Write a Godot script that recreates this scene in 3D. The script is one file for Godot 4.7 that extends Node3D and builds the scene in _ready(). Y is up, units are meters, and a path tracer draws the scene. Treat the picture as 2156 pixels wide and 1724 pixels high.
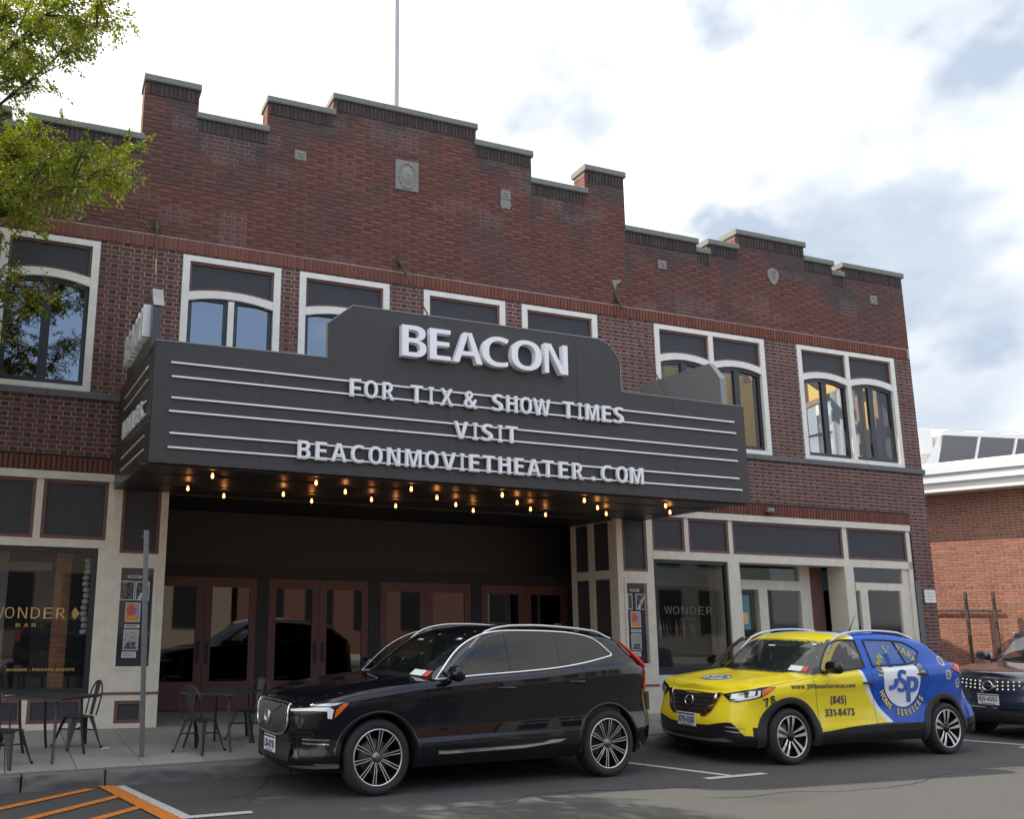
extends Node3D
# Street scene: brick theatre with a dark marquee, parked cars, cafe tables. x runs along the facade, y up, z towards the street.

var M := {}
var rng := RandomNumberGenerator.new()
var nz := FastNoiseLite.new()

# ------------------------------------------------------------------ mesh builder
class MB:
	var v := PackedVector3Array()
	var n := PackedVector3Array()
	var c := PackedColorArray()
	var u := PackedVector2Array()
	var i := PackedInt32Array()
	var col := Color(1, 1, 1)
	func vert(p: Vector3, nn: Vector3, uv := Vector2.ZERO) -> int:
		v.push_back(p); n.push_back(nn); c.push_back(col); u.push_back(uv)
		return v.size() - 1
	func quad(a: Vector3, b: Vector3, cc: Vector3, d: Vector3) -> void:   # counter-clockwise seen from outside
		var nn := (b - a).cross(cc - a)
		if nn.length_squared() < 1e-16: nn = (cc - a).cross(d - a)
		nn = nn.normalized()
		var k := v.size()
		v.append_array([a, b, cc, d]); n.append_array([nn, nn, nn, nn]); c.append_array([col, col, col, col])
		u.append_array([Vector2(0, 1), Vector2(1, 1), Vector2(1, 0), Vector2(0, 0)])
		i.append_array([k, k + 2, k + 1, k, k + 3, k + 2])
	func tri(a: Vector3, b: Vector3, cc: Vector3) -> void:
		var nn := (b - a).cross(cc - a).normalized()
		var k := v.size()
		v.append_array([a, b, cc]); n.append_array([nn, nn, nn]); c.append_array([col, col, col])
		u.append_array([Vector2.ZERO, Vector2.ZERO, Vector2.ZERO])
		i.append_array([k, k + 2, k + 1])
	func box(a: Vector3, b: Vector3, back := true) -> void:
		var l := a.min(b); var h := a.max(b)
		quad(Vector3(l.x, l.y, h.z), Vector3(h.x, l.y, h.z), Vector3(h.x, h.y, h.z), Vector3(l.x, h.y, h.z))
		quad(Vector3(h.x, l.y, h.z), Vector3(h.x, l.y, l.z), Vector3(h.x, h.y, l.z), Vector3(h.x, h.y, h.z))
		quad(Vector3(l.x, l.y, l.z), Vector3(l.x, l.y, h.z), Vector3(l.x, h.y, h.z), Vector3(l.x, h.y, l.z))
		quad(Vector3(l.x, h.y, h.z), Vector3(h.x, h.y, h.z), Vector3(h.x, h.y, l.z), Vector3(l.x, h.y, l.z))
		quad(Vector3(l.x, l.y, l.z), Vector3(h.x, l.y, l.z), Vector3(h.x, l.y, h.z), Vector3(l.x, l.y, h.z))
		if back:
			quad(Vector3(h.x, l.y, l.z), Vector3(l.x, l.y, l.z), Vector3(l.x, h.y, l.z), Vector3(h.x, h.y, l.z))
	func rbox(a: Vector3, b: Vector3, r: float) -> void:   # box whose front (z) edges are chamfered all round
		var l := a.min(b); var h := a.max(b)
		r = minf(r, minf(h.x - l.x, minf(h.y - l.y, h.z - l.z)) * 0.45)
		var L := [Vector2(l.x, l.y), Vector2(h.x, l.y), Vector2(h.x, h.y), Vector2(l.x, h.y)]
		var I := [Vector2(l.x + r, l.y + r), Vector2(h.x - r, l.y + r), Vector2(h.x - r, h.y - r), Vector2(l.x + r, h.y - r)]
		var f := func(p: Vector2, z: float) -> Vector3: return Vector3(p.x, p.y, z)
		quad(f.call(I[0], h.z), f.call(I[1], h.z), f.call(I[2], h.z), f.call(I[3], h.z))
		quad(f.call(I[1], l.z), f.call(I[0], l.z), f.call(I[3], l.z), f.call(I[2], l.z))
		for k in 4:
			var m := (k + 1) % 4
			quad(f.call(L[k], h.z - r), f.call(L[m], h.z - r), f.call(I[m], h.z), f.call(I[k], h.z))
			quad(f.call(L[k], l.z + r), f.call(L[m], l.z + r), f.call(L[m], h.z - r), f.call(L[k], h.z - r))
			quad(f.call(I[k], l.z), f.call(I[m], l.z), f.call(L[m], l.z + r), f.call(L[k], l.z + r))
	func beam(a: Vector3, b: Vector3, w: float, h: float, up := Vector3.UP) -> void:
		var d := (b - a).normalized()
		var s := d.cross(up).normalized() * w * 0.5
		var t := s.cross(d).normalized() * h * 0.5
		var A := [a - s - t, a + s - t, a + s + t, a - s + t]
		var B := [b - s - t, b + s - t, b + s + t, b - s + t]
		quad(A[0], A[1], A[2], A[3]); quad(B[3], B[2], B[1], B[0])
		for k in 4:
			var m := (k + 1) % 4
			quad(A[m], A[k], B[k], B[m])
	func tube(path: Array, rad, seg := 8, caps := true, flat := 1.0, updir := Vector3.ZERO) -> void:
		var rings := []
		var prev := Vector3.ZERO
		for k in path.size():
			var p: Vector3 = path[k]
			var d: Vector3 = (path[mini(k + 1, path.size() - 1)] - path[maxi(k - 1, 0)]).normalized()
			var s: Vector3
			if updir != Vector3.ZERO: s = updir - d * updir.dot(d)
			elif prev == Vector3.ZERO: s = d.cross(Vector3.UP if absf(d.y) < 0.95 else Vector3.RIGHT)
			else: s = prev - d * prev.dot(d)
			s = s.normalized(); prev = s
			var t := d.cross(s)
			var r: float = rad[k] if rad is Array else rad
			var st := v.size()
			for j in seg + 1:
				var an := TAU * j / seg
				var o := s * cos(an) * flat + t * sin(an)
				vert(p + o * r, (s * cos(an) / maxf(flat, 0.2) + t * sin(an)).normalized(), Vector2(float(j) / seg, k))
			rings.append(st)
		for k in path.size() - 1:
			for j in seg:
				var a: int = rings[k] + j; var b: int = rings[k + 1] + j
				i.append_array([a, b + 1, a + 1, a, b, b + 1])
		if caps:
			for e in 2:
				var k: int = 0 if e == 0 else path.size() - 1
				var d: Vector3 = (path[1] - path[0]).normalized() * (-1.0) if e == 0 else (path[k] - path[k - 1]).normalized()
				var ce := vert(path[k], d)
				var st := v.size()
				for j in seg + 1: vert(v[rings[k] + j], d)
				for j in seg:
					if e == 0: i.append_array([ce, st + j, st + j + 1])
					else: i.append_array([ce, st + j + 1, st + j])
	func lathe(prof: Array, axis_o: Vector3, ax: Vector3, seg := 24, smooth := true) -> void:   # prof: Vector2(radius, along axis)
		var s := ax.cross(Vector3.UP if absf(ax.y) < 0.9 else Vector3.RIGHT).normalized()
		var t := ax.cross(s).normalized()
		for k in prof.size() - 1:
			var p: Vector2 = prof[k]; var q: Vector2 = prof[k + 1]
			var dd := (q - p).normalized()
			var n0 := Vector2(dd.y, -dd.x); var n1 := n0
			if smooth:
				if k > 0: n0 = (n0 + Vector2((p - prof[k - 1]).normalized().y, -(p - prof[k - 1]).normalized().x)).normalized()
				if k < prof.size() - 2: n1 = (n1 + Vector2((prof[k + 2] - q).normalized().y, -(prof[k + 2] - q).normalized().x)).normalized()
			var st := v.size()
			for j in seg + 1:
				var an := TAU * j / seg
				var r := s * cos(an) + t * sin(an)
				vert(axis_o + r * p.x + ax * p.y, r * n0.x + ax * n0.y)
				vert(axis_o + r * q.x + ax * q.y, r * n1.x + ax * n1.y)
			for j in seg:
				var a := st + j * 2
				i.append_array([a, a + 1, a + 3, a, a + 3, a + 2])
	func prism(poly: PackedVector2Array, z0: float, z1: float) -> void:   # polygon in xy pushed from z0 (back) to z1 (front)
		if not Geometry2D.is_polygon_clockwise(poly): poly = poly.duplicate()
		else: poly = poly.duplicate(); poly.reverse()
		var t := Geometry2D.triangulate_polygon(poly)
		for k in range(0, t.size(), 3):
			var A := poly[t[k]]; var B := poly[t[k + 1]]; var C := poly[t[k + 2]]
			if (B - A).cross(C - A) < 0: var q := B; B = C; C = q
			tri(Vector3(A.x, A.y, z1), Vector3(B.x, B.y, z1), Vector3(C.x, C.y, z1))
			tri(Vector3(A.x, A.y, z0), Vector3(C.x, C.y, z0), Vector3(B.x, B.y, z0))
		for k in poly.size():
			var a := poly[k]; var b := poly[(k + 1) % poly.size()]
			quad(Vector3(a.x, a.y, z0), Vector3(b.x, b.y, z0), Vector3(b.x, b.y, z1), Vector3(a.x, a.y, z1))
	func frame(x0: float, x1: float, y0: float, y1: float, w: float, z0: float, z1: float, wt := -1.0, wb := -1.0) -> void:
		if wt < 0: wt = w
		if wb < 0: wb = w
		box(Vector3(x0, y0, z0), Vector3(x0 + w, y1, z1)); box(Vector3(x1 - w, y0, z0), Vector3(x1, y1, z1))
		if wt > 0: box(Vector3(x0 + w, y1 - wt, z0), Vector3(x1 - w, y1, z1))
		if wb > 0: box(Vector3(x0 + w, y0, z0), Vector3(x1 - w, y0 + wb, z1))
	func grid(P: Array, flip := false, uv: Array = []) -> void:   # rows of points, smooth normals
		var R := P.size(); var C: int = P[0].size()
		var st := v.size()
		for r in R:
			for k in C:
				var du: Vector3 = P[r][mini(k + 1, C - 1)] - P[r][maxi(k - 1, 0)]
				var dv: Vector3 = P[mini(r + 1, R - 1)][k] - P[maxi(r - 1, 0)][k]
				var nn := du.cross(dv).normalized()
				if flip: nn = -nn
				vert(P[r][k], nn, uv[r][k] if uv.size() else Vector2(float(k) / (C - 1), float(r) / (R - 1)))
		for r in R - 1:
			for k in C - 1:
				var a := st + r * C + k; var b := a + 1; var d := a + C; var e := d + 1
				if flip: i.append_array([a, b, e, a, e, d])
				else: i.append_array([a, e, b, a, d, e])
	func mesh() -> ArrayMesh:
		var m := ArrayMesh.new()
		if v.is_empty(): return m
		var ar := []; ar.resize(Mesh.ARRAY_MAX)
		ar[Mesh.ARRAY_VERTEX] = v; ar[Mesh.ARRAY_NORMAL] = n; ar[Mesh.ARRAY_COLOR] = c; ar[Mesh.ARRAY_TEX_UV] = u; ar[Mesh.ARRAY_INDEX] = i
		m.add_surface_from_arrays(Mesh.PRIMITIVE_TRIANGLES, ar)
		return m

# ------------------------------------------------------------------ nodes
var used := {}
func numbered(called: String) -> String:
	if not used.has(called):
		used[called] = 0
		return called
	used[called] += 1
	return "%s_%03d" % [called, used[called]]

func tag(o: Node, label: String, category: String, group := "") -> void:
	o.set_meta("label", label); o.set_meta("category", category)
	if group: o.set_meta("group", group)

func thing(called: String, label: String, category: String, at := Vector3.ZERO, turn := 0.0, group := "") -> Node3D:
	var o := Node3D.new(); o.name = numbered(called); add_child(o)
	o.position = at; o.rotation.y = turn; tag(o, label, category, group)
	return o

func part(called: String, mb, m: Material, parent: Node) -> MeshInstance3D:
	var o := MeshInstance3D.new()
	o.mesh = mb.mesh() if mb is MB else mb
	o.material_override = m
	o.name = called
	parent.add_child(o, true)
	return o

func struct(called: String, mb, m: Material) -> MeshInstance3D:
	var o := part(numbered(called), mb, m, self)
	o.set_meta("kind", "structure")
	return o

func mat(lin: Color, rough := 0.7, metal := 0.0) -> StandardMaterial3D:
	var m := StandardMaterial3D.new()
	var s := lin.linear_to_srgb(); s.a = lin.a
	m.albedo_color = s; m.roughness = rough; m.metallic = metal
	return m

func noise_tex(size: int, freq: float, octaves: int, lo: float, hi: float, sd: int, contrast := 1.0) -> Image:
	var f := FastNoiseLite.new(); f.seed = sd; f.frequency = freq; f.fractal_octaves = octaves
	var im := f.get_seamless_image(size, size)
	im.convert(Image.FORMAT_L8)
	var d := im.get_data()
	for k in d.size():
		var t := clampf((d[k] / 255.0 - 0.5) * contrast + 0.5, 0, 1)
		d[k] = int(255.0 * lerpf(lo, hi, t))
	return Image.create_from_data(size, size, false, Image.FORMAT_L8, d)

func grain(m: StandardMaterial3D, im: Image, scale: float, bump := 0.0, world := true) -> StandardMaterial3D:
	var c := im.duplicate(); c.convert(Image.FORMAT_RGB8)
	m.albedo_texture = ImageTexture.create_from_image(c)
	m.uv1_triplanar = true; m.uv1_world_triplanar = world; m.uv1_scale = Vector3.ONE * scale
	if bump > 0:
		m.heightmap_enabled = true; m.heightmap_texture = ImageTexture.create_from_image(im); m.heightmap_scale = bump
	return m

func glass(lin: Color, alpha: float) -> StandardMaterial3D:
	var m := mat(lin, 0.02)
	m.albedo_color.a = alpha
	m.transparency = BaseMaterial3D.TRANSPARENCY_ALPHA
	m.metallic_specular = 0.5
	return m

func table(t: Array, x: float) -> float:   # smooth interpolation of [x, y] pairs
	var k := t.size()
	if x <= t[0][0]: return t[0][1]
	if x >= t[k - 1][0]: return t[k - 1][1]
	var j := 0
	while t[j + 1][0] < x: j += 1
	var x0: float = t[j][0]; var x1: float = t[j + 1][0]
	var y0: float = t[j][1]; var y1: float = t[j + 1][1]
	var h := x1 - x0; var sl := (y1 - y0) / h
	var m0 := sl; var m1 := sl
	if j > 0:
		var s0: float = (y0 - t[j - 1][1]) / (x0 - t[j - 1][0])
		m0 = 0.0 if s0 * sl <= 0 else 2.0 * s0 * sl / (s0 + sl)
	if j < k - 2:
		var s1: float = (t[j + 2][1] - y1) / (t[j + 2][0] - x1)
		m1 = 0.0 if s1 * sl <= 0 else 2.0 * s1 * sl / (s1 + sl)
	var u := (x - x0) / h
	return y0 * (1 + 2 * u) * (1 - u) * (1 - u) + m0 * h * u * (1 - u) * (1 - u) + y1 * u * u * (3 - 2 * u) + m1 * h * u * u * (u - 1)

var fonts := {}
func text_mesh(s: String, bold := true, depth := 0.02, family := "Droid Sans", fat := 0.0) -> TextMesh:
	var key := family + str(bold) + str(fat)
	if not fonts.has(key):
		var f := SystemFont.new(); f.font_names = PackedStringArray([family]); f.font_weight = 700 if bold else 400
		fonts[key] = f
		if fat != 0.0:
			var fv := FontVariation.new(); fv.base_font = f; fv.variation_embolden = fat
			fonts[key] = fv
	var t := TextMesh.new()
	t.font = fonts[key]; t.text = s; t.font_size = 64; t.pixel_size = 0.01; t.depth = depth; t.curve_step = 1.0
	return t

func text_box(called: String, s: String, bold: bool, x0: float, x1: float, y0: float, y1: float, z: float, depth: float, m: Material, parent: Node, fat := 0.0) -> MeshInstance3D:
	# lettering stretched into a box of the xy plane; z is its front
	var t := text_mesh(s, bold, 1.0, "Droid Sans", fat)
	var b := t.get_aabb()
	var o := part(called, t, m, parent)
	var sx := (x1 - x0) / b.size.x; var sy := (y1 - y0) / b.size.y
	o.scale = Vector3(sx, sy, depth / b.size.z)
	o.position = Vector3(x0 - b.position.x * sx, y0 - b.position.y * sy, z - depth * 0.5 - (b.position.z + b.size.z * 0.5) * depth / b.size.z)
	return o

func _ready() -> void:
	rng.seed = 20240511
	nz.seed = 7; nz.frequency = 0.35; nz.fractal_octaves = 3
	camera_and_light()
	materials()
	materials_more()
	ground()
	theatre()
	storefronts()
	marquee()
	brick_neighbour()
	opposite_side()
	cars()
	street_things()
	tree()

# ------------------------------------------------------------------ camera, sky, sun
func camera_and_light() -> void:
	var cam := Camera3D.new(); cam.name = "camera"; add_child(cam)
	cam.projection = Camera3D.PROJECTION_FRUSTUM
	cam.near = 0.1; cam.far = 900.0
	cam.size = 0.1 * 1724.0 / 1884.7
	cam.frustum_offset = Vector2(302.96 / 1884.7, 62.1 / 1884.7) * 0.1
	cam.transform = Transform3D(Basis(Vector3(0.938789, 0.012729, 0.344257), Vector3(-0.07943, 0.980389, 0.180355), Vector3(-0.33521, -0.19666, 0.92139)), Vector3(0, 1.4577, 12.7058))
	cam.current = true
	var sun := DirectionalLight3D.new(); sun.name = "sun"; add_child(sun)
	sun.look_at_from_position(Vector3(-6.5, 10.0, -4.6), Vector3.ZERO)
	sun.light_energy = 0.85; sun.light_color = Color(1.0, 0.96, 0.89); sun.light_angular_distance = 0.5; sun.shadow_enabled = true
	var we := WorldEnvironment.new(); we.name = "environment"; add_child(we)
	var env := Environment.new(); we.environment = env
	env.background_mode = Environment.BG_SKY
	env.tonemap_mode = Environment.TONE_MAPPER_LINEAR
	env.tonemap_exposure = 3.0
	env.sdfgi_enabled = true; env.ssao_enabled = true; env.ssil_enabled = true
	env.sky = Sky.new()
	var pm := PanoramaSkyMaterial.new()
	pm.panorama = ImageTexture.create_from_image(sky_image())
	pm.energy_multiplier = 1.0
	env.sky.sky_material = pm
	env.background_energy_multiplier = 1.0

func sky_image() -> Image:
	# broken bright cloud with thinner blue-grey patches; clear blue gaps elsewhere
	var W := 2048; var H := 1024
	var f := FastNoiseLite.new(); f.seed = 11; f.frequency = 1.35; f.fractal_octaves = 7; f.fractal_gain = 0.58
	var g := FastNoiseLite.new(); g.seed = 5; g.frequency = 0.75; g.fractal_octaves = 4
	var thin := [[Vector3(0.896, 0.47, -0.65), 0.15, 0.55], [Vector3(0.505, 0.572, -0.778), 0.07, 0.30], [Vector3(0.445, 0.60, -0.796), 0.05, 0.22], [Vector3(0.227, 0.637, -0.867), 0.016, 0.35],
		[Vector3(0.94, 0.262, -0.686), 0.11, 0.36], [Vector3(0.86, 0.70, -0.60), 0.16, 0.42], [Vector3(1.02, 0.36, -0.60), 0.13, 0.30], [Vector3(1.1, 0.18, -0.6), 0.1, 0.3]]
	for t in thin: t[0] = t[0].normalized()
	var im := Image.create(W, H, false, Image.FORMAT_RGBF)
	for y in H:
		var el := (0.5 - (y + 0.5) / H) * PI
		var blue := Color(0.28, 0.50, 0.92).lerp(Color(0.66, 0.80, 1.0), pow(1.0 - clampf(el / 1.5, 0, 1), 3.0)) * 0.55
		if el < -0.05:
			im.fill_rect(Rect2i(0, y, W, H - y), Color(0.16, 0.155, 0.15)); break
		var keep_c := Color()
		for x in W:
			if x % 2 and x > W / 4 + 100 and x < W * 3 / 4 + 200:
				im.set_pixel(x, y, keep_c); continue
			var az := (x + 0.5) / W * TAU
			var d := Vector3(sin(az) * cos(el), sin(el), -cos(az) * cos(el))
			var q := Vector3(d.x, d.y * 1.7, d.z) * 2.0
			var n1 := f.get_noise_3dv(q * 1.2)
			var n2 := g.get_noise_3dv(q)
			var front := clampf(0.5 - d.z * 0.75 - d.x * 0.1, 0, 1)
			var cover := clampf(0.62 + n2 * 0.9 + n1 * 0.7 + front * 0.6 - 0.55 * smoothstep(0.75, 0.95, d.z) * smoothstep(0.62, 0.40, d.y), 0, 1)
			cover = smoothstep(0.30, 0.72, cover)
			var glow := pow(maxf(d.dot(Vector3(-0.508, 0.782, -0.36)), 0.0), 3.0)
			var white := 0.50 + 0.16 * n1 + 0.10 * n2 + 0.34 * glow
			var grey := 0.0
			for t in (thin if d.z < 0.2 else []):
				var a: float = d.distance_to(t[0]) / t[1]
				grey = maxf(grey, t[2] * 1.25 * smoothstep(1.7, 0.2, a + n1 * 1.9 + n2 * 0.6))
			grey = clampf(grey + maxf(0.0, -n2 - 0.05) * 0.6 + maxf(0.0, -n1 - 0.12) * 0.9 + maxf(0.0, d.x - 0.30) * 0.55 * clampf(0.6 + n1 * 2.2, 0, 1.3), 0, 0.88)
			var cl := Color(1.02, 1.0, 0.97) * white
			cl = cl.lerp(Color(0.155, 0.195, 0.25), grey * (1.0 - 0.5 * glow))
			var c := blue.lerp(cl, cover)
			keep_c = c
			im.set_pixel(x, y, c)
	return im

# ------------------------------------------------------------------ materials
func materials() -> void:
	var g1 := noise_tex(512, 0.05, 4, 0.72, 1.0, 3, 1.6)
	var g2 := noise_tex(512, 0.22, 3, 0.55, 1.0, 4, 1.8)
	var g3 := noise_tex(512, 0.010, 5, 0.95, 1.0, 9, 1.4)
	var bm := mat(Color(1, 1, 1), 0.88); bm.vertex_color_use_as_albedo = true
	M.brick = grain(bm, g1, 3.0, 0.35)
	var mm := mat(Color(1, 1, 1), 0.95); mm.vertex_color_use_as_albedo = true
	M.mortar = grain(mm, g2, 4.0, 0.3)
	M.stone = grain(mat(Color(0.42, 0.41, 0.37), 0.85), g2, 3.0, 0.3)
	M.coping = grain(mat(Color(0.20, 0.21, 0.185), 0.9), g3, 1.3, 0.4)
	M.sillstone = grain(mat(Color(0.24, 0.24, 0.23), 0.9), g2, 2.0, 0.3)
	M.cream = grain(mat(Color(0.70, 0.64, 0.52), 0.6), g3, 0.9)
	M.white = grain(mat(Color(0.82, 0.79, 0.71), 0.55), g3, 1.0)
	M.slate = grain(mat(Color(0.046, 0.044, 0.050), 0.7), g3, 0.8)
	M.mould = grain(mat(Color(0.17, 0.075, 0.06), 0.6), g3, 1.0)
	M.sash = mat(Color(0.022, 0.022, 0.026), 0.4)
	M.redoor = grain(mat(Color(0.135, 0.055, 0.043), 0.55), g3, 1.0)
	M.black = mat(Color(0.016, 0.016, 0.018), 0.5)
	M.dark = mat(Color(0.03, 0.029, 0.029), 0.75)
	M.room = mat(Color(0.034, 0.031, 0.028), 0.9)
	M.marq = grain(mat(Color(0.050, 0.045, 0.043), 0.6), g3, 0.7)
	M.marqend = grain(mat(Color(0.05, 0.047, 0.046), 0.28), g3, 0.7)
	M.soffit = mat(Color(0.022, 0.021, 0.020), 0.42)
	M.letter = mat(Color(0.88, 0.88, 0.89), 0.4)
	M.rail = mat(Color(0.85, 0.85, 0.85), 0.3)
	M.lettershade = mat(Color(0.76, 0.76, 0.77), 0.3)
	M.metal = mat(Color(0.42, 0.42, 0.42), 0.35, 0.9)
	M.polegrey = mat(Color(0.44, 0.44, 0.45), 0.5)
	M.doorglass = mat(Color(0.10, 0.10, 0.105), 0.02, 1.0)
	M.mirror = mat(Color(0.20, 0.21, 0.225), 0.02, 1.0)
	M.galv = grain(mat(Color(0.42, 0.42, 0.42), 0.5, 0.6), g2, 3.0)
	M.rust = grain(mat(Color(0.12, 0.085, 0.07), 0.85), g2, 3.0)
	M.glass = glass(Color(0.02, 0.025, 0.03), 0.10)
	M.concrete = grain(mat(Color(0.50, 0.485, 0.445), 0.92), noise_tex(512, 0.16, 4, 0.62, 1.0, 21, 2.0), 1.1, 0.3)
	M.granite = grain(mat(Color(0.40, 0.39, 0.37), 0.9), g2, 5.0, 1.5)
	M.asphalt = grain(mat(Color(0.14, 0.138, 0.135), 0.88), noise_tex(1024, 0.20, 4, 0.40, 1.0, 23, 2.6), 0.8, 0.5)
	M.wline = grain(mat(Color(0.72, 0.72, 0.70), 0.8), noise_tex(512, 0.08, 5, 0.55, 1.0, 24, 3.0), 1.5)
	M.oline = grain(mat(Color(0.85, 0.27, 0.025), 0.8), noise_tex(512, 0.06, 5, 0.55, 1.0, 25, 3.0), 1.5)
	M.gold = mat(Color(0.75, 0.50, 0.16), 0.35, 0.6)
	var bl := mat(Color(1.0, 0.62, 0.30), 0.4); bl.emission_enabled = true; bl.emission = Color(1.0, 0.66, 0.40); bl.emission_energy_multiplier = 1.6
	M.bulb = bl
	M.chair = mat(Color(0.045, 0.044, 0.042), 0.45, 0.35)
	M.tabletop = grain(mat(Color(0.045, 0.045, 0.048), 0.4), g2, 3.0)

# ------------------------------------------------------------------ ground
const ROAD := -0.19
func kerb_z(x: float) -> float: return 3.21 - 0.1125 * x

func flat_strip(mb: MB, a: Vector2, b: Vector2, w: float, y: float) -> void:   # painted line from a to b (x, z)
	var d := (b - a).normalized(); var s := Vector2(-d.y, d.x) * w * 0.5
	mb.quad(Vector3(a.x + s.x, y, a.y + s.y), Vector3(b.x + s.x, y, b.y + s.y), Vector3(b.x - s.x, y, b.y - s.y), Vector3(a.x - s.x, y, a.y - s.y))

func ground() -> void:
	var mb := MB.new()
	var f := FastNoiseLite.new(); f.seed = 31; f.frequency = 0.5; f.fractal_octaves = 5
	var xs := []; var zs := []
	for k in 131: xs.append(-7.0 + k * 0.2)
	for k in 61: zs.append(1.0 + k * 0.2)
	xs.push_front(-400.0); xs.append(400.0); zs.push_front(-400.0); zs.append(400.0)
	var P := []; 
	for z in zs:
		var row := []
		for x in xs: row.append(Vector3(x, ROAD, z))
		P.append(row)
	mb.grid(P)
	for k in mb.v.size():
		var p := mb.v[k]
		var along := p.x * 0.994 - p.z * 0.112; var across := p.x * 0.112 + p.z * 0.994
		var t := 1.0 + 0.30 * f.get_noise_2d(along * 0.35, across * 2.2) + 0.22 * f.get_noise_2d(p.x * 2.0, p.z * 2.0)
		for oil in [Vector2(4.4, 3.5), Vector2(1.9, 4.0), Vector2(7.6, 3.1), Vector2(9.6, 3.2)]: t -= 0.3 * smoothstep(0.55, 0.0, Vector2(p.x, p.z).distance_to(oil) + 0.3 * f.get_noise_2d(p.x * 5.0, p.z * 5.0))
		mb.c[k] = Color(t, t, t)
	M.asphalt.vertex_color_use_as_albedo = true
	var road := struct("road", mb, M.asphalt)
	var w := MB.new(); var y := ROAD + 0.004
	flat_strip(w, Vector2(0.93, 3.13), Vector2(1.33, 4.70), 0.10, y)
	part("marking", w, M.wline, road)
	w = MB.new(); flat_strip(w, Vector2(1.28, 4.755), Vector2(1.90, 4.70), 0.10, y + 0.004); part("marking", w, M.wline, road)
	w = MB.new(); flat_strip(w, Vector2(6.45, 2.55), Vector2(7.36, 4.36), 0.10, y); part("marking", w, M.wline, road)
	w = MB.new(); flat_strip(w, Vector2(6.92, 4.43), Vector2(7.82, 4.33), 0.10, y + 0.004); part("marking", w, M.wline, road)
	w = MB.new(); flat_strip(w, Vector2(12.5, 1.98), Vector2(13.5, 3.55), 0.10, y); part("marking", w, M.wline, road)
	w = MB.new(); flat_strip(w, Vector2(13.0, 3.6), Vector2(14.0, 3.5), 0.10, y + 0.004); part("marking", w, M.wline, road)
	for ln in [[Vector2(0.80, 3.12), Vector2(1.22, 4.85), 0.15], [Vector2(-1.1, 4.83), Vector2(0.66, 3.24), 0.10], [Vector2(-0.5, 5.03), Vector2(0.90, 3.65), 0.10], [Vector2(-0.1, 5.3), Vector2(1.04, 4.19), 0.10], [Vector2(-1.6, 4.4), Vector2(-0.45, 3.42), 0.10]]:
		w = MB.new(); flat_strip(w, ln[0], ln[1], ln[2], y + 0.008 if ln[2] > 0.12 else y + 0.004)
		part("marking", w, M.oline, road)
	for ck in [[Vector2(3.6, 5.0), 3.2, 0.15], [Vector2(6.2, 5.3), 4.0, -0.05], [Vector2(9.8, 4.6), 3.5, -0.14], [Vector2(2.0, 3.9), 1.6, 0.9], [Vector2(8.2, 3.0), 1.2, 1.2]]:
		w = MB.new(); var p: Vector2 = ck[0]; var dir: float = ck[2]; var n := int(ck[1] / 0.12)
		for k in n:
			dir += rng.randf_range(-0.35, 0.35); dir = lerpf(dir, ck[2], 0.2)
			var q := p + Vector2(cos(dir), -sin(dir)) * 0.12
			flat_strip(w, p, q, rng.randf_range(0.006, 0.014), y - 0.001); p = q
		part("crack", w, M.black, road)
	# sidewalk: one slab at a time, joints between them
	var base := MB.new()
	base.quad(Vector3(-9, -0.06, 3.6), Vector3(18, -0.06, 1.05), Vector3(18, -0.06, -0.4), Vector3(-9, -0.06, -0.4))
	base.quad(Vector3(0, -0.055, 0.05), Vector3(10.4, -0.055, 0.05), Vector3(10.4, -0.055, -2.2), Vector3(0, -0.055, -2.2))
	var walk := struct("sidewalk", base, M.dark)
	M.concrete.vertex_color_use_as_albedo = true
	var py := func(x: float, z: float) -> Vector3: return Vector3(x + 0.03 * z, -0.035 * clampf(z / 3.2, 0, 1), z)
	for j in 38:
		var x0 := -8.14 + 0.66 * j; var x1 := x0 + 0.652
		for r in 2:
			var zf0 := kerb_z(x0) - 0.16; var zf1 := kerb_z(x1) - 0.16
			var a0 := 0.0 if r == 0 else zf0 * 0.5 + 0.004; var a1 := 0.0 if r == 0 else zf1 * 0.5 + 0.004
			var b0 := zf0 * 0.5 - 0.004 if r == 0 else zf0; var b1 := zf1 * 0.5 - 0.004 if r == 0 else zf1
			var s := MB.new(); var tone := rng.randf_range(0.82, 1.06); s.col = Color(tone, tone, tone * 0.98)
			var q: Array = [py.call(x0, b0), py.call(x1, b1), py.call(x1, a1), py.call(x0, a0)]
			var gr := []
			for a in 7:
				var gw := []
				for b in 7:
					var lo: Vector3 = (q[3] as Vector3).lerp(q[2], b / 6.0); var hi: Vector3 = (q[0] as Vector3).lerp(q[1], b / 6.0)
					gw.append(lo.lerp(hi, a / 6.0))
				gr.append(gw)
			s.grid(gr)
			for a in s.v.size():
				var nt := tone * (1.0 + 0.22 * f.get_noise_2d(s.v[a].x * 2.4, s.v[a].z * 2.4) + 0.14 * f.get_noise_2d(s.v[a].x * 9.0, s.v[a].z * 9.0))
				s.c[a] = Color(nt, nt, nt * 0.98)
			for e in 4:
				var A: Vector3 = q[e]; var B: Vector3 = q[(e + 1) % 4]
				s.quad(A + Vector3(0, -0.08, 0), B + Vector3(0, -0.08, 0), B, A)
			part("paving_slab", s, M.concrete, walk)
	for j in 6:
		var s := MB.new(); var tone := rng.randf_range(0.85, 1.0); s.col = Color(tone, tone, tone)
		s.box(Vector3(0.9 + j * 1.48, -0.09, -2.1), Vector3(0.9 + j * 1.48 + 1.472, 0.0, -0.008), false)
		part("paving_slab", s, M.concrete, walk)
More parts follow.
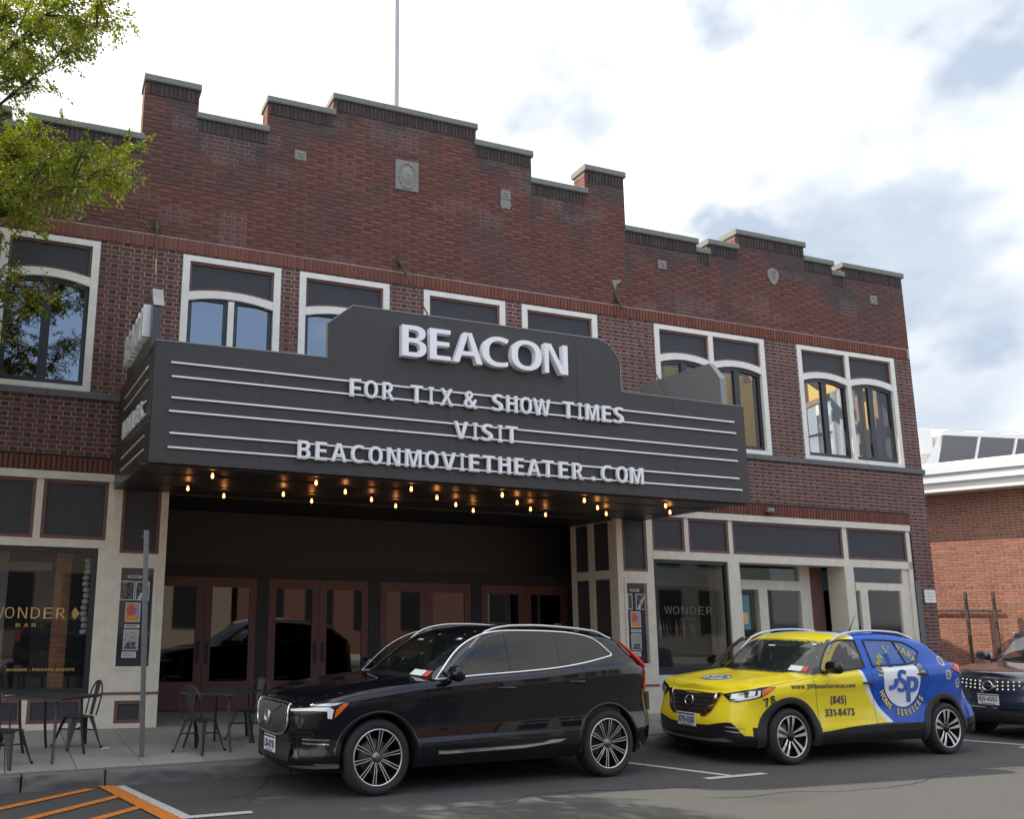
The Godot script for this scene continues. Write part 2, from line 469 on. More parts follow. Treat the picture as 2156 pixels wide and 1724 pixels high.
	# granite kerb, stone by stone
	var kerb := Node3D.new(); kerb.name = "kerb"; add_child(kerb); kerb.set_meta("kind", "structure")
	var u := Vector3(0.9937, 0, -0.1118)
	var cuts := [-9.0, -7.2, -5.6, -3.9, -2.2, -0.75, 0.03, 0.80, 2.75, 4.6, 6.5, 8.3, 10.1, 12.0, 13.8, 15.6, 17.4]
	for j in cuts.size() - 1:
		var L: float = cuts[j + 1] - cuts[j] - 0.012
		var s := MB.new()
		var f2 := FastNoiseLite.new(); f2.seed = 60 + j; f2.frequency = 3.0; f2.fractal_octaves = 4
		var rows := []
		var prof := [Vector2(-0.15, 0.0), Vector2(-0.02, 0.0), Vector2(0.0, -0.012), Vector2(0.008, -0.05), Vector2(0.012, -0.09), Vector2(0.012, -0.13), Vector2(0.012, -0.2)]
		for pp in prof:
			var row := []
			for k in 41:
				var xx := L * k / 40.0
				var rough: float = 0.030 * f2.get_noise_2d(xx, pp.y * 6.0 + pp.x) if pp.x > -0.05 else 0.0
				if k == 0 or k == 40: rough -= 0.012 if pp.x > -0.05 else 0.0
				row.append(Vector3(xx, pp.y, pp.x + rough))
			rows.append(row)
		s.grid(rows)
		s.quad(Vector3(0, -0.2, -0.15), Vector3(0, -0.2, 0), Vector3(0, 0, 0), Vector3(0, 0, -0.15))
		s.quad(Vector3(L, -0.2, 0), Vector3(L, -0.2, -0.15), Vector3(L, 0, -0.15), Vector3(L, 0, 0))
		var o := part("kerb_stone", s, M.granite, kerb)
		o.transform = Transform3D(Basis(u, Vector3.UP, u.cross(Vector3.UP)), Vector3(cuts[j], -0.036, kerb_z(cuts[j])))
	# paved yard beside the theatre
	var yard := MB.new()
	yard.box(Vector3(16.4, -0.35, -60), Vector3(90, -0.05, -0.02))
	struct("yard_pavement", yard, M.concrete)
	var yb := MB.new()
	yb.box(Vector3(17.0, -0.35, -0.015), Vector3(60, -0.052, 1.0))
	struct("driveway_apron", yb, M.concrete)

# ------------------------------------------------------------------ brickwork
const COURSE := 0.0677
const STEPS := [[-5.79, -4.2, 8.61], [-4.2, -3.91, 8.4], [-3.91, -3.23, 8.6], [-3.23, -1.55, 8.885], [-1.55, -0.88, 8.57], [-0.88, -0.60, 8.36], [-0.60, 0.97, 8.535],
	[0.97, 1.78, 9.53], [1.78, 2.87, 9.07], [2.87, 3.96, 9.60], [3.96, 6.53, 9.90], [6.53, 7.62, 9.60], [7.62, 8.73, 9.10], [8.73, 9.55, 9.57],
	[9.55, 11.12, 8.53], [11.12, 11.39, 8.36], [11.39, 12.07, 8.57], [12.07, 13.74, 8.885], [13.74, 14.44, 8.6], [14.44, 14.71, 8.4], [14.71, 16.32, 8.61]]
const WINDOWS := [[-2.03, 0.50], [1.67, 3.17], [3.46, 4.96], [5.55, 7.05], [7.36, 8.86], [10.05, 12.55], [13.34, 15.86]]
var brick_list := []      # [centre, size, colour] of every brick of the theatre front
var keep: MB              # mortar sheet

func top_at(x: float) -> float:
	for s in STEPS:
		if x < s[1]: return s[2]
	return STEPS[-1][2]

func spans(y: float) -> Array:   # where the front has brick at that height
	var cuts := []
	var solid := []
	for s in STEPS:
		if y < s[2] - 0.10: solid.append([s[0], s[1]])
	var m := []
	for s in solid:
		if m.size() and absf(m[-1][1] - s[0]) < 0.001: m[-1][1] = s[1]
		else: m.append(s.duplicate())
	if y > 4.50 and y < 6.73: cuts = WINDOWS
	elif y < 3.57: cuts = [[-6.0, 15.84]]
	for c in cuts:
		var o := []
		for s in m:
			if c[1] <= s[0] or c[0] >= s[1]: o.append(s)
			else:
				if c[0] > s[0] + 0.02: o.append([s[0], c[0]])
				if c[1] < s[1] - 0.02: o.append([c[1], s[1]])
		m = o
	return m

func brick_tone(x: float, y: float, header: bool) -> Color:
	var c: Color
	if header: c = Color(0.066, 0.048, 0.042).lerp(Color(0.13, 0.056, 0.047), rng.randf() * rng.randf())
	else: c = Color(0.235, 0.078, 0.058).lerp(Color(0.175, 0.066, 0.054), rng.randf())
	if y > 6.95:
		c = c.lerp(Color(0.245, 0.088, 0.062), 0.35)
		# soot below the coping, in patches
		var d := top_at(x) - y
		var s := smoothstep(1.1, 0.1, d + nz.get_noise_2d(x * 2.2, y * 2.2) * 1.0) * 0.85
		s = maxf(s, 0.32 * smoothstep(0.10, 0.42, nz.get_noise_2d(x * 1.3 + 40.0, y * 1.0)))
		s = maxf(s, 0.6 * smoothstep(0.18, 0.45, nz.get_noise_2d(x * 9.0, y * 0.5 + 70.0)) * smoothstep(2.0, 0.3, d))
		c = c.lerp(Color(0.080, 0.070, 0.071), s)
	return c * rng.randf_range(0.96, 1.24)

func mortar_tone(x: float, y: float) -> Color:
	var n := nz.get_noise_2d(x * 3.0 + 9.0, y * 3.0)
	if y < 6.96: return Color(0.62, 0.53, 0.46) * (0.9 + 0.25 * n)
	var c := Color(0.22, 0.13, 0.105) * (0.95 + 0.3 * n)
	# repointed patches
	var p := smoothstep(0.30, 0.42, nz.get_noise_2d(x * 1.6 + 80.0, y * 2.2 + 11.0))
	if x > 1.9 and x < 3.1 and y > 8.25 and y < 9.0: p = maxf(p, smoothstep(-0.2, 0.1, n))
	if x > 9.55 and x < 9.8 and y > 8.5: p = 0.6
	return c.lerp(Color(0.40, 0.36, 0.34), p * 0.75)

func flemish() -> void:
	keep = MB.new()
	var row := 0
	var y := 0.012
	while y < 9.9:
		var yc := y + 0.029
		var soldier := (yc > 6.755 and yc < 6.962) or (yc > 3.36 and yc < 3.572)
		for s in spans(yc):
			var a: float = s[0]; var b: float = s[1]
			var n := int(ceil((b - a) / 0.45))
			for k in n:
				var xa := a + (b - a) * k / n; var xb := a + (b - a) * (k + 1) / n
				keep.col = mortar_tone((xa + xb) * 0.5, yc)
				keep.quad(Vector3(xa, y - 0.005, 0.0), Vector3(xb, y - 0.005, 0.0), Vector3(xb, y + COURSE - 0.005, 0.0), Vector3(xa, y + COURSE - 0.005, 0.0))
			if soldier and (yc > 6.0 or a < 15.0): continue
			var x0 := floorf((a + 6.0) / 0.322) * 0.322 - 6.0 - (0.161 if row % 2 else 0.0)
			while x0 < b:
				for e in 2:
					var l := x0 if e == 0 else x0 + 0.216
					var r := x0 + 0.206 if e == 0 else x0 + 0.312
					var L := maxf(l, a + 0.003); var R := minf(r, b - 0.003)
					if R - L > 0.02:
						var dz := rng.randf_range(0.0, 0.004)
						brick_list.append([Vector3((L + R) * 0.5, yc, dz * 0.5), Vector3(R - L, 0.0565, 0.008 + dz), brick_tone((L + R) * 0.5, yc, e == 1)])
				x0 += 0.322
		y += COURSE
		row += 1

func brick_face(mb: MB, c: Vector3, s: Vector3) -> void:   # a laid brick: front and four narrow sides, edges eased
	var h := s * 0.5; var r := 0.004
	var F := [Vector3(-h.x + r, -h.y + r, h.z), Vector3(h.x - r, -h.y + r, h.z), Vector3(h.x - r, h.y - r, h.z), Vector3(-h.x + r, h.y - r, h.z)]
	var B := [Vector3(-h.x, -h.y, -h.z), Vector3(h.x, -h.y, -h.z), Vector3(h.x, h.y, -h.z), Vector3(-h.x, h.y, -h.z)]
	mb.quad(c + F[0], c + F[1], c + F[2], c + F[3])
	for k in 4:
		var m := (k + 1) % 4
		mb.quad(c + B[k], c + B[m], c + F[m], c + F[k])

func wall_course(mb: MB, mort: MB, T: Transform3D, len: float, y0: float, y1: float, stretch: Color, head: Color, mcol: Color, bond := 0) -> void:
	# plain brickwork on a plane whose local x runs along T.x; bond 0 flemish, 1 headers every sixth course
	var vs := mb.v.size()
	mort.col = mcol
	var ms := mort.v.size()
	mort.quad(Vector3(0, y0, 0.0), Vector3(len, y0, 0.0), Vector3(len, y1, 0.0), Vector3(0, y1, 0.0))
	for k in range(ms, mort.v.size()): mort.v[k] = T * mort.v[k]; mort.n[k] = T.basis * mort.n[k]
	var row := 0; var y := y0
	while y + 0.06 < y1 + 0.004:
		var x := 0.0 if row % 2 else -0.107
		if bond == 0 and row % 2: x = -0.161
		var k := 0
		while x < len:
			var w := 0.206
			if bond == 0 and k % 2: w = 0.096
			if bond == 1 and row % 6 == 5: w = 0.096
			var L := maxf(x, 0.002); var R := minf(x + w, len - 0.002)
			if R - L > 0.015:
				mb.col = (head if w < 0.1 else stretch) * rng.randf_range(0.78, 1.15)
				brick_face(mb, Vector3((L + R) * 0.5, y + 0.034, 0.0), Vector3(R - L, 0.0575, 0.012 + rng.randf() * 0.004))
			x += w + 0.010; k += 1
		y += COURSE; row += 1
	for k in range(vs, mb.v.size()): mb.v[k] = T * mb.v[k]; mb.n[k] = T.basis * mb.n[k]

func theatre() -> void:
	var t := thing("brick_theater", "red brick two-storey theatre with stepped parapet, cream window trim and dark marquee", "theater")
	flemish()
	# carcass behind the brick skin
	var w := MB.new()
	for s in STEPS: w.box(Vector3(s[0], 6.74, -0.36), Vector3(s[1], s[2] - 0.11, -0.012))
	var edges := [-5.79]
	for q in WINDOWS: edges.append(q[0]); edges.append(q[1])
	edges.append(16.32)
	for k in range(0, edges.size(), 2): w.box(Vector3(edges[k], 4.49, -0.36), Vector3(edges[k + 1], 6.738, -0.012))
	w.box(Vector3(-5.79, 3.37, -0.36), Vector3(16.32, 4.488, -0.012))
	w.box(Vector3(15.80, 0.0, -0.36), Vector3(16.32, 3.368, -0.012))
	part("wall", w, M.room, t)
	part("mortar", keep, M.mortar, t)
	# the 300 bricks that show largest are parts of their own
	var eye := Vector3(0, 1.4577, 12.7058)
	var B := Basis(Vector3(0.938789, 0.012729, 0.344257), Vector3(-0.07943, 0.980389, 0.180355), Vector3(-0.33521, -0.19666, 0.92139)).inverse()
	var scored := []
	for k in brick_list.size():
		var c: Vector3 = brick_list[k][0]
		var q: Vector3 = B * (c - eye)
		var px := q.x / -q.z * 1884.7 + 774.5; var py := -q.y / -q.z * 1884.7 + 924.1
		var seen := px > 12 and px < 2140 and py > 12 and py < 1715 and not (c.x > 0.95 and c.x < 9.5 and c.y < 5.4) and c.y < 7.6
		if seen: scored.append([c.distance_to(eye) - brick_list[k][1].x * 6.0, k])
	scored.sort_custom(func(a, b): return a[0] < b[0])
	var single := {}
	for k in mini(300, scored.size()): single[scored[k][1]] = true
	var rest := MB.new()
	var shared := {}
	for k in brick_list.size():
		var b = brick_list[k]
		if single.has(k):
			var wq := snappedf(b[1].x, 0.02)
			var head: bool = b[1].x < 0.12
			var key := "%.2f_%d" % [wq, k % 5]
			if not shared.has(key):
				var m := MB.new(); m.col = b[2]
				brick_face(m, Vector3.ZERO, Vector3(wq if wq < b[1].x + 0.001 else wq - 0.004, 0.0575, 0.013 + 0.001 * (k % 4)))
				shared[key] = m.mesh()
			var o := part("brick", shared[key], M.brick, t)
			o.position = b[0]
		else:
			rest.col = b[2]; brick_face(rest, b[0], b[1])
	# soldier courses
	var x := -5.75
	while x < 16.25:
		rest.col = Color(0.27, 0.092, 0.058) * rng.randf_range(0.8, 1.12)
		brick_face(rest, Vector3(x + 0.029, 6.857, 0.006), Vector3(0.0575, 0.200, 0.026))
		if x < 15.8:
			rest.col = Color(0.24, 0.082, 0.056) * rng.randf_range(0.8, 1.12)
			brick_face(rest, Vector3(x + 0.029, 3.466, 0.004), Vector3(0.0575, 0.200, 0.022))
		x += COURSE
	for s in STEPS:
		var xx: float = s[0] + 0.01
		while xx < s[1] - 0.05:
			rest.col = Color(0.085, 0.062, 0.058) * rng.randf_range(0.75, 1.15)
			brick_face(rest, Vector3(xx + 0.029, s[2] - 0.215, 0.005), Vector3(0.0575, 0.200, 0.024))
			xx += COURSE
	# left-facing ends of the parapet steps, and the right return of the building
	var mr := MB.new()
	var ends := [[0.97, 8.43, 9.42], [2.87, 8.97, 9.49], [3.96, 9.49, 9.79], [8.73, 9.0, 9.46], [11.39, 8.25, 8.46], [12.07, 8.46, 8.775], [14.71, 8.29, 8.5], [-3.23, 8.49, 8.775], [-0.60, 8.25, 8.425]]
	for e in ends:
		wall_course(rest, mr, Transform3D(Basis(Vector3(0, 0, 1), Vector3.UP, Vector3(-1, 0, 0)), Vector3(e[0] - 0.004, 0, -0.36)), 0.35, e[1], e[2], Color(0.30, 0.105, 0.07), Color(0.2, 0.08, 0.06), Color(0.38, 0.32, 0.28))
	part("mortar", mr, M.mortar, t)
	var ro := part("brickwork", rest, M.brick, t); ro.set_meta("kind", "stuff")
	# coping stones
	for s in STEPS:
		var L: float = s[1] - s[0]
		var n := maxi(1, int(round(L / 0.95)))
		for k in n:
			var m := MB.new()
			var a: float = s[0] + L * k / n; var b: float = s[0] + L * (k + 1) / n - 0.002
			if k == 0: a -= 0.03
			if k == n - 1: b += 0.03
			m.rbox(Vector3(a, s[2] - 0.11, -0.42), Vector3(b, s[2] - rng.randf() * 0.008, 0.055), 0.012)
			part("coping_stone", m, M.coping, t)
	# stone course under the upper windows
	var cuts := [-5.79, -4.0, -2.2, -0.05, 0.93, 2.5, 4.2, 5.8, 7.4, 9.0, 10.6, 12.1, 13.42, 14.9, 16.36]
	for k in cuts.size() - 1:
		var m := MB.new(); m.rbox(Vector3(cuts[k], 4.392, -0.05), Vector3(cuts[k + 1] - 0.006, 4.492, 0.045), 0.01)
		part("sill_stone", m, M.sillstone, t)
	# carved stones in the parapet
	for q in [[3.32, 3.51, 8.59, 8.76], [7.0, 7.19, 8.59, 8.76], [10.22, 10.40, 7.80, 7.97], [15.39, 15.57, 7.83, 8.01], [0.1, 0.28, 7.8, 7.97]]:
		var m := MB.new(); m.rbox(Vector3(q[0], q[2], -0.01), Vector3(q[1], q[3], 0.022), 0.008)
		var cx: float = (q[0] + q[1]) * 0.5; var cy: float = (q[2] + q[3]) * 0.5
		for k in 4:
			var an := PI / 4 + k * PI / 2
			var d := Vector3(cos(an), sin(an), 0)
			m.tube([Vector3(cx, cy, 0.024) + d * 0.012, Vector3(cx, cy, 0.026) + d * 0.04, Vector3(cx, cy, 0.022) + d * 0.07], [0.006, 0.016, 0.004], 6)
		part("rosette_tile", m, M.stone, t)
	var cr := MB.new()
	cr.rbox(Vector3(5.04, 8.40, -0.01), Vector3(5.45, 8.94, 0.035), 0.012)
	var rows := []
	for r in 9:
		var row := []
		for k in 25:
			var an := TAU * k / 24.0; var rad := r / 8.0
			var lob := 1.0 + 0.12 * sin(an * 6.0) * smoothstep(0.6, 1.0, rad)
			row.append(Vector3(5.245 + cos(an) * 0.115 * rad * lob, 8.66 + sin(an) * 0.175 * rad * lob, 0.033 + 0.035 * (1.0 - rad * rad)))
		rows.append(row)
	cr.grid(rows, true)
	for k in 14:
		var an := TAU * k / 14.0 + 0.2
		var c := Vector3(5.245 + cos(an) * 0.14, 8.66 + sin(an) * 0.205, 0.034)
		var tg := Vector3(-sin(an), cos(an), 0) * (1.0 if cos(an) > 0 else -1.0)
		cr.tube([c - tg * 0.035, c + Vector3(cos(an), sin(an), 0) * 0.016 + Vector3(0, 0, 0.01), c + tg * 0.04], [0.006, 0.016, 0.007], 6)
	part("crest_stone", cr, M.stone, t)
	var sh := MB.new(); var poly := PackedVector2Array()
	for k in 24:
		var an := TAU * k / 24.0
		var rr := Vector2(cos(an) * 0.135, sin(an) * (0.13 if sin(an) > 0 else 0.21))
		if sin(an) < 0: rr.x *= 1.0 - 0.25 * -sin(an)
		poly.append(Vector2(12.90, 8.08) + rr)
	sh.prism(poly, -0.01, 0.025)
	sh.tube([Vector3(12.84, 8.1, 0.02), Vector3(12.9, 8.16, 0.035), Vector3(12.96, 8.1, 0.02)], 0.014, 6)
	sh.tube([Vector3(12.86, 7.99, 0.02), Vector3(12.9, 8.06, 0.035), Vector3(12.94, 7.99, 0.02)], 0.012, 6)
	part("shield_stone", sh, M.stone, t)
	# patched mortar under the right tile and beside the anchor
	for q in [[PackedVector2Array([Vector2(7.0, 8.585), Vector2(7.18, 8.585), Vector2(7.2, 8.5), Vector2(7.15, 8.41), Vector2(7.09, 8.43), Vector2(7.02, 8.40), Vector2(6.99, 8.5)])], [PackedVector2Array([Vector2(9.18, 7.42), Vector2(9.42, 7.47), Vector2(9.36, 7.40), Vector2(9.29, 7.36), Vector2(9.275, 7.24), Vector2(9.24, 7.3), Vector2(9.22, 7.36)])]]:
		var m := MB.new(); m.prism(q[0], -0.005, 0.016); part("mortar_patch", m, M.stone, t)
	# stepped crack filled with pale mortar by the left tower
	var cpts := [[0.965, 8.42, 0.965, 7.30], [0.965, 7.30, 1.03, 7.30], [1.03, 7.30, 1.03, 7.16], [1.03, 7.16, 1.12, 7.10], [1.12, 7.10, 1.16, 7.02]]
	for q in cpts:
		var m := MB.new(); m.beam(Vector3(q[0], q[1], 0.008), Vector3(q[2], q[3], 0.008), 0.012, 0.012, Vector3(0, 0, 1)); part("mortar_joint", m, M.sillstone, t)
	# roof, side walls, inner rooms
	var sw := MB.new()
	sw.box(Vector3(-5.79, 0, -3.2), Vector3(-5.6, 7.9, -0.362))
	sw.box(Vector3(16.16, 0, -3.2), Vector3(16.32, 4.9, -0.362)); sw.box(Vector3(16.16, 6.35, -3.2), Vector3(16.32, 7.9, -0.362))
	sw.box(Vector3(16.16, 4.9, -1.75), Vector3(16.32, 6.35, -0.362)); sw.box(Vector3(16.16, 4.9, -2.28), Vector3(16.32, 6.35, -2.2)); sw.box(Vector3(16.16, 4.9, -3.2), Vector3(16.32, 6.35, -2.75))
	part("side_wall", sw, M.brick, t)
	var rf := MB.new(); rf.box(Vector3(-5.6, 7.5, -3.2), Vector3(12.6, 7.7, -0.362)); rf.box(Vector3(12.6, 7.5, -0.9), Vector3(16.16, 7.7, -0.362)); rf.box(Vector3(15.9, 7.5, -3.2), Vector3(16.16, 7.7, -0.9)); rf.box(Vector3(-5.79, 4.2, -30), Vector3(16.32, 4.4, -3.2)); part("roof", rf, M.dark, t)
	rf = MB.new(); rf.col = Color(0.17, 0.075, 0.055); rf.box(Vector3(-5.79, 4.4, -30), Vector3(16.32, 7.75, -4.7)); rf.box(Vector3(-5.79, 0, -30), Vector3(16.32, 4.2, -5.4)); part("auditorium_wall", rf, M.brick, t)
	var fl := MB.new()
	fl.box(Vector3(-5.6, 3.6, -3.0), Vector3(16.16, 3.8, -0.362)); fl.box(Vector3(9.4, 3.8, -3.2), Vector3(9.6, 7.5, -0.362)); fl.box(Vector3(-5.6, 3.8, -3.2), Vector3(9.4, 7.5, -3.0))
	fl.box(Vector3(9.6, 3.8, -3.2), Vector3(16.16, 7.5, -3.0))
	part("floor_slab", fl, M.room, t)
	var ins := MB.new(); ins.col = Color(1, 1, 1)
	for k in 6:
		ins.box(Vector3(9.65, 7.0 - 0.02 * (k % 2), -0.45 - k * 0.45), Vector3(16.1 if k == 0 else 12.6, 7.1, -0.45 - k * 0.45 - 0.42))
	ins.box(Vector3(9.7, 4.9, -3.0), Vector3(16.0, 7.0, -2.93))
	ins.box(Vector3(16.10, 3.8, -1.7), Vector3(16.15, 7.0, -0.4)); ins.box(Vector3(16.10, 6.4, -2.8), Vector3(16.15, 7.0, -1.7))
	part("insulation", ins, mat(Color(0.52, 0.37, 0.07), 0.7), t)
	var stud := MB.new()
	for z in [-0.62, -1.08, -1.52, -2.5]: stud.box(Vector3(16.0, 3.8, z - 0.04), Vector3(16.095, 7.0, z + 0.04))
	for k in 9: stud.box(Vector3(10.1 + k * 0.72, 3.8, -2.925), Vector3(10.18 + k * 0.72, 7.0, -2.83))
	stud.beam(Vector3(15.95, 6.5, -0.45), Vector3(15.95, 6.2, -2.9), 0.07, 0.12); stud.beam(Vector3(13.2, 6.75, -0.6), Vector3(15.9, 6.6, -1.9), 0.06, 0.14); stud.beam(Vector3(13.6, 6.9, -0.5), Vector3(13.6, 6.9, -2.9), 0.06, 0.16); stud.beam(Vector3(14.8, 6.9, -0.5), Vector3(14.8, 6.9, -2.9), 0.06, 0.16)
	stud.box(Vector3(16.09, 4.9, -1.76), Vector3(16.2, 6.35, -1.70)); stud.box(Vector3(16.12, 5.6, -2.75), Vector3(16.2, 5.64, -1.75))
	part("stud", stud, mat(Color(0.24, 0.15, 0.075), 0.8), t).set_meta("kind", "stuff")
	var sheet := MB.new(); var sr := []
	for r in 5:
		var row := []
		for k in 12: row.append(Vector3(15.55 + 0.05 * sin(k * 1.7 + r * 0.4), lerpf(4.3, 6.3, r / 4.0), -0.75 - k * 0.055))
		sr.append(row)
	sheet.grid(sr); part("plastic_sheet", sheet, mat(Color(0.34, 0.38, 0.42), 0.4), t)
	for z in [[-2.2, -1.75], [-2.75, -2.28]]:
		var ep := MB.new(); ep.quad(Vector3(16.2, 4.9, z[0]), Vector3(16.2, 4.9, z[1]), Vector3(16.2, 6.35, z[1]), Vector3(16.2, 6.35, z[0])); part("side_pane", ep, M.sidepane, t)
	for k in WINDOWS.size(): upper_window(t, WINDOWS[k][0], WINDOWS[k][1], k)
	# small wall light and the notice on the corner pier
	var wl := MB.new(); wl.rbox(Vector3(12.24, 3.425, 0.015), Vector3(12.40, 3.505, 0.13), 0.02)
	part("wall_light", wl, M.galv, t)
	var patch := MB.new(); patch.quad(Vector3(15.79, 0.0, 0.018), Vector3(15.93, 0.0, 0.018), Vector3(15.9, 2.3, 0.018), Vector3(15.79, 2.3, 0.018)); part("render_patch", patch, M.sillstone, t)

func arc_band(x0: float, x1: float, ys: float, yc: float, n := 12) -> PackedVector2Array:   # shallow arch, left to right
	var p := PackedVector2Array()
	for k in n + 1:
		var u := float(k) / n
		p.append(Vector2(lerpf(x0, x1, u), ys + (yc - ys) * 4.0 * u * (1.0 - u)))
	return p

func ring_poly(lower: PackedVector2Array, upper: PackedVector2Array) -> PackedVector2Array:
	var p := lower.duplicate()
	var q := upper.duplicate(); q.reverse()
	p.append_array(q)
	return p

func upper_window(t: Node3D, x0: float, x1: float, which: int) -> void:
	var w := Node3D.new(); w.name = "window"; t.add_child(w, true)
	var double := x1 - x0 > 2.0
	var y0 := 4.50; var y1 := 6.73
	var tr := MB.new()
	tr.frame(x0 + 0.004, x1 - 0.004, y0, y1, 0.105, -0.14, 0.012, 0.085, 0.075)
	var xm := (x0 + x1) * 0.5
	var subs := [[x0 + 0.11, x1 - 0.11]]
	if double:
		tr.box(Vector3(xm - 0.05, y0 + 0.075, -0.13), Vector3(xm + 0.05, y1 - 0.085, 0.010))
		subs = [[x0 + 0.11, xm - 0.05], [xm + 0.05, x1 - 0.11]]
	for s in subs:
		var a: float = s[0]; var b: float = s[1]
		tr.prism(ring_poly(arc_band(a, b, 6.035, 6.12), arc_band(a, b, 6.165, 6.235)), -0.12, 0.004)
	part("trim", tr, M.white, w)
	for s in subs:
		var a: float = s[0]; var b: float = s[1]
		var pn := MB.new(); pn.prism(ring_poly(arc_band(a + 0.03, b - 0.03, 6.19, 6.26), PackedVector2Array([Vector2(a + 0.03, 6.625), Vector2(b - 0.03, 6.625)])), -0.11, -0.045)
		part("panel", pn, M.slate, w)
		var mo := MB.new()
		mo.box(Vector3(a, 6.17, -0.1), Vector3(a + 0.035, 6.645, -0.022)); mo.box(Vector3(b - 0.035, 6.17, -0.1), Vector3(b, 6.645, -0.022))
		mo.box(Vector3(a + 0.035, 6.608, -0.1), Vector3(b - 0.035, 6.645, -0.022))
		mo.prism(ring_poly(arc_band(a + 0.035, b - 0.035, 6.172, 6.238), arc_band(a + 0.035, b - 0.035, 6.202, 6.272)), -0.1, -0.022)
		part("moulding", mo, M.mould, w)
		var m := (a + b) * 0.5
		var sh := MB.new()
		if not double:
			var mul := MB.new(); mul.box(Vector3(m - 0.045, y0 + 0.075, -0.13), Vector3(m + 0.045, 6.09, -0.004)); part("mullion", mul, M.white, w)
		for e in 2:
			var l := a if e == 0 else (m if double else m + 0.045)
			var r := (m if double else m - 0.045) if e == 0 else b
			var top := 6.14
			var fw := 0.062
			sh.frame(l, r, y0 + 0.075, top, fw, -0.115, -0.05, 0.075 if not double else 0.05, 0.075)
			var gl := MB.new()
			gl.quad(Vector3(l + 0.05, y0 + 0.14, -0.075), Vector3(r - 0.05, y0 + 0.14, -0.075), Vector3(r - 0.05, top - 0.04, -0.075), Vector3(l + 0.05, top - 0.04, -0.075))
			part("pane", gl, M.glass if which >= 5 else M.mirror, w)
		if double:
			# arched head of the sash
			sh.prism(ring_poly(arc_band(a + 0.004, b - 0.004, 5.965, 6.055), arc_band(a + 0.004, b - 0.004, 6.03, 6.115)), -0.105, -0.045)
		part("sash", sh, M.sash, w)

# ------------------------------------------------------------------ ground floor
func panel(t: Node, x0: float, x1: float, y0: float, y1: float, z := 0.0) -> void:   # slate panel in a brown moulding
	var p := MB.new(); p.box(Vector3(x0 + 0.03, y0 + 0.03, z - 0.06), Vector3(x1 - 0.03, y1 - 0.03, z - 0.028)); part("panel", p, M.slate, t)
	var m := MB.new(); m.frame(x0, x1, y0, y1, 0.045, z - 0.058, z - 0.008); part("moulding", m, M.mould, t)

func rails(mb: MB, list: Array) -> void:   # [x0, x1, y0, y1, z front]
	for r in list: mb.box(Vector3(r[0], r[2], -0.09), Vector3(r[1], r[3], r[4] if r.size() > 4 else 0.0))

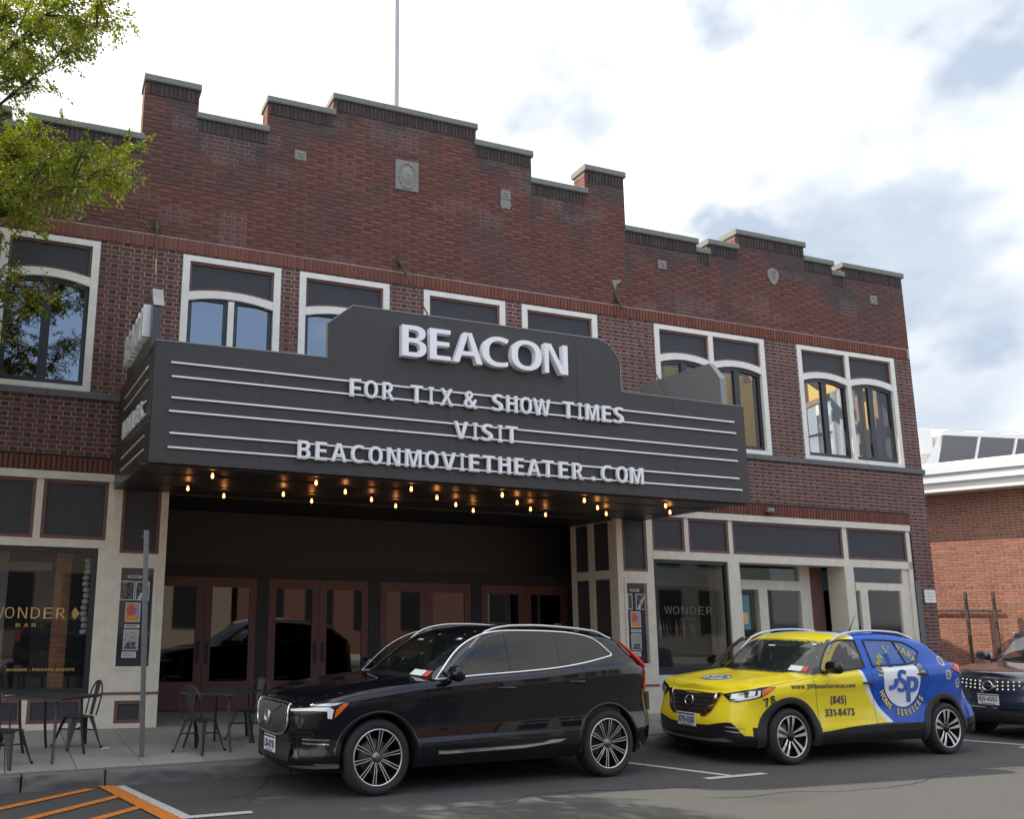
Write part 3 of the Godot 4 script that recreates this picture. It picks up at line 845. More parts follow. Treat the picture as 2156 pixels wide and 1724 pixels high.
func storefronts() -> void:
	var t := get_node("brick_theater")
	# ---- left shop
	var s := Node3D.new(); s.name = "shopfront"; t.add_child(s, true)
	var c := MB.new()
	rails(c, [[-5.3, 0.92, 3.255, 3.36, 0.03], [-5.3, 0.845, 2.345, 2.455, 0.0], [0.845, 0.92, 0.0, 3.255, 0.0], [0.765, 0.845, 0.0, 2.345, -0.005], [-0.09, 0.0, 2.455, 3.255, 0.0], [-1.0, -0.91, 2.455, 3.255, 0.0], [-1.85, -1.76, 0.0, 3.255, 0.0], [-5.3, 0.765, 0.0, 0.075, 0.0], [-5.3, 0.765, 0.385, 0.44, 0.0]])
	for x in [-0.98, 0.02, -0.03]:
		pass
	rails(c, [[-0.05, 0.02, 0.075, 0.385, -0.004], [0.70, 0.765, 0.075, 0.385, -0.004]])
	part("trim", c, M.cream, s)
	panel(s, -0.91, -0.09, 2.455, 3.255); panel(s, 0.0, 0.845, 2.455, 3.255); panel(s, -1.76, -1.0, 2.455, 3.255)
	panel(s, 0.02, 0.70, 0.075, 0.385); panel(s, -1.0, -0.05, 0.075, 0.385)
	var g := MB.new()
	g.frame(-1.76, 0.765, 0.44, 2.345, 0.07, -0.1, -0.035)
	part("sash", g, M.sash, s)
	g = MB.new(); g.quad(Vector3(-1.72, 0.5, -0.07), Vector3(0.72, 0.5, -0.07), Vector3(0.72, 2.29, -0.07), Vector3(-1.72, 2.29, -0.07))
	part("pane", g, M.glass, s)
	# lettering on the glass
	var w := ["W", "O", "N", "D", "E", "R"]
	for k in 6: text_box("lettering", w[k], false, -0.50 + k * 0.158, -0.50 + k * 0.158 + (0.11 if k != 0 else 0.14), 1.405, 1.545, -0.058, 0.004, M.gold, s, -0.35)
	for k in 3: text_box("lettering", "BAR"[k], false, -0.20 + k * 0.098, -0.145 + k * 0.098, 1.295, 1.34, -0.058, 0.004, M.gold, s)
	text_box("lettering", "DINING · PRIVATE EVENTS", true, -0.26, 0.57, 0.735, 0.765, -0.058, 0.004, M.gold, s)
	var fan := MB.new()
	for k in 5:
		var an := PI + (k - 2) * 0.38
		fan.prism(PackedVector2Array([Vector2(0.585, 1.475), Vector2(0.585, 1.475) + Vector2(cos(an - 0.12), sin(an - 0.12)) * 0.1, Vector2(0.585, 1.475) + Vector2(cos(an + 0.12), sin(an + 0.12)) * 0.1]), -0.062, -0.058)
	part("fan_ornament", fan, M.gold, s)
	shop_room(t, -5.5, 0.75, true)
	pilaster(t, 0.92, 1.66)
	pilaster(t, 9.05, 9.755)
	# ---- lobby recess: black walls, dark header, four pairs of red-brown doors
	var lob := Node3D.new(); lob.name = "lobby_recess"; t.add_child(lob, true)
	var b := MB.new()
	b.box(Vector3(0.0, 2.27, -2.1), Vector3(10.3, 3.5, -1.88)); b.box(Vector3(0.9, 3.14, -1.88), Vector3(9.76, 3.4, -0.095))
	b.box(Vector3(0.0, 0.0, -1.88), Vector3(0.93, 3.3, -1.4)); 
	part("back_wall", b, M.black, lob)
	var lw := MB.new(); lw.box(Vector3(0.7, 0, -1.88), Vector3(0.93, 3.2, -0.095)); part("side_wall", lw, M.black, lob)
	var hd := MB.new(); hd.box(Vector3(0.93, 2.09, -2.0), Vector3(10.3, 2.268, -1.855)); part("header", hd, M.dark, lob)
	var xs := [1.70, 3.42, 3.615, 5.36, 5.575, 7.30, 7.51, 9.27]
	for q in [[0.93, 1.70], [3.42, 3.615], [5.36, 5.575], [7.30, 7.51], [9.27, 10.3]]:
		var po := MB.new(); po.box(Vector3(q[0], 0, -2.0), Vector3(q[1], 2.09, -1.87)); part("post", po, M.dark, lob)
	for k in 4:
		var a: float = xs[k * 2]; var e: float = xs[k * 2 + 1]; var m := (a + e) * 0.5
		for h in 2:
			var l := a if h == 0 else m + 0.003; var r := m - 0.003 if h == 0 else e
			var d := Node3D.new(); d.name = "door"; t.add_child(d, true)
			var f := MB.new(); f.frame(l, r, 0.01, 2.085, 0.125, -1.93, -1.885, 0.16, 0.44); part("leaf", f, M.redoor, d)
			var gl := MB.new(); gl.quad(Vector3(l + 0.11, 0.43, -1.905), Vector3(r - 0.11, 0.43, -1.905), Vector3(r - 0.11, 1.94, -1.905), Vector3(l + 0.11, 1.94, -1.905)); part("pane", gl, M.doorglass, d)
			var hn := MB.new(); var hx := r - 0.065 if h == 0 else l + 0.065
			hn.rbox(Vector3(hx - 0.03, 0.73, -1.886), Vector3(hx + 0.03, 1.07, -1.872), 0.006); part("handle_plate", hn, M.black, d)
	var room := MB.new()
	room.box(Vector3(0.5, 0, -5.2), Vector3(10.5, 3.3, -5.0)); room.box(Vector3(0.3, 0, -5.0), Vector3(0.5, 3.3, -2.0)); room.box(Vector3(10.3, 0, -5.0), Vector3(10.5, 3.3, -1.9)); room.box(Vector3(0.5, 2.9, -5.0), Vector3(10.3, 3.1, -2.1)); room.box(Vector3(0.5, -0.3, -5.0), Vector3(10.3, 0.0, -2.1))
	part("inner_room", room, M.room, lob)
	# glazed side of the recess on the right (panels facing the lobby)
	var sd := MB.new(); var sp := MB.new()
	for q in [[-1.35, -1.25], [-0.81, -0.68], [-0.2, -0.09]]: sd.box(Vector3(9.05, 0, q[0]), Vector3(9.13, 3.2, q[1]))
	for z in [[-1.25, -0.81], [-0.68, -0.2]]:
		sd.box(Vector3(9.055, 2.16, z[0]), Vector3(9.13, 2.31, z[1])); sd.box(Vector3(9.055, 3.13, z[0]), Vector3(9.13, 3.2, z[1])); sd.box(Vector3(9.055, 0, z[0]), Vector3(9.13, 0.4, z[1]))
		sp.box(Vector3(9.10, 2.31, z[0]), Vector3(9.12, 3.13, z[1])); sp.box(Vector3(9.10, 0.4, z[0]), Vector3(9.12, 2.16, z[1]))
	part("side_trim", sd, M.cream, lob); part("side_panel", sp, M.slate, lob)
	# ---- right shop
	var r2 := Node3D.new(); r2.name = "shopfront"; t.add_child(r2, true)
	c = MB.new()
	rails(c, [[9.755, 15.79, 3.245, 3.36, 0.03], [9.755, 15.79, 2.515, 2.655, 0.0], [10.475, 10.56, 2.655, 3.245], [11.425, 11.51, 2.655, 3.245], [14.075, 14.185, 2.655, 3.245], [15.69, 15.79, 0.0, 3.245, 0.0], [9.755, 9.80, 0.0, 3.245, 0.0], [11.37, 11.61, 0.0, 2.515, 0.004], [9.80, 11.37, 0.0, 0.10, 0.0], [9.80, 11.37, 0.42, 0.6, 0.0], [9.80, 9.87, 0.10, 0.42, -0.004], [11.3, 11.37, 0.10, 0.42, -0.004]])
	rails(c, [[14.06, 14.27, 0.0, 2.515, 0.004], [14.33, 14.43, 2.085, 2.235, -0.03], [14.43, 15.69, 2.10, 2.235, -0.03], [14.43, 14.61, 0.0, 2.10, -0.03], [15.44, 15.69, 0.0, 2.10, -0.03], [15.53, 15.69, 2.235, 2.515, -0.03], [14.61, 15.44, 0.0, 0.3, -0.03]])
	c.box(Vector3(14.06, 0, -0.40), Vector3(14.27, 2.515, -0.09))
	# recessed entry
	c.box(Vector3(11.61, 0, -0.62), Vector3(12.09, 2.52, -0.5)); c.box(Vector3(12.09, 2.07, -0.62), Vector3(13.72, 2.245, -0.5)); c.box(Vector3(13.47, 0, -0.62), Vector3(13.72, 2.07, -0.5)); c.box(Vector3(13.47, 2.245, -0.62), Vector3(13.72, 2.52, -0.5)); c.box(Vector3(12.48, 0, -0.62), Vector3(12.68, 2.07, -0.5)); c.box(Vector3(12.68, 0, -0.62), Vector3(13.47, 0.35, -0.5)); c.box(Vector3(12.09, 0, -0.62), Vector3(12.48, 0.35, -0.5))
	c.box(Vector3(11.61, 2.52, -0.62), Vector3(14.06, 2.6, -0.09)); c.box(Vector3(13.72, 0.0, -0.62), Vector3(14.06, 0.35, -0.5)); c.box(Vector3(11.61, 0, -0.5), Vector3(11.63, 2.515, -0.09))
	part("trim", c, M.cream, r2)
	panel(r2, 9.80, 10.475, 2.655, 3.245); panel(r2, 10.56, 11.425, 2.655, 3.245); panel(r2, 11.51, 14.075, 2.655, 3.245); panel(r2, 14.185, 15.69, 2.655, 3.245); panel(r2, 9.87, 11.3, 0.10, 0.42)
	var dk := MB.new(); dk.box(Vector3(13.72, 0.35, -0.58), Vector3(14.06, 2.52, -0.53)); part("side_panel", dk, M.mould, r2)
	g = MB.new(); g.frame(9.80, 11.37, 0.6, 2.515, 0.05, -0.1, -0.035, 0.06, 0.12); part("sash", g, M.sash, r2)
	for q in [[9.84, 11.33, 0.7, 2.46, -0.07], [12.09, 13.47, 2.245, 2.52, -0.56], [12.09, 12.48, 0.35, 2.07, -0.56], [12.68, 13.47, 0.35, 2.07, -0.56], [14.33, 15.53, 2.235, 2.515, -0.06], [14.61, 15.44, 0.3, 2.10, -0.06], [14.27, 14.43, 0.1, 2.085, -0.06]]:
		g = MB.new(); g.quad(Vector3(q[0], q[2], q[4]), Vector3(q[1], q[2], q[4]), Vector3(q[1], q[3], q[4]), Vector3(q[0], q[3], q[4]))
		part("pane", g, M.glass, r2)
	for k in 6: text_box("lettering", w[k], false, 10.02 + k * 0.175, 10.02 + k * 0.175 + (0.13 if k != 0 else 0.16), 1.60, 1.73, -0.058, 0.004, M.lettergrey, r2)
	for k in 3: text_box("lettering", "BAR"[k], false, 10.35 + k * 0.12, 10.41 + k * 0.12, 1.49, 1.535, -0.058, 0.004, M.lettergrey, r2)
	shop_room(t, 9.76, 16.1, false)

func pilaster(t: Node, x0: float, x1: float) -> void:
	var s := Node3D.new(); s.name = "pilaster"; t.add_child(s, true)
	var c := MB.new(); var z := 0.035
	var a := x0 + 0.115; var b := x1 - 0.10
	for r in [[x0, a, 0.0, 3.27], [b, x1, 0.0, 3.27], [a, b, 2.14, 2.29], [a, b, 3.24, 3.27], [a, b, 0.46, 0.745], [a, b, 0.0, 0.06], [a, b, 0.35, 0.43]]:
		c.box(Vector3(r[0], r[2], -0.095), Vector3(r[1], r[3], z))
	part("trim", c, M.cream, s)
	panel(s, a, b, 2.29, 3.24, z)
	var m := MB.new(); m.box(Vector3(x0 - 0.008, 0.43, -0.09), Vector3(x1 + 0.012, 0.46, z + 0.016)); part("belt_moulding", m, M.mould, s)
	panel(s, x0 + 0.18, x1 - 0.20, 0.06, 0.35, z)
	m = MB.new(); m.box(Vector3(a, 0.06, -0.09), Vector3(x0 + 0.18, 0.35, z)); m.box(Vector3(x1 - 0.20, 0.06, -0.09), Vector3(b, 0.35, z)); part("trim", m, M.cream, s)
	# poster case let into the pier
	var q := thing("poster_case", "dark glazed poster case in the cream pier %s" % ("behind the bare sign pole" if x0 < 5 else "behind the black car's tail"), "display case", Vector3(x0, 0, z), 0, "poster cases beside the lobby")
	var w := x1 - x0
	m = MB.new(); m.box(Vector3(0.115, 0.745, -0.10), Vector3(w - 0.10, 2.14, -0.07)); part("backing", m, M.slate, q)
	m = MB.new(); m.frame(0.115, w - 0.10, 0.745, 2.14, 0.045, -0.07, 0.010); part("frame", m, M.cream, q)
	m = MB.new(); m.quad(Vector3(0.155, 0.785, -0.012), Vector3(w - 0.14, 0.785, -0.012), Vector3(w - 0.14, 2.10, -0.012), Vector3(0.155, 2.10, -0.012)); part("pane", m, M.glass, q)
	var left := x0 < 5
	var side := "left pier case" if left else "right pier case"
	var ox := 0.155 if left else 0.165
	var sheets := [["movie_poster", 0.0 if left else 0.05, 0.20 if left else 0.145, 1.66, 1.92, 0, "dark movie poster at upper left in the " + side], ["movie_poster", 0.21, 0.40, 1.66, 1.92, 1, "black and white movie poster with a pale diagonal figure in the " + side], ["movie_poster", 0.095, 0.295, 1.37, 1.63, 2, "red, orange and blue movie poster in the " + side], ["caption_card", 0.095, 0.295, 1.29, 1.34, 4, "white caption strip between two posters in the " + side], ["movie_poster", 0.09, 0.29, 1.0, 1.27, 3, "grey movie poster of dark silhouettes in the " + side], ["caption_card", 0.08, 0.27, 0.90, 0.98, 4, "white card at the bottom of the " + side], ["caption_card", 0.10, 0.29, 1.955, 2.0, 5, "small cream heading card at the top of the " + side]]
	for h in sheets:
		var o := thing(h[0], h[6], "poster" if h[0] == "movie_poster" else "card", Vector3(x0 + ox + h[1], h[3], z - 0.066), 0, "sheets in the poster cases")
		var k := MB.new(); var ww: float = h[2] - h[1]; var hh: float = h[4] - h[3]
		if h[0] == "movie_poster":
			k.box(Vector3(0, 0, 0), Vector3(ww, hh, 0.004)); part("paper", k, M.paper, o)
			k = MB.new(); k.quad(Vector3(0.014, 0.014, 0.006), Vector3(ww - 0.014, 0.014, 0.006), Vector3(ww - 0.014, hh - 0.014, 0.006), Vector3(0.014, hh - 0.014, 0.006)); part("print", k, M.posters[h[5]], o)
		else:
			k.box(Vector3(0, 0, 0), Vector3(ww, hh, 0.004)); part("paper", k, M.paper if h[5] == 4 else M.cream, o)
			for ln in 2: 
				var g := MB.new(); g.box(Vector3(0.02, hh * (0.3 + 0.3 * ln), 0.004), Vector3(ww * 0.8, hh * (0.3 + 0.3 * ln) + 0.006, 0.0055)); part("print", g, M.dark, o)

func shop_room(t: Node, x0: float, x1: float, left: bool) -> void:
	var r := Node3D.new(); r.name = "shop_interior"; t.add_child(r, true)
	var b := MB.new()
	b.box(Vector3(x0, 0, -4.2), Vector3(x1, 3.4, -4.0)); b.box(Vector3(x0 - 0.15, 0, -4.0), Vector3(x0, 3.4, -0.1)); b.box(Vector3(x1, 0, -4.0), Vector3(x1 + 0.02, 3.4, -0.1)); b.box(Vector3(x0, 3.0, -4.0), Vector3(x1, 3.3, -0.1)); b.box(Vector3(x0, -0.3, -4.0), Vector3(x1, 0.0, -0.1))
	part("wall", b, M.room, r)
	if left:
		var rest := MB.new(); var mo := MB.new()
		wall_course(rest, mo, Transform3D(Basis(), Vector3(0.25, 0, -0.60)), 0.21, 0.0, 2.9, Color(0.42, 0.18, 0.075), Color(0.34, 0.15, 0.065), Color(0.3, 0.22, 0.16), 1)
		var o := part("brickwork", rest, M.brick, r); o.set_meta("kind", "stuff")
		mo.col = Color(0.3, 0.12, 0.06); mo.box(Vector3(0.25, 0, -0.85), Vector3(0.46, 2.9, -0.61)); part("brick_column", mo, M.mortar, r)
		var k := MB.new(); k.box(Vector3(-5.0, 2.05, -0.7), Vector3(0.2, 2.17, -0.62)); k.box(Vector3(-0.5, 0.0, -0.72), Vector3(-0.36, 2.9, -0.6)); part("beam", k, M.sillstone, r)
		var ch := thing("lantern_string", "hanging string of stacked white paper lanterns inside the left shop window", "lantern", Vector3(0.66, 1.2, -0.32))
		for j in 13:
			var m := MB.new()
			m.lathe([Vector2(0.03, 0.0), Vector2(0.052, 0.018), Vector2(0.052, 0.05), Vector2(0.03, 0.068)], Vector3(0.012 * sin(j * 1.3), 0.08 * j, 0), Vector3.UP, 10)
			part("shade", m, M.shade, ch)
		var st := MB.new(); st.tube([Vector3(0, 1.05, 0), Vector3(0, 1.8, 0)], 0.004, 5); part("cord", st, M.black, ch)
	else:
		var k := MB.new()
		k.box(Vector3(10.3, 2.12, -1.15), Vector3(16.0, 2.5, -1.0)); part("bulkhead", k, mat(Color(0.06, 0.22, 0.26), 0.6), r)
		k = MB.new(); k.box(Vector3(11.7, 0.0, -0.9), Vector3(11.86, 2.6, -0.75)); part("column", k, M.cream, r)
		k = MB.new(); k.box(Vector3(9.9, 0, -1.3), Vector3(11.6, 1.18, -0.95)); part("counter", k, M.dark, r)
		var cols := [Color(0.30, 0.03, 0.025), Color(0.35, 0.35, 0.33), Color(0.05, 0.10, 0.06), Color(0.22, 0.14, 0.05), Color(0.05, 0.05, 0.06), Color(0.28, 0.25, 0.18)]
		var mats := []
		for cc in cols: mats.append(mat(cc, 0.15))
		for j in 16:
			var o := thing("bottle", "%s bottle, %s on the counter in the right shop window" % [["red", "pale grey", "green", "amber", "black", "tan"][j % 6], ["first from the left", "second from the left", "third from the left", "fourth from the left", "fifth from the left", "sixth from the left", "seventh from the left", "eighth from the left", "eighth from the right", "seventh from the right", "sixth from the right", "fifth from the right", "fourth from the right", "third from the right", "second from the right", "last on the right"][j]], "bottle", Vector3(10.02 + j * 0.098 + rng.randf() * 0.02, 1.18, -1.08 - rng.randf() * 0.1), 0, "bottles on the bar counter")
			var m := MB.new(); var hgt := rng.randf_range(0.85, 1.15)
			m.lathe([Vector2(0.0, 0), Vector2(0.036, 0), Vector2(0.036, 0.18 * hgt), Vector2(0.014, 0.23 * hgt), Vector2(0.013, 0.30 * hgt), Vector2(0, 0.30 * hgt)], Vector3.ZERO, Vector3.UP, 10)
			part("body", m, mats[j % 6], o)
		for j in 2:
			var o := thing("window_poster", ["teal and yellow paper poster inside the right shop's entrance sidelight", "red paper poster below the teal one in the entrance sidelight"][j], "poster", Vector3(12.13, 1.35 - j * 0.75, -0.60))
			var m := MB.new(); m.box(Vector3(0, 0, 0), Vector3(0.2, 0.62, 0.004)); part("paper", m, mat(Color(0.05, 0.28, 0.33), 0.7) if j == 0 else mat(Color(0.55, 0.10, 0.06), 0.7), o)
			m = MB.new()
			if j == 0: m.box(Vector3(0.03, 0.1, 0.004), Vector3(0.15, 0.3, 0.007))
			else: m.box(Vector3(0.04, 0.25, 0.004), Vector3(0.16, 0.45, 0.007))
			part("print", m, M.gold if j == 0 else M.paper, o)

func materials_more() -> void:
	M.slatec = mat(Color(0.10, 0.10, 0.11), 0.7)
	M.lettergrey = mat(Color(0.11, 0.10, 0.07), 0.4)
	M.shade = mat(Color(0.36, 0.37, 0.38), 0.6)
	M.sidepane = glass(Color(0.30, 0.46, 0.46), 0.45)
	M.paper = mat(Color(0.74, 0.74, 0.72), 0.7)
	M.posters = []
	var sets := [[Color(0.03, 0.03, 0.035), Color(0.10, 0.09, 0.09), Color(0.2, 0.18, 0.17)], [Color(0.05, 0.05, 0.05), Color(0.75, 0.74, 0.72), Color(0.18, 0.18, 0.18)], [Color(0.75, 0.13, 0.10), Color(0.20, 0.28, 0.62), Color(0.9, 0.38, 0.08)], [Color(0.55, 0.56, 0.50), Color(0.10, 0.10, 0.10), Color(0.32, 0.32, 0.28)]]
	for k in 4:
		var f := FastNoiseLite.new(); f.seed = 70 + k; f.frequency = 0.045
		var im := Image.create(64, 88, false, Image.FORMAT_RGB8)
		for y in 88:
			for x in 64:
				var n := f.get_noise_2d(x, y)
				var c: Color = sets[k][0].lerp(sets[k][2], clampf(n * 1.8 + 0.35, 0, 1))
				if k == 0 and Vector2(x - 32, (y - 45) * 0.7).length() < 13 + n * 8: c = sets[k][1]
				if k == 1 and absf((x - 12) - (88 - y) * 0.62 + n * 14) < 9: c = sets[k][1]
				if k == 2:
					c = sets[2][1].lerp(Color(0.6, 0.65, 0.75), 0.4) if x > 40 + n * 20 else c
					if Vector2(x - 26, y - 34).length() < 22 + n * 9: c = sets[2][0]
					if y > 62 + n * 10: c = sets[2][2]
				if k == 3 and y > 52 and (Vector2(x - 20, y - 66).length() < 11 or Vector2(x - 44, y - 62).length() < 12 or y > 76 + n * 6): c = sets[3][1]
				im.set_pixel(x, y, c.linear_to_srgb())
		var m := mat(Color(1, 1, 1), 0.6); m.albedo_texture = ImageTexture.create_from_image(im)
		M.posters.append(m)

# ------------------------------------------------------------------ marquee
func marquee() -> void:
	var t := thing("marquee", "dark brown theatre marquee with white letters and rails above the lobby doors", "marquee")
	var Z := 2.55
	# lower box with slightly splayed ends
	var A := [Vector2(0.905, 0.02), Vector2(1.08, Z - 0.08), Vector2(9.555, Z - 0.08), Vector2(9.64, 0.02)]
	for k in 3:
		var a: Vector2 = A[k]; var b: Vector2 = A[k + 1]
		if k == 1: continue
		var body := MB.new(); body.quad(Vector3(a.x, 3.155, a.y), Vector3(b.x, 3.155, b.y), Vector3(b.x, 4.58, b.y), Vector3(a.x, 4.58, a.y)); part("end_face", body, M.marqend, t)
	var top := MB.new()
	top.quad(Vector3(A[1].x, 4.50, A[1].y), Vector3(A[2].x, 4.50, A[2].y), Vector3(A[3].x, 4.50, A[3].y), Vector3(A[0].x, 4.50, A[0].y))
	part("roof", top, M.galv, t)
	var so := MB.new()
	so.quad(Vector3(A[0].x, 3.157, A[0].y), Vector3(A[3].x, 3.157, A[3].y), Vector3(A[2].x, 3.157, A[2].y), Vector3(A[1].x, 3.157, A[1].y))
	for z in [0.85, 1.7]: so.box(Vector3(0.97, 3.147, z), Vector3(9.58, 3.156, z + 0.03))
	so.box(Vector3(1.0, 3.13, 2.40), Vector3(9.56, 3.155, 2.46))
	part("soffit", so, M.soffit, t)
	var outline := PackedVector2Array([Vector2(1.08, 3.155), Vector2(9.558, 3.155), Vector2(9.558, 4.585), Vector2(7.437, 4.60), Vector2(7.435, 5.02), Vector2(7.41, 5.09), Vector2(7.36, 5.15), Vector2(7.29, 5.23), Vector2(7.21, 5.285), Vector2(7.08, 5.325), Vector2(3.47, 5.322), Vector2(3.15, 5.05), Vector2(3.15, 4.605), Vector2(1.08, 4.582)])
	var f := MB.new(); f.prism(outline, Z - 0.08, Z)
	part("front_face", f, M.marq, t)
	for x in [2.35, 4.78, 6.72, 8.3]:
		var sm := MB.new(); sm.box(Vector3(x, 3.16, Z - 0.01), Vector3(x + 0.006, 4.57 if x < 3.2 or x > 7.4 else 5.31, Z + 0.0015)); part("seam", sm, M.black, t)
	# thin metal capping along the top edge
	var cap := MB.new()
	for k in range(2, outline.size() - 1):
		cap.beam(Vector3(outline[k].x, outline[k].y + 0.004, Z - 0.04), Vector3(outline[k + 1].x, outline[k + 1].y + 0.004, Z - 0.04), 0.088, 0.012)
	part("capping", cap, M.galv, t)
	# raised end panels with their own letters
	for e in 2:
		var m := MB.new()
		var pz := PackedVector2Array([Vector2(0.30, 4.52), Vector2(2.27, 4.52), Vector2(2.27, 5.08), Vector2(2.06, 5.36), Vector2(0.62, 5.42), Vector2(0.46, 5.39), Vector2(0.35, 5.28), Vector2(0.30, 5.1)])
		var x := 0.99 if e == 0 else 9.47
		m.prism(pz, -0.05, 0.05)
		var o := part("end_panel", m, M.marqend if e == 0 else M.galv, t)
		o.transform = Transform3D(Basis(Vector3(0.05 if e == 0 else 0.0, 0, 1).normalized(), Vector3.UP, Vector3(-1, 0, 0.05 if e == 0 else 0.0).normalized()), Vector3(x, 0, 0.0))
		if e == 0:
			for k in 6:
				var L := text_box("letter", "BEACON"[k], true, 0.60 + k * 0.262, 0.60 + k * 0.262 + [0.19, 0.15, 0.23, 0.22, 0.25, 0.22][k], 4.74, 5.14, 0.05 + 0.09, 0.09, M.letter, o)
				L.name = "letter"
	var hood := MB.new(); hood.beam(Vector3(1.12, 5.375, 2.05), Vector3(1.12, 5.095, 2.275), 0.125, 0.012); part("capping", hood, M.galv, t)
	# rails
	var ys := [4.33, 4.165, 3.915, 3.755, 3.50, 3.335]
	for k in 6:
		var r := MB.new()
		if k == 3:
			r.box(Vector3(1.27, ys[k] - 0.010, Z + 0.012), Vector3(4.05, ys[k] + 0.010, Z + 0.028)); r.box(Vector3(4.062, ys[k] - 0.010, Z + 0.012), Vector3(9.365, ys[k] + 0.010, Z + 0.028))
		else: r.box(Vector3([1.265, 1.28, 1.29, 1.29, 1.29, 1.28][k], ys[k] - 0.010, Z + 0.012), Vector3([9.35, 9.37, 9.37, 9.37, 9.37, 9.41][k], ys[k] + 0.010, Z + 0.028))
		part("rail", r, M.rail, t)
		r = MB.new(); r.beam(Vector3(0.935, ys[k] + 0.0, 0.55), Vector3(1.04, ys[k] + 0.0, 2.28), 0.014, 0.016); part("side_rail", r, M.rail, t)
	# big letters
	var bx := [[4.10, 4.435], [4.485, 4.775], [4.81, 5.235], [5.235, 5.625], [5.66, 6.115], [6.165, 6.52]]
	for k in 6:
		text_box("letter", "BEACON"[k], true, bx[k][0], bx[k][1], 4.715, 5.125, Z + 0.105, 0.10, M.letter, t, -0.4)
	# changeable letters hung on the rails
	var rows := [["FORTIX&SHOWTIMES", [[3.43, 3.58], [3.62, 3.80], [3.86, 4.02], [4.24, 4.41], [4.49, 4.56], [4.65, 4.83], [4.985, 5.175], [5.39, 5.55], [5.60, 5.765], [5.805, 5.98], [6.0, 6.26], [6.45, 6.63], [6.69, 6.75], [6.81, 7.02], [7.07, 7.215], [7.26, 7.42]], 4.13, 4.358],
		["VISIT", [[4.84, 5.04], [5.11, 5.175], [5.23, 5.395], [5.47, 5.535], [5.58, 5.76]], 3.72, 3.945],
		["BEACONMOVIETHEATER.COM", [[2.79, 2.95], [3.01, 3.155], [3.21, 3.405], [3.46, 3.63], [3.69, 3.87], [3.93, 4.105], [4.17, 4.39], [4.44, 4.62], [4.66, 4.865], [4.92, 4.985], [5.05, 5.195], [5.24, 5.42], [5.47, 5.645], [5.70, 5.84], [5.89, 6.085], [6.11, 6.29], [6.36, 6.505], [6.57, 6.74], [6.865, 6.925], [7.02, 7.19], [7.26, 7.44], [7.48, 7.70]], 3.305, 3.53]]
	for r in rows:
		for k in r[0].length():
			var ch: String = r[0][k]
			var y1: float = r[3] if ch != "." else r[2] + 0.06
			var o := text_box("letter", ch, true, r[1][k][0], r[1][k][1], r[2], y1, Z + 0.058, 0.03, M.lettershade, t)
			if ch != ".":
				var w: float = r[1][k][1] - r[1][k][0]
				var inx := 0.014 if w > 0.1 else 0.018
				text_box("letter_ridge", ch, false, r[1][k][0] + inx, r[1][k][1] - inx, r[2] + 0.016, y1 - 0.016, Z + 0.066, 0.008, M.letter, t)
	var sd := Node3D.new(); sd.name = "side_letters"; t.add_child(sd)
	sd.transform = Transform3D(Basis(Vector3(0.068, 0, 1).normalized(), Vector3.UP, Vector3(-1, 0, 0.068).normalized()), Vector3(0.905, 0, 0))
	for k in 6: text_box("letter", "MOVIES"[k], true, 0.75 + k * 0.25, 0.75 + k * 0.25 + [0.22, 0.18, 0.2, 0.07, 0.15, 0.16][k], 3.73, 3.945, 0.05, 0.03, M.letter, sd)
	# tie rods back to the wall
	for q in [[Vector3(1.26, 7.14, 0.0), Vector3(1.10, 5.36, 2.02)], [Vector3(5.12, 7.16, 0.0), Vector3(5.24, 4.55, 2.15)], [Vector3(9.28, 7.13, 0.0), Vector3(9.05, 4.52, 1.75)]]:
		var m := MB.new(); m.tube([q[0], q[1]], 0.012, 6); m.rbox(q[0] + Vector3(-0.05, -0.09, 0.0), q[0] + Vector3(0.05, 0.09, 0.025), 0.006)
		m.tube([q[0] + Vector3(0, 0, 0.02), q[0] + (q[1] - q[0]) * 0.12], [0.04, 0.018], 6)
		part("tie_rod", m, M.rust, t)
	# bulbs under the soffit
	var lat := [[2.30, [1.85, 3.12, 4.38, 5.68, 6.94, 8.28], "front"], [1.70, [3.70, 5.01, 6.24, 7.56, 8.83], "second"], [1.12, [1.75, 3.02, 4.28, 5.57, 6.79, 8.11], "third"], [0.60, [2.32, 3.57, 4.85, 6.11, 7.36], "back"]]
	var ord := ["first", "second", "third", "fourth", "fifth", "sixth"]
	var first: Node3D = null
	for r in lat:
		for k in r[1].size():
			var label := "small glowing amber bulb under the marquee, %s from the left in the %s row" % [ord[k], r[2]]
			var o: Node3D
			if first == null:
				o = thing("marquee_bulb", label, "light bulb", Vector3.ZERO, 0, "bulbs under the marquee"); first = o
				var m := MB.new(); m.lathe([Vector2(0, 0), Vector2(0.026, 0), Vector2(0.022, -0.035), Vector2(0.014, -0.04), Vector2(0, -0.04)], Vector3.ZERO, Vector3.UP, 10); part("socket", m, M.rust, o)
				m = MB.new(); m.lathe([Vector2(0.0, -0.105), Vector2(0.010, -0.101), Vector2(0.018, -0.088), Vector2(0.019, -0.075), Vector2(0.013, -0.052), Vector2(0.009, -0.04)], Vector3.ZERO, Vector3.UP, 12); part("bulb", m, M.bulb, o)
				var li := OmniLight3D.new(); li.name = "glow"; li.position = Vector3(0, -0.075, 0); li.light_color = Color(1.0, 0.62, 0.32); li.light_energy = 0.004; li.light_size = 0.012; li.omni_range = 12.0; li.omni_attenuation = 2.0; li.shadow_enabled = true; o.add_child(li)
			else:
				o = first.duplicate(); o.name = numbered("marquee_bulb"); add_child(o); tag(o, label, "light bulb", "bulbs under the marquee")
			o.position = Vector3(r[1][k], 3.15, r[0])

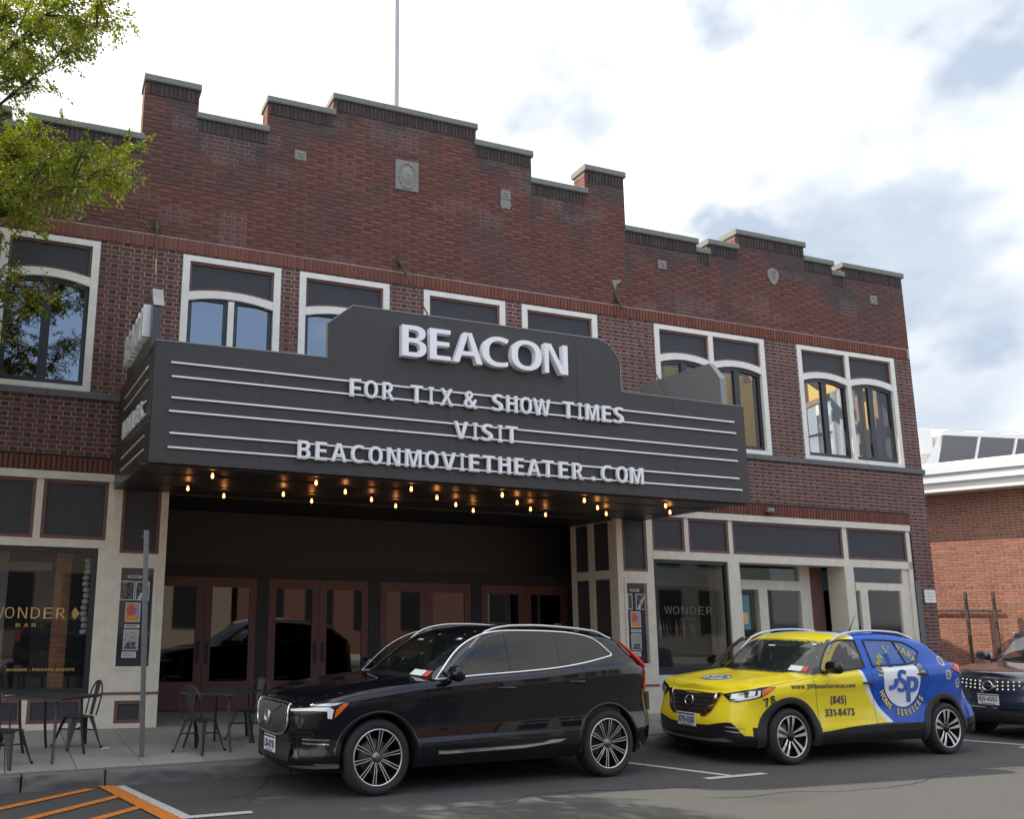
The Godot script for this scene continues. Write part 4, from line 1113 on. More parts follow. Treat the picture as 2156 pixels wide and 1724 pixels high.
# ------------------------------------------------------------------ neighbours
func brick_neighbour() -> void:
	var P0 := Vector3(20.7, -0.05, -3.06)
	var u := Vector3(0.342, 0, 0.94).normalized(); var n := Vector3(-0.94, 0, 0.342).normalized()
	var t := thing("brick_annex", "single-storey orange brick building with wide pale eaves, right of the theatre", "building", P0)
	var T := Transform3D(Basis(u, Vector3.UP, n), u * -9.0)
	var rest := MB.new(); var mo := MB.new()
	wall_course(rest, mo, T, 11.6, 0.0, 4.67, Color(0.42, 0.175, 0.115), Color(0.36, 0.16, 0.11), Color(0.74, 0.56, 0.42), 1)
	part("mortar", mo, M.mortar, t)
	var ro := part("brickwork", rest, M.brick, t); ro.set_meta("kind", "stuff")
	var b := MB.new(); b.box(Vector3(-9.0, 0, -9.0), Vector3(2.6, 4.67, -0.02))
	var o := part("wall", b, M.room, t); o.transform = Transform3D(Basis(u, Vector3.UP, n), Vector3.ZERO)
	var e := MB.new(); e.box(Vector3(-9.8, 4.672, -9.5), Vector3(3.6, 4.70, 0.53)); o = part("soffit", e, mat(Color(0.50, 0.44, 0.38), 0.8), t); o.transform = Transform3D(Basis(u, Vector3.UP, n), Vector3.ZERO)
	e = MB.new(); e.rbox(Vector3(-9.8, 4.90, 0.46), Vector3(3.6, 5.10, 0.52), 0.01); e.rbox(Vector3(-9.8, 5.10, 0.43), Vector3(3.6, 5.38, 0.56), 0.02); e.box(Vector3(-9.8, 4.705, -9.5), Vector3(3.6, 5.3, 0.45))
	o = part("fascia", e, mat(Color(0.62, 0.64, 0.66), 0.45), t); o.transform = Transform3D(Basis(u, Vector3.UP, n), Vector3.ZERO)
	# plumbing and rusty uprights in front of that wall
	var B := Transform3D(Basis(u, Vector3.UP, n), P0)
	for k in 2:
		var q := thing("rusty_post", ["rusty notched post before the orange brick wall, nearer the theatre", "rusty notched post before the orange brick wall, casting a shadow beside the dark vent"][k], "post", B * Vector3([0.42, 0.98][k], 0, 0.30), 0, "rusty posts by the brick wall")
		var m := MB.new(); m.box(Vector3(-0.035, 0, -0.03), Vector3(0.035, 2.30, 0.03)); part("upright", m, M.rust, q)
		for j in 5:
			m = MB.new(); m.box(Vector3(-0.11, 2.12 - j * 0.09 - (0.25 if j > 2 else 0.0), -0.012), Vector3(-0.035, 2.14 - j * 0.09 - (0.25 if j > 2 else 0.0), 0.012)); part("bracket", m, M.rust, q)
		q.rotation.y = 0.35
	var pp := thing("wall_pipe", "black horizontal pipe running along the orange brick wall behind the posts", "pipe", B * Vector3(-0.6, 1.87, 0.06))
	var m := MB.new(); m.tube([Vector3.ZERO, (u * 1.65)], 0.022, 8); part("tube", m, M.black, pp)
	for k in 3:
		m = MB.new(); var c := u * (0.2 + k * 0.6); m.tube([c, c - n * 0.06], 0.012, 6); part("clip", m, M.black, pp)
	var v := thing("vent_hood", "dark grey metal vent on the orange brick wall above the dark suv's windshield", "vent", B * Vector3(1.2, 0.98, 0.0), 0)
	v.transform.basis = B.basis
	m = MB.new(); m.rbox(Vector3(0, 0, 0.0), Vector3(0.5, 0.40, 0.06), 0.01); part("backing", m, M.galv, v)
	for k in 5:
		m = MB.new(); m.beam(Vector3(0.03, 0.05 + k * 0.07, 0.07), Vector3(0.47, 0.05 + k * 0.07, 0.07), 0.03, 0.012); part("slat", m, M.dark, v)
	# packaged cooling unit on that roof
	var d := Vector3(0.98, 0, 0.196).normalized(); var w := Vector3(-0.196, 0, 0.98).normalized()
	var hv := thing("cooling_unit", "long white rooftop cooling unit with dark slanted coils and round fans above the pale eaves", "air conditioner", Vector3(23.3, 5.0, -4.5))
	hv.transform.basis = Basis(d, Vector3.UP, w)
	var wm := mat(Color(0.66, 0.66, 0.64), 0.5)
	m = MB.new(); m.box(Vector3(-0.35, 0.35, -1.7), Vector3(5.6, 0.55, -0.35)); m.box(Vector3(-0.35, 0.0, -1.5), Vector3(-0.15, 0.35, -0.5)); m.box(Vector3(5.3, 0.0, -1.5), Vector3(5.5, 0.35, -0.5)); part("base_rail", m, wm, hv)
	m = MB.new(); m.box(Vector3(-0.25, 1.62, -2.0), Vector3(5.6, 1.74, 0.02)); part("fan_deck", m, wm, hv)
	m = MB.new(); m.quad(Vector3(-0.62, 0.55, -0.45), Vector3(-0.24, 0.55, -0.45), Vector3(-0.24, 1.62, -0.02), Vector3(-0.30, 1.62, -0.02)); m.quad(Vector3(-0.62, 0.55, -1.6), Vector3(-0.62, 0.55, -0.45), Vector3(-0.3, 1.62, -0.02), Vector3(-0.3, 1.62, -2.0)); part("end_panel", m, wm, hv)
	for k in 5:
		m = MB.new(); var x := -0.2 + k * 1.16
		m.quad(Vector3(x, 0.56, -0.40), Vector3(x + 1.08, 0.56, -0.40), Vector3(x + 1.08, 1.61, -0.01), Vector3(x, 1.61, -0.01)); part("coil", m, M.slatec, hv)
		m = MB.new(); m.beam(Vector3(x + 1.12, 0.5, -0.42), Vector3(x + 1.12, 1.62, 0.0), 0.07, 0.04, Vector3(0, 0, 1)); part("coil_frame", m, wm, hv)
		m = MB.new(); m.lathe([Vector2(0.46, 1.74), Vector2(0.42, 1.94), Vector2(0.38, 1.94), Vector2(0.42, 1.74)], Vector3(x + 0.55, 0, -1.0), Vector3.UP, 24); part("fan_ring", m, wm, hv)
		m = MB.new(); m.lathe([Vector2(0, 1.955), Vector2(0.41, 1.955), Vector2(0.42, 1.94)], Vector3(x + 0.55, 0, -1.0), Vector3.UP, 24); part("fan_guard", m, M.dark, hv)
	m = MB.new(); m.rbox(Vector3(-1.15, 1.12, -0.9), Vector3(-0.45, 1.80, -0.1), 0.02); part("control_box", m, wm, hv)
	m = MB.new(); m.tube([Vector3(-0.9, 1.12, -0.4), Vector3(-0.88, 0.6, -0.3), Vector3(-0.55, 0.2, -0.4)], 0.05, 8); m.tube([Vector3(-1.3, 0.75, -0.4), Vector3(-0.5, 0.75, -0.5)], 0.05, 8); part("pipework", m, wm, hv)
	# paper notice on the theatre's corner pier, flagpole on its roof
	var no := thing("wall_notice", "white paper notice fixed to the brick corner pier beside the right shop door", "notice", Vector3(15.99, 1.89, 0.02))
	m = MB.new(); m.rbox(Vector3(0, 0, 0), Vector3(0.285, 0.245, 0.012), 0.003); part("sheet", m, M.paper, no)
	for k in 3:
		m = MB.new(); m.box(Vector3(0.03, 0.06 + k * 0.06, 0.012), Vector3(0.2 + 0.02 * k, 0.068 + k * 0.06, 0.0135)); part("print", m, M.galv, no)
	var fp := thing("flagpole", "tall slim white flagpole rising behind the theatre's centre parapet", "flagpole", Vector3(6.08, 7.7, -2.6))
	m = MB.new(); m.tube([Vector3.ZERO, Vector3(0, 5.0, 0), Vector3(0, 15.0, 0)], [0.062, 0.058, 0.04], 12); part("pole", m, M.polegrey, fp)
	m = MB.new(); m.rbox(Vector3(-0.12, 0, -0.12), Vector3(0.12, 0.08, 0.12), 0.02); part("base", m, M.galv, fp)
	m = MB.new(); m.tube([Vector3(0.05, 6.65, 0.02), Vector3(0.075, 6.6, 0.02), Vector3(0.05, 6.52, 0.02)], 0.008, 5); part("cleat", m, M.metal, fp)

func opposite_side() -> void:
	# the far side of the street, behind the camera: seen only as reflections and bounced light
	var specs := [[-12.0, -2.0, 7.0, Color(0.36, 0.27, 0.19), true], [-2.0, 8.0, 6.2, Color(0.45, 0.38, 0.30), true], [8.0, 19.0, 6.6, Color(0.30, 0.16, 0.12), false], [19.0, 34.0, 7.6, Color(0.42, 0.40, 0.36), false]]
	for k in specs.size():
		var s = specs[k]
		var t := thing("street_building", ["tan gabled house across the street, furthest left", "pale gabled house across the street", "flat-roofed red building across the street", "long grey building across the street, furthest right"][k], "building", Vector3(s[0], 0, 21.0), 0, "buildings across the street")
		var L: float = s[1] - s[0] - 0.3
		var m := MB.new()
		var wm := grain(mat(s[3], 0.85), noise_tex(256, 0.1, 3, 0.7, 1.0, 80 + k), 1.0)
		if s[4]: m.prism(PackedVector2Array([Vector2(0, 0), Vector2(L, 0), Vector2(L, s[2]), Vector2(L * 0.5, s[2] + 3.6), Vector2(0, s[2])]), 0, 8)
		else: m.box(Vector3(0, 0, 0), Vector3(L, s[2], 8))
		part("wall", m, wm, t)
		if s[4]:
			m = MB.new(); m.beam(Vector3(-0.3, s[2] - 0.1, 4), Vector3(L * 0.5, s[2] + 3.75, 4), 8.6, 0.15, Vector3(0, 0, 1).cross(Vector3(1, 0.5, 0))); part("roof", m, M.sillstone, t)
		for j in int(L / 2.2):
			for r in 2:
				m = MB.new(); m.box(Vector3(0.7 + j * 2.2, 1.0 + r * 3.0, -0.05), Vector3(1.9 + j * 2.2, 2.9 + r * 2.9, -0.01)); part("window", m, M.black, t)
	var pv := MB.new(); pv.box(Vector3(-40, -0.4, 15.2), Vector3(60, -0.04, 40)); struct("far_pavement", pv, M.concrete)

# ------------------------------------------------------------------ cafe furniture and small things
func make_chair(pos: Vector3, facing: Vector2, label: String) -> void:
	# stamped metal bistro chair: seat, four tapered channel legs, hoop back with a splat
	var t := thing("metal_chair", label, "chair", pos, atan2(-facing.y, facing.x), "dark metal cafe chairs")   # local +x is the way it faces
	var H := 0.355
	var s := MB.new()
	var rows := []
	for r in 9:
		var row := []
		for k in 9:
			var a := (k / 8.0 - 0.5) * 2.0; var b := (r / 8.0 - 0.5) * 2.0
			var rr := pow(pow(absf(a), 5.0) + pow(absf(b), 5.0), 0.2)
			var f := 1.0 if rr < 0.001 else maxf(absf(a), absf(b)) / rr
			row.append(Vector3(b * 0.155 * f, H - 0.012 * (1.0 - rr * rr) - (0.014 if rr > 0.97 else 0.0), a * 0.155 * f))
		rows.append(row)
	s.grid(rows); part("seat", s, M.chair, t)
	for sx in [-1, 1]:
		for sz in [-1, 1]:
			var m := MB.new()
			var d := Vector3(sx, 0, sz).normalized(); var side := Vector3(-d.z, 0, d.x)
			var tops := Vector3(sx * 0.125, H - 0.012, sz * 0.125); var foot := Vector3(sx * 0.205, 0.0, sz * 0.205)
			var L := []
			for q in 5:
				var u := q / 4.0
				var c := tops.lerp(foot, u); var w := lerpf(0.062, 0.017, pow(u, 0.75))
				L.append([c - side * w - d * w * 0.55, c, c + side * w - d * w * 0.55])
			for q in 4:
				for e in 2:
					m.quad(L[q + 1][e], L[q + 1][e + 1], L[q][e + 1], L[q][e])
			m.tube([foot + Vector3(0, 0.03, 0), foot], 0.013, 6)
			part("leg", m, M.chair, t)
	var br := MB.new()
	br.beam(Vector3(-0.15, 0.2, -0.15), Vector3(0.15, 0.2, 0.15), 0.008, 0.016); br.beam(Vector3(-0.15, 0.21, 0.15), Vector3(0.15, 0.21, -0.15), 0.008, 0.016)
	part("brace", br, M.chair, t)
	var hp := []
	for k in 17:
		var an := PI * k / 16.0
		var y: float = 0.55 + 0.18 * sin(an)
		hp.append(Vector3(-0.15 - (y - H) * 0.20, y, -0.145 * cos(an)))
	hp.push_front(Vector3(-0.145, H, -0.135)); hp.append(Vector3(-0.145, H, 0.135))
	var b := MB.new(); b.tube(hp, 0.0095, 6); part("back_hoop", b, M.chair, t)
	var sp := []
	for k in 8:
		var y := lerpf(H - 0.005, 0.728, k / 7.0); var w := lerpf(0.04, 0.062, k / 7.0)
		sp.append([Vector3(-0.148 - (y - H) * 0.20, y, -w), Vector3(-0.156 - (y - H) * 0.20, y, 0), Vector3(-0.148 - (y - H) * 0.20, y, w)])
	b = MB.new(); b.grid(sp); part("splat", b, M.chair, t)

func make_table(c: Array, legs: Array, label: String) -> void:
	var t := thing("cafe_table", label, "table", Vector3.ZERO, 0, "square dark cafe tables")
	var m := MB.new()
	var H := 0.605
	for k in 4:
		var a: Vector2 = c[k]; var b: Vector2 = c[(k + 1) % 4]
		m.quad(Vector3(a.x, H - 0.028, a.y), Vector3(b.x, H - 0.028, b.y), Vector3(b.x, H - 0.004, b.y), Vector3(a.x, H - 0.004, a.y))
	var ce: Vector2 = (c[0] + c[1] + c[2] + c[3]) / 4.0
	var ci := []
	for k in 4: ci.append(c[k].lerp(ce, 0.015))
	for k in 4:
		var q := (k + 1) % 4
		m.quad(Vector3(c[k].x, H - 0.004, c[k].y), Vector3(c[q].x, H - 0.004, c[q].y), Vector3(ci[q].x, H, ci[q].y), Vector3(ci[k].x, H, ci[k].y))
	m.quad(Vector3(ci[0].x, H, ci[0].y), Vector3(ci[1].x, H, ci[1].y), Vector3(ci[2].x, H, ci[2].y), Vector3(ci[3].x, H, ci[3].y))
	m.quad(Vector3(c[3].x, H - 0.028, c[3].y), Vector3(c[2].x, H - 0.028, c[2].y), Vector3(c[1].x, H - 0.028, c[1].y), Vector3(c[0].x, H - 0.028, c[0].y))
	part("tabletop", m, M.tabletop, t)
	for k in 4:
		var f: Vector2 = legs[k]
		var tp: Vector2 = ce.lerp(c[k], 0.62)
		var path := []
		for j in 9:
			var u := j / 8.0
			var p := tp.lerp(f, 0.25 * u + 0.75 * u * u)
			path.append(Vector3(p.x, lerpf(H - 0.03, -0.03, u), p.y))
		m = MB.new(); m.tube(path, 0.015, 8); part("leg", m, M.chair, t)

func street_things() -> void:
	make_table([Vector2(-0.25, 2.22), Vector2(0.345, 2.60), Vector2(0.77, 2.08), Vector2(0.17, 1.66)], [Vector2(0.02, 1.86), Vector2(0.30, 2.66), Vector2(0.64, 2.08), Vector2(0.26, 1.52)], "square dark metal cafe table by the left shop window")
	make_table([Vector2(1.66, 1.92), Vector2(2.20, 2.32), Vector2(2.68, 1.80), Vector2(2.14, 1.40)], [Vector2(1.73, 1.88), Vector2(2.19, 2.33), Vector2(2.60, 1.73), Vector2(2.17, 1.47)], "square dark metal cafe table before the red lobby doors")
	make_chair(Vector3(-0.17, -0.03, 2.66), Vector2(0.49, -0.87), "dark metal cafe chair at the frame's edge, backed to the street at the left table")
	make_chair(Vector3(0.58, -0.02, 1.58), Vector2(-0.93, 0.37), "dark metal cafe chair between the left table and the cream pier")
	make_chair(Vector3(1.86, -0.025, 2.21), Vector2(0.74, -0.67), "dark metal cafe chair backed to the street at the lobby table")
	make_chair(Vector3(2.60, -0.02, 1.42), Vector2(-0.80, 0.60), "dark metal cafe chair between the lobby table and the black car's grille")
	# bare sign pole
	var t := thing("sign_pole", "bare galvanised sign pole standing by the kerb before the left poster case", "pole", Vector3(1.21, -0.035, 2.44))
	var m := MB.new()
	m.beam(Vector3(0, 0, 0), Vector3(-0.095, 2.43, 0), 0.048, 0.006, Vector3(0, 0, 1)); m.beam(Vector3(-0.024, 0, 0.013), Vector3(-0.119, 2.43, 0.013), 0.006, 0.026, Vector3(0, 0, 1)); m.beam(Vector3(0.024, 0, 0.013), Vector3(-0.071, 2.43, 0.013), 0.006, 0.026, Vector3(0, 0, 1))
	part("post", m, M.galv, t)
	for k in 14:
		m = MB.new(); var y := 0.25 + k * 0.155; m.lathe([Vector2(0, 0), Vector2(0.005, 0)], Vector3(-0.095 * y / 2.43, y, 0.0045), Vector3(0, 0, 1), 8); part("bolt_hole", m, M.black, t)
	m = MB.new(); m.tube([Vector3(-0.115, 2.36, 0), Vector3(-0.145, 2.36, 0)], 0.006, 6); part("bolt", m, M.galv, t)
	var l := thing("paper_scrap", "small white scrap of paper lying on the sidewalk slabs left of the sign pole", "litter", Vector3(0.88, -0.015, 1.78), 0.3)
	m = MB.new(); m.quad(Vector3(-0.055, 0.002, 0.03), Vector3(0.05, 0.006, 0.03), Vector3(0.055, 0.012, -0.03), Vector3(-0.05, 0.004, -0.03)); part("scrap", m, M.paper, l)

# ------------------------------------------------------------------ tree
func tree() -> void:
	var t := thing("street_tree", "young street tree with fine yellow-green spring leaves at the left edge", "tree", Vector3(-3.2, -0.05, 2.55))
	var r := RandomNumberGenerator.new(); r.seed = 77
	var wood := MB.new()
	var leaf := MB.new()
	wood.tube([Vector3(0, 0, 0), Vector3(0.02, 0.4, 0), Vector3(0.05, 1.6, 0.02), Vector3(0.02, 2.9, 0)], [0.16, 0.12, 0.105, 0.09], 12)
	var bark := grain(mat(Color(0.085, 0.072, 0.062), 0.9), noise_tex(256, 0.2, 3, 0.5, 1.0, 41), 4.0, 0.6)
	part("trunk", wood, bark, t)
	var bough := MB.new()
	var C := Vector3(0.55, 6.95, 0.05); var R := Vector3(3.25, 3.5, 2.7)
	var f := FastNoiseLite.new(); f.seed = 3; f.frequency = 0.55; f.fractal_octaves = 3
	for k in 32:
		var an := k * 2.39996; var v := lerpf(-0.80, 0.95, (k + 0.5) / 32.0)
		var h := sqrt(1.0 - v * v)
		var tip := C + Vector3(cos(an) * h * R.x, v * R.y, sin(an) * h * R.z) * r.randf_range(0.86, 1.0)
		var st := Vector3(0.02, lerpf(2.3, 3.3, clampf(v * 0.5 + 0.5, 0, 1)), 0)
		var mid := st.lerp(tip, 0.45) + Vector3(0, 0.75 + 0.3 * (1.0 - v), 0)
		var path := []; var rad := []
		for j in 11:
			var u := j / 10.0
			path.append(st * (1 - u) * (1 - u) + mid * 2 * u * (1 - u) + tip * u * u + Vector3(r.randf() - 0.5, r.randf() - 0.5, r.randf() - 0.5) * 0.07)
			rad.append(lerpf(0.055, 0.006, pow(u, 0.7)))
		bough.tube(path, rad, 6)
		for j in range(2, 11):
			for s in 5:
				var p: Vector3 = path[j]
				var dir: Vector3 = (path[j] - path[j - 1]).normalized()
				var side := Vector3(r.randf() - 0.5, r.randf() - 0.35, r.randf() - 0.5).normalized()
				var L := r.randf_range(0.5, 1.15) * lerpf(1.1, 0.75, j / 10.0)
				var q := p + (dir * 0.8 + side * 0.9).normalized() * L
				var mp := p.lerp(q, 0.5) + Vector3(0, 0.08, 0)
				bough.tube([p, mp, q], [0.011, 0.007, 0.003], 4, false)
				for w in (13 if p.y > 6.5 else 9):
					var u := r.randf_range(0.25, 1.0)
					var a := p.lerp(mp, u * 2.0) if u < 0.5 else mp.lerp(q, u * 2.0 - 1.0)
					var rel := (a - C) / R
					if rel.length() > 1.08 or (a.y < 4.95 and a.x > 2.3 and r.randf() < 0.9) or (a.y < 5.5 and a.x > 2.5 and r.randf() < 0.45) or f.get_noise_3dv(a * 1.6) < -0.32: continue
					var td := Vector3(r.randf() - 0.5, r.randf() * 0.5 - 0.32, r.randf() - 0.5).normalized()
					var tl := r.randf_range(0.16, 0.34)
					var b := a + td * tl + Vector3(0, -0.04, 0)
					bough.tube([a, b], [0.003, 0.0015], 3, false)
					var nl := 26
					for z in nl:
						var lp := a.lerp(b, r.randf_range(0.1, 1.05)) + Vector3(r.randf() - 0.5, r.randf() - 0.5, r.randf() - 0.5) * 0.075
						var ld := (td + Vector3(r.randf() - 0.5, r.randf() - 0.75, r.randf() - 0.5) * 1.6).normalized()
						var sd := ld.cross(Vector3(r.randf() - 0.5, 1, r.randf() - 0.5)).normalized()
						var sz := r.randf_range(0.034, 0.060)
						var tone := r.randf_range(0.7, 1.2)
						var yl := r.randf()
						leaf.col = Color(0.27 + 0.10 * yl, 0.34 + 0.02 * yl, 0.05) * tone
						var up := sd.cross(ld) * sz * 0.12
						var e := lp + ld * sz
						leaf.quad(lp, lp + ld * sz * 0.5 + sd * sz * 0.27 + up, e, lp + ld * sz * 0.5 - sd * sz * 0.27 + up)
	part("bough", bough, bark, t)
	var lm := mat(Color(1, 1, 1), 0.55); lm.vertex_color_use_as_albedo = true
	lm.backlight_enabled = true; lm.backlight = Color(0.50, 0.58, 0.07).linear_to_srgb()
	lm.cull_mode = BaseMaterial3D.CULL_DISABLED
	var o := part("crown", leaf, lm, t); o.set_meta("kind", "stuff")

# ------------------------------------------------------------------ cars
class Car:
	var O := []          # outline samples: [s, t, e, normal]
	var A := PackedFloat32Array()   # arclength from the front centre
	var W: float; var cfg: Dictionary
	var host
	func setup(c: Dictionary, h) -> void:
		cfg = c; host = h; W = c.W
		var P: Array = c.outline      # Vector3(s, t, e), front centre to rear centre
		var raw := []
		for k in P.size() - 1:
			var p0: Vector3 = P[k - 1] if k > 0 else Vector3(P[1].x, -P[1].y, P[1].z)
			var p3: Vector3 = P[k + 2] if k + 2 < P.size() else Vector3(P[k].x, -P[k].y, P[k].z)
			for j in 24: raw.append(host_cr(p0, P[k], P[k + 1], p3, j / 24.0))
		raw.append(P[-1])
		var acc := [0.0]
		for k in range(1, raw.size()): acc.append(acc[-1] + Vector2(raw[k].x - raw[k - 1].x, raw[k].y - raw[k - 1].y).length())
		var L: float = acc[-1]; var n := int(L / 0.016); var j := 0
		for k in n + 1:
			var a := L * k / n
			while j < raw.size() - 2 and acc[j + 1] < a: j += 1
			var u: float = clampf((a - acc[j]) / maxf(1e-6, acc[j + 1] - acc[j]), 0, 1)
			var q: Vector3 = raw[j].lerp(raw[j + 1], u)
			O.append([q.x, q.y, q.z, Vector2.ZERO]); A.append(a)
		for k in O.size():
			var b = O[maxi(k - 1, 0)]; var e = O[mini(k + 1, O.size() - 1)]
			var d := Vector2(e[0] - b[0], e[1] - b[1]).normalized()
			O[k][3] = Vector2(-d.y, d.x) if k > 0 else Vector2(-1, 0)
		O[O.size() - 1][3] = Vector2(1, 0)
	static func host_cr(a: Vector3, b: Vector3, c: Vector3, d: Vector3, t: float) -> Vector3:
		return 0.5 * ((2 * b) + (c - a) * t + (2 * a - 5 * b + 4 * c - d) * t * t + (3 * b - a - 3 * c + d) * t * t * t)
	func at(a: float) -> Array:
		var f := clampf(a / A[-1], 0, 1) * (A.size() - 1)
		var k := mini(int(f), A.size() - 2); var u := f - k
		var p = O[k]; var q = O[k + 1]
		return [lerpf(p[0], q[0], u), lerpf(p[1], q[1], u), lerpf(p[2], q[2], u), (p[3] as Vector2).lerp(q[3], u).normalized()]
	func a_s(s: float) -> float:    # arclength at that station of the side
		for k in range(1, O.size()):
			if O[k][0] >= s: return lerpf(A[k - 1], A[k], clampf((s - O[k - 1][0]) / maxf(1e-5, O[k][0] - O[k - 1][0]), 0, 1))
		return A[-1]
	func a_t(t: float) -> float:    # arclength at that distance from the middle of the nose
		for k in range(1, O.size()):
			if O[k][1] >= t: return lerpf(A[k - 1], A[k], clampf((t - O[k - 1][1]) / maxf(1e-5, O[k][1] - O[k - 1][1]), 0, 1))
		return A[-1]
	func yb(o: Array) -> float:
		return lerpf(cfg.yside, cfg.yfront, clampf(-o[3].x, 0, 1)) if o[0] < 1.4 else lerpf(cfg.yside, cfg.yrear, clampf(o[3].x, 0, 1))
	func surf(a: float, y: float, off := 0.0, far := false) -> Vector3:
		var o := at(a)
		var b := yb(o); var f := (y - b) / maxf(0.05, o[2] - b)
		var fr := smoothstep(0.25, 0.85, absf(o[3].x))
		var ins: float = lerpf(host.table(cfg.side, f), host.table(cfg.front if o[0] < 1.4 else cfg.rear, f), fr)
		for hub in [0.0, cfg.wb]: ins -= (1.0 - fr) * cfg.flare * exp(-pow((o[0] - hub) / 0.50, 4.0)) * smoothstep(0.98, 0.72, y)
		var n: Vector2 = o[3]
		var z: float = o[1] - n.y * (ins - off)
		return Vector3(o[0] - n.x * (ins - off), y, -z if far else z)
	# upper body
	func belt(s: float) -> Vector2:   # half width and height of the waist at s
		var o := at(a_s(s))
		return Vector2(o[1] - host.table(cfg.side, 1.0) - 0.004, o[2])
	func gw(s: float, y: float) -> float:
		var b := belt(s); var d := y - b.y
		return b.x - d * cfg.tumble - d * d * cfg.tumble2
	func gtop(s: float, t: float) -> float:
		var k: float = t / (W * 0.5)
		var bow: float = lerpf(cfg.bowf, -cfg.bowr, smoothstep(1.2, 2.4, s))
		return host.table(cfg.roof, s - bow * k * k) - cfg.crown * k * k
	func section(s: float) -> Array:   # from the near waist over the roof to the middle
		var b := belt(s)
		var y := gtop(s, b.x)
		for k in 14: y = lerpf(y, gtop(s, gw(s, maxf(y, b.y))), 0.6)
		var pts := []
		if y <= b.y + 0.012:
			for k in 26: pts.append(Vector3(s, minf(gtop(s, b.x * (1.0 - k / 25.0)), 9.0), b.x * (1.0 - k / 25.0)))
			return pts
		var r: float = minf(cfg.round, (y - b.y) * 0.5)
		var ti := gw(s, y)
		for k in 12:
			var yy := lerpf(b.y - 0.01, y - r, k / 11.0)
			pts.append(Vector3(s, yy, gw(s, yy)))
		var p0 := Vector2(gw(s, y - r), y - r); var p1 := Vector2(ti, y); var p2 := Vector2(ti - r * 1.6, gtop(s, ti - r * 1.6))
		for k in range(1, 6):
			var u := k / 6.0
			var q := p0 * (1 - u) * (1 - u) + p1 * 2 * u * (1 - u) + p2 * u * u
			pts.append(Vector3(s, q.y, q.x))
		for k in 9:
			var t := lerpf(p2.x, 0.0, k / 8.0)
			pts.append(Vector3(s, gtop(s, t), t))
		return pts
	func gside(s: float, y: float, off := 0.0, far := false) -> Vector3:
		var z := gw(s, y) + off
		return Vector3(s, y + off * 0.25, -z if far else z)

func W_of(cfg: Dictionary) -> float: return cfg.W

func in_poly(poly: Array, x: float, y: float) -> bool:
	return Geometry2D.is_point_in_polygon(Vector2(x, y), PackedVector2Array(poly))

func poly_y(poly: Array, x: float) -> Vector2:   # lowest and highest y of a polygon at x
	var lo := 1e9; var hi := -1e9
	for k in poly.size():
		var a: Vector2 = poly[k]; var b: Vector2 = poly[(k + 1) % poly.size()]
		if (a.x <= x and b.x >= x) or (b.x <= x and a.x >= x):
			if absf(b.x - a.x) < 1e-6: lo = minf(lo, minf(a.y, b.y)); hi = maxf(hi, maxf(a.y, b.y))
			else:
				var y := lerpf(a.y, b.y, (x - a.x) / (b.x - a.x))
				lo = minf(lo, y); hi = maxf(hi, y)
	return Vector2(lo, hi)

func patch(fn: Callable, poly: Array, off: float, far := false, step := 0.02, rows := 6, rim := 0.0) -> MB:
	# a sheet that follows a surface fn(x, y, off, far) inside a polygon of its (x, y)
	var mb := MB.new()
	var x0 := 1e9; var x1 := -1e9
	for p in poly: x0 = minf(x0, p.x); x1 = maxf(x1, p.x)
	var n := maxi(2, int((x1 - x0) / step))
	var xs := []
	for k in n + 1: xs.append(lerpf(x0 + 1e-4, x1 - 1e-4, k / float(n)))
	for p in poly: xs.append(clampf(p.x, x0 + 1e-4, x1 - 1e-4))
	xs.sort()
	var P := []; var top := []; var bot := []
	for x in xs:
		var yy := poly_y(poly, x)
		var row := []
		for r in rows + 1: row.append(fn.call(x, lerpf(yy.x, yy.y, r / float(rows)), off, far))
		P.append(row)
	mb.grid(P, not far)
	if rim > 0:
		for k in xs.size() - 1:
			for e in 2:
				var r: int = 0 if e == 0 else rows
				var ya := poly_y(poly, xs[k]); var yb := poly_y(poly, xs[k + 1])
				var A: Vector3 = P[k][r]; var B: Vector3 = P[k + 1][r]
				var C: Vector3 = fn.call(xs[k + 1], yb.x if e == 0 else yb.y, off - rim, far); var D: Vector3 = fn.call(xs[k], ya.x if e == 0 else ya.y, off - rim, far)
				if (e == 0) != far: mb.quad(D, C, B, A)
				else: mb.quad(A, B, C, D)
	return mb

func line_on(fn: Callable, pts: Array, off: float, far := false, sub := 10) -> Array:
	var out := []
	for k in pts.size() - 1:
		for j in sub:
			var p: Vector2 = pts[k].lerp(pts[k + 1], j / float(sub)); out.append(fn.call(p.x, p.y, off, far))
	out.append(fn.call(pts[-1].x, pts[-1].y, off, far))
	return out

func smooth_pts(pts: Array, sub := 6) -> Array:
	var out := []
	for k in pts.size() - 1:
		var p0: Vector2 = pts[maxi(k - 1, 0)]; var p3: Vector2 = pts[mini(k + 2, pts.size() - 1)]
		for j in sub:
			var q := Car.host_cr(Vector3(p0.x, p0.y, 0), Vector3(pts[k].x, pts[k].y, 0), Vector3(pts[k + 1].x, pts[k + 1].y, 0), Vector3(p3.x, p3.y, 0), j / float(sub))
			out.append(Vector2(q.x, q.y))
	out.append(pts[-1])
	return out

